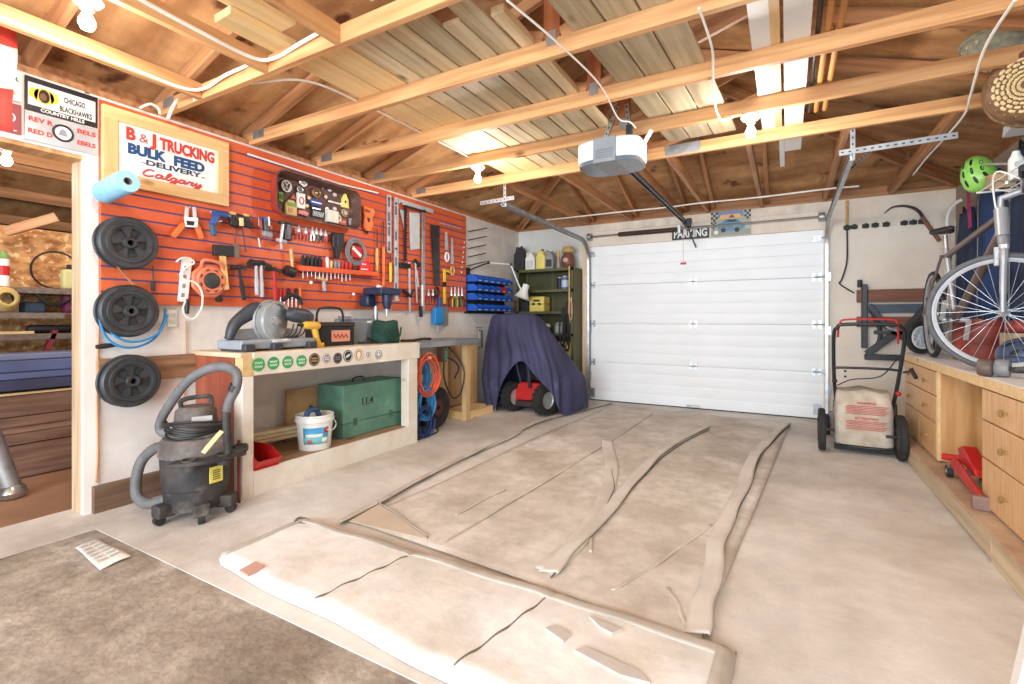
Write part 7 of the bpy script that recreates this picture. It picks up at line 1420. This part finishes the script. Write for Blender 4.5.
for s in (-1, 1):
    MB().tube([hbc + bd * (.22 * s) + V((0, 0, .042)), hbc + bd * (.34 * s) + V((0, 0, .055))], .018, 10).build('grip', M_black, t); MB().tube(spline([hbc + bd * (.17 * s) + V((0, 0, .03)), hbc + bd * (.2 * s) + sdv * -.05 + V((0, 0, .02)), hbc + bd * (.29 * s) + sdv * -.06]), .006, 7).build('brake_lever', M_steel, t)
    MB().tube(spline([hbc + bd * (.15 * s) + V((0, 0, .03)), hbc + bd * (.13 * s) + sdv * -.10 + V((0, 0, .10)), hbc + bd * (.03 * s) + sdv * -.12 + V((0, 0, .02)), HT + V((0, .02, -.1))]), .0045, 6).build('brake_cable', M_whitep if s < 0 else M_grey, t)
for s in (-1, 1): MB().bar(crown + fax * (.05 * s) + sdv * -.03 + V((0, 0, -.0)), crown + fax * (.035 * s) + sdv * -.03 + V((0, 0, -.10)), .015, .018).build('brake_arm', M_alu, t)
# second wheel with a bright hub, cushions etc on the far counter end
t = thing('stroller_wheel', (1.0, 5.18, CZ), 'small black-tyred wheel with a pale spoked hub at the far counter end', 'wheel'); c = V((1.0, 5.33, CZ + .142)); ax = V((.55, -.83, 0)).normalized()
MB().ring(c, ax, .118, .024, 32, 10).build('tyre', M_rubber, t); MB().lathe([(.098, -.02), (.098, .02), (.085, .022), (.085, -.022)], c, ax, 28).build('rim', M_whitep, t); u = V((0, 0, 1)); v = ax.cross(u); g = MB().lathe([(.001, -.026), (.03, -.026), (.03, .026), (.001, .026)], c, ax, 14)
for k in range(6): a = PI / 3 * k; d_ = u * math.cos(a) + v * math.sin(a); g.bar(c + d_ * .02, c + d_ * .09, .022, .03, tuple(ax))
g.build('spoked_hub', flat('hub_pale', (206, 212, 220), .4), t)
# fuel can and boxes behind the wheel
t = thing('red_barrel', (1.24, 4.75, CZ), 'rusty red round drum on the counter behind the bicycle wheel', 'drum'); MB().lathe([(.13, 0), (.15, .01), (.155, .10), (.148, .12), (.155, .14), (.15, .25), (.13, .26), (.12, .30), (.001, .30)], (1.215, 4.70, CZ), n=28).build('body', mat('rusty_red', (160, 70, 56), .6, 0, .2, 8), t); MB().tube(spline([(1.2, 4.58, CZ + .28), (1.22, 4.56, CZ + .36), (1.3, 4.62, CZ + .36), (1.32, 4.64, CZ + .28)]), .008, 7).build('handle', M_dk, t)
t = thing('cardboard_carton', (1.34, 4.05, CZ), 'small brown and white carton behind the bicycle hub', 'carton'); MB().box(1.22, 1.44, 4.12, 4.36, CZ, CZ + .21).build('carton', mat('carton_tan', (196, 172, 142), .7), t, bevel=.004); MB().box(1.22, 1.44, 4.118, 4.12, CZ + .05, CZ + .15).build('label', flat('carton_white', (226, 216, 200)), t); MB().tube([(1.27, 4.116, CZ + .06), (1.28, 4.116, CZ + .12), (1.33, 4.116, CZ + .14), (1.38, 4.116, CZ + .12), (1.39, 4.116, CZ + .06)], .006, 6).build('print_arch', flat('carton_print', (140, 120, 100)), t)
t = thing('red_lunch_box', (1.34, 4.0, CZ), 'dark red rounded case on top of the brown carton', 'case'); MB().box(1.23, 1.43, 4.15, 4.34, CZ + .211, CZ + .29).build('case', mat('maroon_case', (150, 56, 50), .5), t, bevel=.03); MB().tube([(1.28, 4.15, CZ + .25), (1.29, 4.13, CZ + .27), (1.37, 4.13, CZ + .27), (1.38, 4.15, CZ + .25)], .006, 6).build('handle', M_black, t)
def helmet(c, rad, N, Lx, shell, label):
    t = thing('bicycle_helmet', c, label, 'helmet', 'bicycle helmets'); c = V(c); N = V(N).normalized(); Lx = V(Lx); Lx = (Lx - N * Lx.dot(N)).normalized(); Wx = N.cross(Lx); NR, NA = 12, 40
    def D(th, a, k=1.0):
        taper = 1 - .18 * math.cos(a) * math.sin(th)
        return c + (Lx * (math.sin(th) * math.cos(a) * 1.08) + Wx * (math.sin(th) * math.sin(a) * .80 * taper) + N * (math.cos(th) * .82 + .07 * math.cos(2 * a) * math.sin(th) ** 4)) * (rad * k)
    MB().sheet([[D(PI / 2 * 1.05 * max(i, .03) / NR, 2 * PI * j / NA) for j in range(NA + 1)] for i in range(NR + 1)]).build('shell', shell, t, ang=1.2, solid=.014)
    def S(x, y, k): x, y = x * 1.0, y * 1.0; r2 = min(.97, x * x + y * y); th = math.asin(math.sqrt(r2)); return D(th, math.atan2(y, x), k)
    for lane in (-.70, -.26, .26, .70):
        for (a0, a1) in ((-.80, -.42), (-.28, .12), (.26, .70)):
            f = .92 if abs(lane) < .5 else .66; hw = .085 if abs(lane) < .5 else .07; up, lo_ = [], []
            for u in (0, .2, .4, .6, .8, 1): x = (a0 + (a1 - a0) * u) * f; w = hw * (.25 + .75 * math.sin(PI * (.1 + .8 * u))); up.append((x, lane + w)); lo_.append((x, lane - w))
            n = 6; vs = [S(x, y, 1.075) for x, y in up + lo_] + [S(x, y, 1.0) for x, y in up + lo_]; fs = [(i, i + 1, n + i + 1, n + i) for i in range(n - 1)] + [(2 * n + n + i, 2 * n + n + i + 1, 2 * n + i + 1, 2 * n + i) for i in range(n - 1)]
            ed = list(range(n)) + list(range(2 * n - 1, n - 1, -1)); fs += [(ed[(i + 1) % len(ed)], ed[i], 2 * n + ed[i], 2 * n + ed[(i + 1) % len(ed)]) for i in range(len(ed))]
            MB().add(vs, fs).build('vent', M_black, t)
    MB().tube([D(PI / 2 * 1.05, a, .97) for a in [2 * PI * j / 28 for j in range(28)]], .009, 6, True).build('rim_band', M_black, t)
    MB().tube(spline([D(PI / 2, .5, .9), c - N * rad * .5, D(PI / 2, PI - .5, .9)]), .006, 6).build('chin_strap', M_black, t); return t
hc = onx(979, 174, 1.2)
helmet(tuple(hc), .12, (-.95, -.75, .15), (-.25, .1, 1), mat('lime_helmet', (150, 214, 96), .35, 0, .04, 6), 'lime green bicycle helmet hung up by the corner with its top toward the room')
hc2 = onx(995, 345, 1.22); helmet((1.25, 3.98, CZ + .075), .135, (-.15, -.35, 1), (.9, -.3, 0), mat('blue_grey_helmet', (70, 84, 110), .35, 0, .1, 6), 'dark blue bicycle helmet lying on the counter inside the turned wheel')
# blue clamp-like vise and grey roller at the counter edge
c = onz(1012, 366, CZ)
t = thing('blue_vise_block', (1.05, 3.42, CZ), 'blue tool body resting on the counter in front of the bicycle wheel', 'tool'); p = onz(1013, 372, CZ); MB().box(p.x - .02, p.x + .30, p.y - .05, p.y + .08, CZ + .02, CZ + .085).build('body', mat('slate_blue_plastic', (74, 90, 124), .5), t, bevel=.012); MB().box(p.x + .0, p.x + .28, p.y - .04, p.y + .07, CZ, CZ + .02).build('foot', M_black, t)
t = thing('grey_roller_pair', (.96, 3.62, CZ), 'pair of grey-brown roller wheels at the counter edge', 'rollers'); p = onz(992, 377, CZ)
for k, (dx, m) in enumerate(((-.0, mat('roller_brown', (110, 92, 84), .5)), (.065, mat('roller_grey', (150, 148, 150), .5)))): MB().lathe([(.012, -.03), (.04, -.028), (.045, -.02), (.045, .02), (.04, .028), (.012, .03)], (p.x + dx - .02, p.y + .02, CZ + .046), (.9, -.43, 0), 24).build('roller', m, t)
MB().cyl(V((p.x - .04, p.y + .03, CZ + .046)), V((p.x + .08, p.y - .02, CZ + .046)), .01, n=8).build('axle', M_dk, t)
# ================================================================== clothes, poles and odds and ends on the right wall
M_jean = mat('navy_cloth', (52, 66, 98), .9, 0, .25, 4, .1); M_jean2 = mat('slate_cloth', (84, 92, 108), .9, 0, .2, 4, .1)
def hung(y0, y1, z0, z1, m, label, x=1.465, d=.07, name='hanging_jacket', ph=0.0):
    t = thing(name, (x, (y0 + y1) / 2, z0), label, 'jacket', 'clothes hung on the right wall'); g = []
    for i in range(13):
        u = i / 12; z = z1 + (z0 - z1) * u; row = []; nw = .62 + .38 * min(1, u * 3.2)
        for j in range(25): v = j / 24; y = (y0 + y1) / 2 + (v - .5) * (y1 - y0) * nw; row.append(V((x - d * math.sin(PI * v) ** .5 * (.55 + .45 * u) - .018 * math.sin(v * 19 + ph + u * 2) * u, y, z + .03 * math.cos(v * 6.28) * (1 - u) * .6)))
        g.append(row)
    MB().sheet(g).build('cloth', m, t, ang=3, solid=.008)
    MB().tube([(x - .02, (y0 + y1) / 2 - .04, z1 + .0), (x - .03, (y0 + y1) / 2, z1 + .05), (x - .02, (y0 + y1) / 2 + .04, z1)], .008, 6).build('hanging_loop', M_black, t); MB().tube([(x - d - .012, (y0 + y1) / 2 + .0, z1 - .12), (x - d - .02, (y0 + y1) / 2, z0 + .02)], .006, 6).build('zip', M_dk, t); return t
hung(5.72, 6.28, 1.0, 2.12, M_jean, 'navy jacket hung deepest in the corner behind the poles', ph=1.0); hung(5.1, 5.7, .98, 2.3, mat('blue_jacket', (44, 74, 124), .85, 0, .2, 4, .1), 'bright blue jacket hung beside the pink strap'); hung(4.4, 5.08, .95, 2.34, M_jean, 'navy jacket hung behind the bicycle saddle', ph=2.0); hung(3.7, 4.36, .92, 1.77, M_jean2, 'slate grey jacket hung behind the bicycle handlebar', ph=3.0); hung(3.0, 3.66, .95, 1.76, M_jean, 'dark jacket hung on the wall behind the front wheel', ph=.4)
g = [[V((1.468 - .006 * math.sin(j * .8 + i), 2.9 + 1.55 * j / 16, 2.43 - .5 * i / 6)) for j in range(17)] for i in range(7)]
one(MB().sheet(g), 'blue_tarp', mat('blue_tarp_cloth', (46, 72, 118), .8, 0, .2, 4, .1), 'blue cloth hung along the wall behind the wire shelf', 'cloth', ang=3, solid=.005)
def pole(a, b, r, m, label, extra=None):
    t = thing('leaning_pole', V((b[0], b[1], b[2])), label, 'pole', 'poles leaning in the corner'); pts = spline([V(a), V(a).lerp(V(b), .5) + V((.004, 0, 0)), V(b)]); MB().tube(pts, r, 9).build('shaft', m, t)
    if extra: MB().tube([V(a).lerp(V(b), extra[0]), V(a).lerp(V(b), extra[1])], r * 1.15, 9).build('sleeve', extra[2], t)
    MB().cyl(V(b), V(b) + (V(b) - V(a)).normalized() * .02, r * 1.2, n=9).build('tip', M_black, t); return t
bx = ony(947, 300, 6.2).x
one(MB().tube(spline([(bx, 6.2, .02), (bx, 6.2, 1.2), (bx, 6.2, 2.0), (bx + .01, 6.19, 2.16), (bx + .05, 6.17, 2.24), (bx + .10, 6.16, 2.27)]), .016, 9), 'white_bent_pole', M_whitep, 'white pole with a bent top standing in the far right corner', 'pole')
pole((bx + .09, 6.12, 2.1), (bx + .09, 6.2, .04), .013, M_whitep, 'white pole with a blue sleeve beside the bent one', (.1, .3, flat('sleeve_blue', (44, 66, 140)))); pole((bx + .17, 6.05, 2.15), (bx + .16, 6.18, .04), .02, flat('pole_navy', (36, 56, 110), .5), 'thick navy pole in the far right corner'); pole((bx + .22, 5.6, 2.1), (bx + .16, 5.95, .04), .014, M_lt, 'grey pole leaning behind the bicycle saddle', (.0, .14, M_grip))
p = onx(968, 190, 1.37); q = onx(970, 228, 1.37)
one(MB().bar(p, q, .05, .012, (1, 0, 0)), 'pink_strap', flat('magenta_strap', (168, 48, 100), .7), 'bright pink strap hanging below the green helmet', 'strap')
t = thing('tape_box', onx(1000, 180, 1.2), 'small tan carton on the high shelf beside the green helmet', 'carton'); c = onx(1000, 181, 1.22); MB().obox(c, V((.05, 0, 0)), V((0, .10, .018)), V((0, -.008, .045))).build('carton', mat('small_tan_carton', (206, 170, 116), .7, 0, .1, 8), t, bevel=.004); MB().obox(c + V((-.051, .03, .005)), V((.0015, 0, 0)), V((0, .05, .009)), V((0, -.006, .03))).build('label', flat('carton_label_grey', (170, 156, 130)), t)
t = thing('high_wire_shelf', (1.3, 3.9, 1.9), 'wire shelf high on the right wall behind the bicycle handlebar', 'shelf'); zc_ = c.z - .075
for k in range(6): MB().cyl((1.10 + k * .07, 3.3, zc_), (1.10 + k * .07, 4.25, zc_), .005, n=6).build('wire', M_whitep, t)
for y in (3.3, 3.77, 4.25): MB().cyl((1.08, y, zc_ - .007), (1.478, y, zc_ - .007), .007, n=6).build('cross_wire', M_whitep, t)
for y in (3.4, 4.15): MB().bar((1.12, y, zc_ - .012), (1.478, y, zc_ - .11), .008, .008).build('bracket', M_whitep, t)
for i, (px, py, r, m, lb) in enumerate([(1016, 173, .035, M_whitep, 'white roll beside the tan carton on the wire shelf'), (1020, 190, .04, flat('ivory_plastic', (232, 226, 206)), 'ivory bottle on the wire shelf')]):
    c2 = onx(px, py, 1.2); zb2 = zc_ + .006; one(MB().lathe([(r, 0), (r * 1.02, .12), (r * .6, .15), (r * .5, .17)], (1.2 + .08 * i, c2.y - .03 * i, zb2), n=16), 'shelf_bottle', m, lb, 'bottle', 'bottles on the wire shelf')
# long white-capped tool over the helmet
one(MB().tube([onx(985, 164, 1.2), onx(1012, 163.5, 1.2), onx(1021, 164, 1.2)], [.008, .008, .022], 8), 'spare_rod', M_lt, 'thin steel rod with a white end above the tan carton', 'rod')
t = thing('white_board', (1.3, 3.5, 2.3), 'slanting white board under the roof at the right wall', 'board'); a_, b_ = onx(1010, 137, 1.3), onx(1026, 126, 1.3); MB().obox((a_ + b_) / 2 + V((0, -.2, .06)), V((.06, 0, 0)), (b_ - a_) * .5 + V((0, -.12, .05)), V((0, -.010, .03))).build('board', M_whitep, t, bevel=.004)
MB().box(1.3, 1.34, 3.0, 3.05, 2.4, 2.56).build('hanger', M_lt, t)
# baskets hung from the roof
M_wick = mat('wicker', (196, 160, 110), .8, 0, .2, 30, .2); M_wick2 = mat('grey_wicker', (150, 146, 124), .85, 0, .2, 30, .2)
def basket(c, R0, ax, label, m, m2):
    t = thing('wicker_basket', c, label, 'basket', 'baskets hung under the roof'); c = V(c); ax = V(ax).normalized(); u = ax.orthogonal().normalized(); w = ax.cross(u); NR, NA = 9, 40
    MB().lathe([(.001, .0), (R0 * .5, .004), (R0 * .82, .02), (R0 * .96, .07), (R0, .13), (R0 * .97, .13), (R0 * .93, .07), (R0 * .8, .03), (.001, .012)], c, ax, NA).build('bowl', m, t, ang=1.2)
    g = MB()
    for k in range(NR):
        rr = R0 * (.14 + .1 * k); h = -.003 if k < 5 else [.012, .03, .065, .10][min(k - 5, 3)]
        rr = min(rr, R0 * [.0, .0, .0, .0, .0, .84, .92, .97, 1.0][k]) if k > 4 else rr
        for j in range(0, NA, 2): a0 = 2 * PI * (j + (k % 2)) / NA; a1 = a0 + 2 * PI / NA * 1.0; g.tube([c + ax * h + (u * math.cos(a0) + w * math.sin(a0)) * rr, c + ax * (h - .007) + (u * math.cos((a0 + a1) / 2) + w * math.sin((a0 + a1) / 2)) * rr * 1.01, c + ax * h + (u * math.cos(a1) + w * math.sin(a1)) * rr], .008, 5)
    g.build('weave', m2, t); MB().ring(c + ax * .13, ax, R0, .012, 36, 7).build('rim', m, t); MB().tube([c + ax * .13 + u * R0 * .2, c + ax * .2, V((c.x + .03, c.y, 2.58))], .005, 5).build('hanging_cord', M_dk, t); return t
b1 = onx(1020, 108, 1.02); basket((1.06, b1.y + .05, 2.32), .20, (.45, .75, .2), 'round tan wicker basket hung at the right end of the trusses', wood('wicker_brown', (128, 92, 58), (96, 66, 40)), flat('weave_pale', (226, 200, 150), .8))
b2 = onz(985, 75, 2.58); basket((1.10, 3.72, 2.575), .22, (.0, .0, 1), 'flat grey wicker tray lying across the trusses at the right', M_wick2, flat('weave_grey', (196, 192, 172), .8))
# white board leaning at the near end of the cabinets
t = tag(beam('white_post', onz(1017, 728, 0.004), onz(1017, 728, 0.004).lerp(EYE + ray(1060, 540) * 1.40, 2.0), .05, .045, M_white, up=(0, 1, 0)), 'white painted board leaning against the near cabinet at the picture edge', 'board')
# ================================================================== canvas ground sheet
M_can = mat('dusty_canvas', (224, 216, 205), .9, 0, 0, 2.2, .2, (1, 1, 1), (190, 178, 163), 13, spots=((234, 229, 220), 1.4, .52, .2), bscale=24, grit=(11, .2))
M_canw = mat('pale_canvas', (238, 234, 228), .85, 0, 0, 2.2, .25, (1, 1, 1), (212, 204, 192), 13, spots=((218, 202, 180), 2.6, .6, .2), bscale=18, grit=(9, .14))
M_hem = mat('grey_canvas_hem', (200, 192, 181), .9, 0, 0, 5, .15, (1, 1, 1), (176, 166, 153), 9)
M_fold = mat('lighter_canvas_fold', (224, 217, 207), .9, 0, 0, 3, .15, (1, 1, 1), (202, 193, 181), 10); M_seam_shade = flat('seam_crease_shade', (128, 116, 102), .9)
t = thing('canvas_sheet', (-1.2, 3.6, 0), 'large worn canvas ground sheet spread over the garage floor with one end folded back', 'tarpaulin')
def gz(px, py, z=.012): return onz(px, py, z)
A = gz(352, 520); B = gz(612, 404); Cc = gz(790, 423); D = gz(700, 640)
NU, NV = 40, 70; g = []
ln = [((gz(545, 575)), gz(690, 436)), (gz(610, 425), gz(562, 470)), (gz(520, 535), gz(640, 418)), (gz(640, 596), gz(735, 500)), (gz(430, 540), gz(600, 440))]
def dist(p, a, b):
    ab = (b - a); ab.z = 0; ap = p - a; ap.z = 0; u = max(0, min(1, ap.dot(ab) / ab.dot(ab))); return (ap - ab * u).length
for i in range(NV + 1):
    v = i / NV; row = []
    for j in range(NU + 1):
        u = j / NU; p = A.lerp(B, v).lerp(D.lerp(Cc, v), u); e = .008 * math.sin(v * 23) * (1 if u in (0, 1) else 0)
        z = .010 + .004 * noise.noise(V((p.x * 3.1, p.y * 2.3, 0))) + .003 * noise.noise(V((p.x * 9, p.y * 7, 2)))
        for a, b in ln: z += .0 * math.exp(-(dist(p, a, b) / .022) ** 2)
        row.append(V((p.x + (.02 * math.sin(v * 9 + u) if j in (0,) else 0), p.y, max(z, .005))))
    g.append(row)
MB().slab(g, (0, 0, .004)).build('main_sheet', M_can, t, ang=3)
def band(pts, w, name, m, h=.018, side=1, k=8):
    """a folded-over strip: raised edge on one side, thin on the other"""
    P = spline([gz(*p) for p in pts], k); g = []; n = len(P)
    for i, p in enumerate(P):
        a = P[max(i - 1, 0)]; b = P[min(i + 1, n - 1)]; d = (b - a); d.z = 0; d.normalize(); nr = V((d.y, -d.x, 0)) * side; q = w * (1 + .06 * math.sin(i * .5)); p = p + nr * .003 * math.sin(i * .7)
        row = [p - nr * q * .5, p - nr * q * .25, p, p + nr * q * .25, p + nr * q * .45, p + nr * q * .5]; hh = [.10 * h, .3 * h, .45 * h, .65 * h, .75 * h, .5 * h]
        g.append([V((r.x, r.y, .014 + z)) for r, z in zip(row, hh)])
    return MB().slab(g, (0, 0, .006)).build(name, m, t, ang=3)
band([(697, 636), (704, 600), (713, 575), (716, 545), (730, 512), (745, 482), (752, 460), (766, 443), (786, 424)], .085, 'folded_edge', M_fold, .028)
band([(548, 574), (570, 548), (604, 515), (627, 487), (650, 462), (672, 444), (706, 427)], .09, 'fold', M_fold, .026)
band([(545, 572), (580, 538), (603, 505), (612, 470), (607, 440)], .10, 'fold', M_fold, .010, -1)
band([(341, 523), (360, 512), (379, 503), (420, 480), (470, 455), (510, 438), (541, 421), (612, 403)], .03, 'sheet_edge', M_hem, .016, -1)
g = [[gz(346, 520, .012), gz(378, 503, .02)], [gz(390, 530, .014), gz(400, 515, .022)], [gz(424, 538, .016), gz(427, 537, .022)]]
MB().slab(g, (0, 0, .005)).build('corner_flap', mat('tan_canvas_flap', (200, 182, 162), .9, 0, .06, 5), t)
band([(378, 503), (400, 518), (427, 538)], .012, 'flap_edge', M_hem, .02)

for pp in ([(612, 590), (640, 575), (680, 548), (712, 525)], [(668, 588), (678, 606), (688, 630)], [(440, 545), (520, 497), (600, 448), (652, 414)], [(592, 530), (590, 552)], [(455, 515), (490, 497), (505, 490)], [(706, 536), (716, 545)]): band(pp, .016, 'crease', M_can, .004)
for pp, w in (([(551, 578), (574, 551), (609, 518), (632, 490), (655, 465), (677, 447), (709, 430)], .008), ([(612, 470), (614, 490), (607, 505)], .005), ([(705, 638), (712, 602), (721, 575), (724, 545), (738, 512), (752, 482), (759, 460), (772, 443), (790, 426)], .008), ([(341, 524), (379, 505), (420, 482), (470, 457), (541, 423), (612, 404)], .010), ([(378, 504), (400, 519), (427, 539)], .006)): band(pp, w, 'seam_shade', M_seam_shade, .014)  # dark strips along seams and fold edges, crease shade put into their colour
# thick folded-back end nearest the viewpoint
E0 = gz(222, 560, .03); E1 = gz(303, 522, .03); E2 = gz(736, 652, .03); E3 = V((-.20, 1.30, .03)); E4 = V((-2.22, 1.22, .03))
c00 = V((-2.30, 1.25, 0)); NU, NV = 80, 34; g = []
top0, top1 = V((-2.345, 1.77, 0)), V((-.145, 1.79, 0)); bot0, bot1 = V((-2.33, 1.27, 0)), V((-.16, 1.18, 0))
for i in range(NV + 1):
    v = i / NV; row = []
    for j in range(NU + 1):
        u = j / NU; a = top0.lerp(top1, u) + V((0, .02 * math.sin(u * PI) + .006 * math.sin(u * 31), 0)); b = bot0.lerp(bot1, u) + V((0, .008 * math.sin(u * 17 + 1), 0)); p = a.lerp(b, v)
        if u < .035: p.y += (.035 - u) * (-1.4 if v < .5 else .9) * abs(v - .5) * 2
        ed = min(1, min(u, 1 - u) / .03, min(v, 1 - v) / .07); z = .008 + .034 * (max(0, ed) ** .5) + .007 * noise.noise(V((p.x * 4, p.y * 4, 1))) * ed
        for uu, dep in ((.355, .012), (.675, .012)):
            z -= dep * math.exp(-((u - uu - .05 * (.5 - v)) / .006) ** 2) * ed
        row.append(V((p.x, p.y, z)))
    g.append(row)
MB().slab(g, (0, 0, .006)).build('folded_end', M_canw, t, ang=3)
def strip(fn, name, m, dz=.004):
    MB().slab([[p + V((0, 0, dz)) for p in r] for r in fn], (0, 0, .003)).build(name, m, t, ang=3)
strip([[g[i][j] for i in range(0, 6)] for j in range(NU + 1)], 'far_hem', M_hem); strip([[g[i][j] for j in range(0, 4)] for i in range(NV + 1)], 'side_hem', M_hem, .005); strip([[g[i][j] for j in range(NU - 2, NU + 1)] for i in range(NV + 1)], 'side_hem', M_hem, .005)
for uu in (.355, .675):
    jj = [(uu + .05 * (.5 - i / NV)) * NU for i in range(NV + 1)]
    def gp(i, f): j = int(f); return g[i][j].lerp(g[i][min(j + 1, NU)], f - j)
    strip([[gp(i, f - .11), gp(i, f + .11)] for i, f in enumerate(jj) if 2 < i < NV - 1], 'cross_crease_shade', M_seam_shade, .003)  # shade in the two cross creases, painted as thin dark strips
def patch(px, name, m, h=.052):
    P = [onz(x, y, .045) for x, y in px]; n = len(P)
    MB().prism([V((p.x, p.y, .040)) for p in P], (0, 0, .010)).build(name, m, t)
patch([(239, 571), (256, 562), (265, 567), (248, 576)], 'red_patch', flat('red_canvas_patch', (206, 160, 142), .9)); M_gp = flat('grey_canvas_patch', (204, 195, 185), .9)
patch([(545, 629), (556, 626), (571, 635), (563, 642)], 'grey_patch', M_gp); patch([(589, 617), (606, 624), (622, 630), (612, 634), (600, 628)], 'grey_patch', M_gp); patch([(574, 651), (586, 648), (640, 672), (650, 684), (620, 676)], 'tape_strip', M_gp)
MB().tube(spline([onz(292, 526, .03), onz(297, 519, .05), onz(303, 518, .045), onz(312, 522, .03), onz(296, 523, .04), onz(305, 524, .04)]), .006, 6).build('corner_rope', mat('dark_rope', (120, 110, 96), .9), t)
# ================================================================== sheet of paper on the rough floor
t = thing('paper_sheet', (-2.9, 1.05, 0), 'white printed sheet of paper lying on the rough floor by the vacuum', 'paper')
P = [onz(x, y, .002) for x, y in ((75, 548), (96, 539), (132, 556), (100, 570))]; n = 8
g = [[P[0].lerp(P[1], j / n).lerp(P[3].lerp(P[2], j / n), i / n) + V((0, 0, .001 + .005 * max(0, math.sin(i * .7 + j * .5)))) for j in range(n + 1)] for i in range(n + 1)]
MB().slab(g, (0, 0, .0008)).build('sheet', flat('paper_white', (238, 234, 226), .7), t, ang=3)
for r in range(6):
    for (a, b) in ((.10, .44), (.54, .9)):
        i = .12 + r * .13; q0 = P[0].lerp(P[1], a).lerp(P[3].lerp(P[2], a), i); q1 = P[0].lerp(P[1], b).lerp(P[3].lerp(P[2], b), i); MB().bar(q0 + V((0, 0, .008)), q1 + V((0, 0, .008)), .012, .001).build('print_line', flat('print_grey', (196, 190, 182), .7), t)
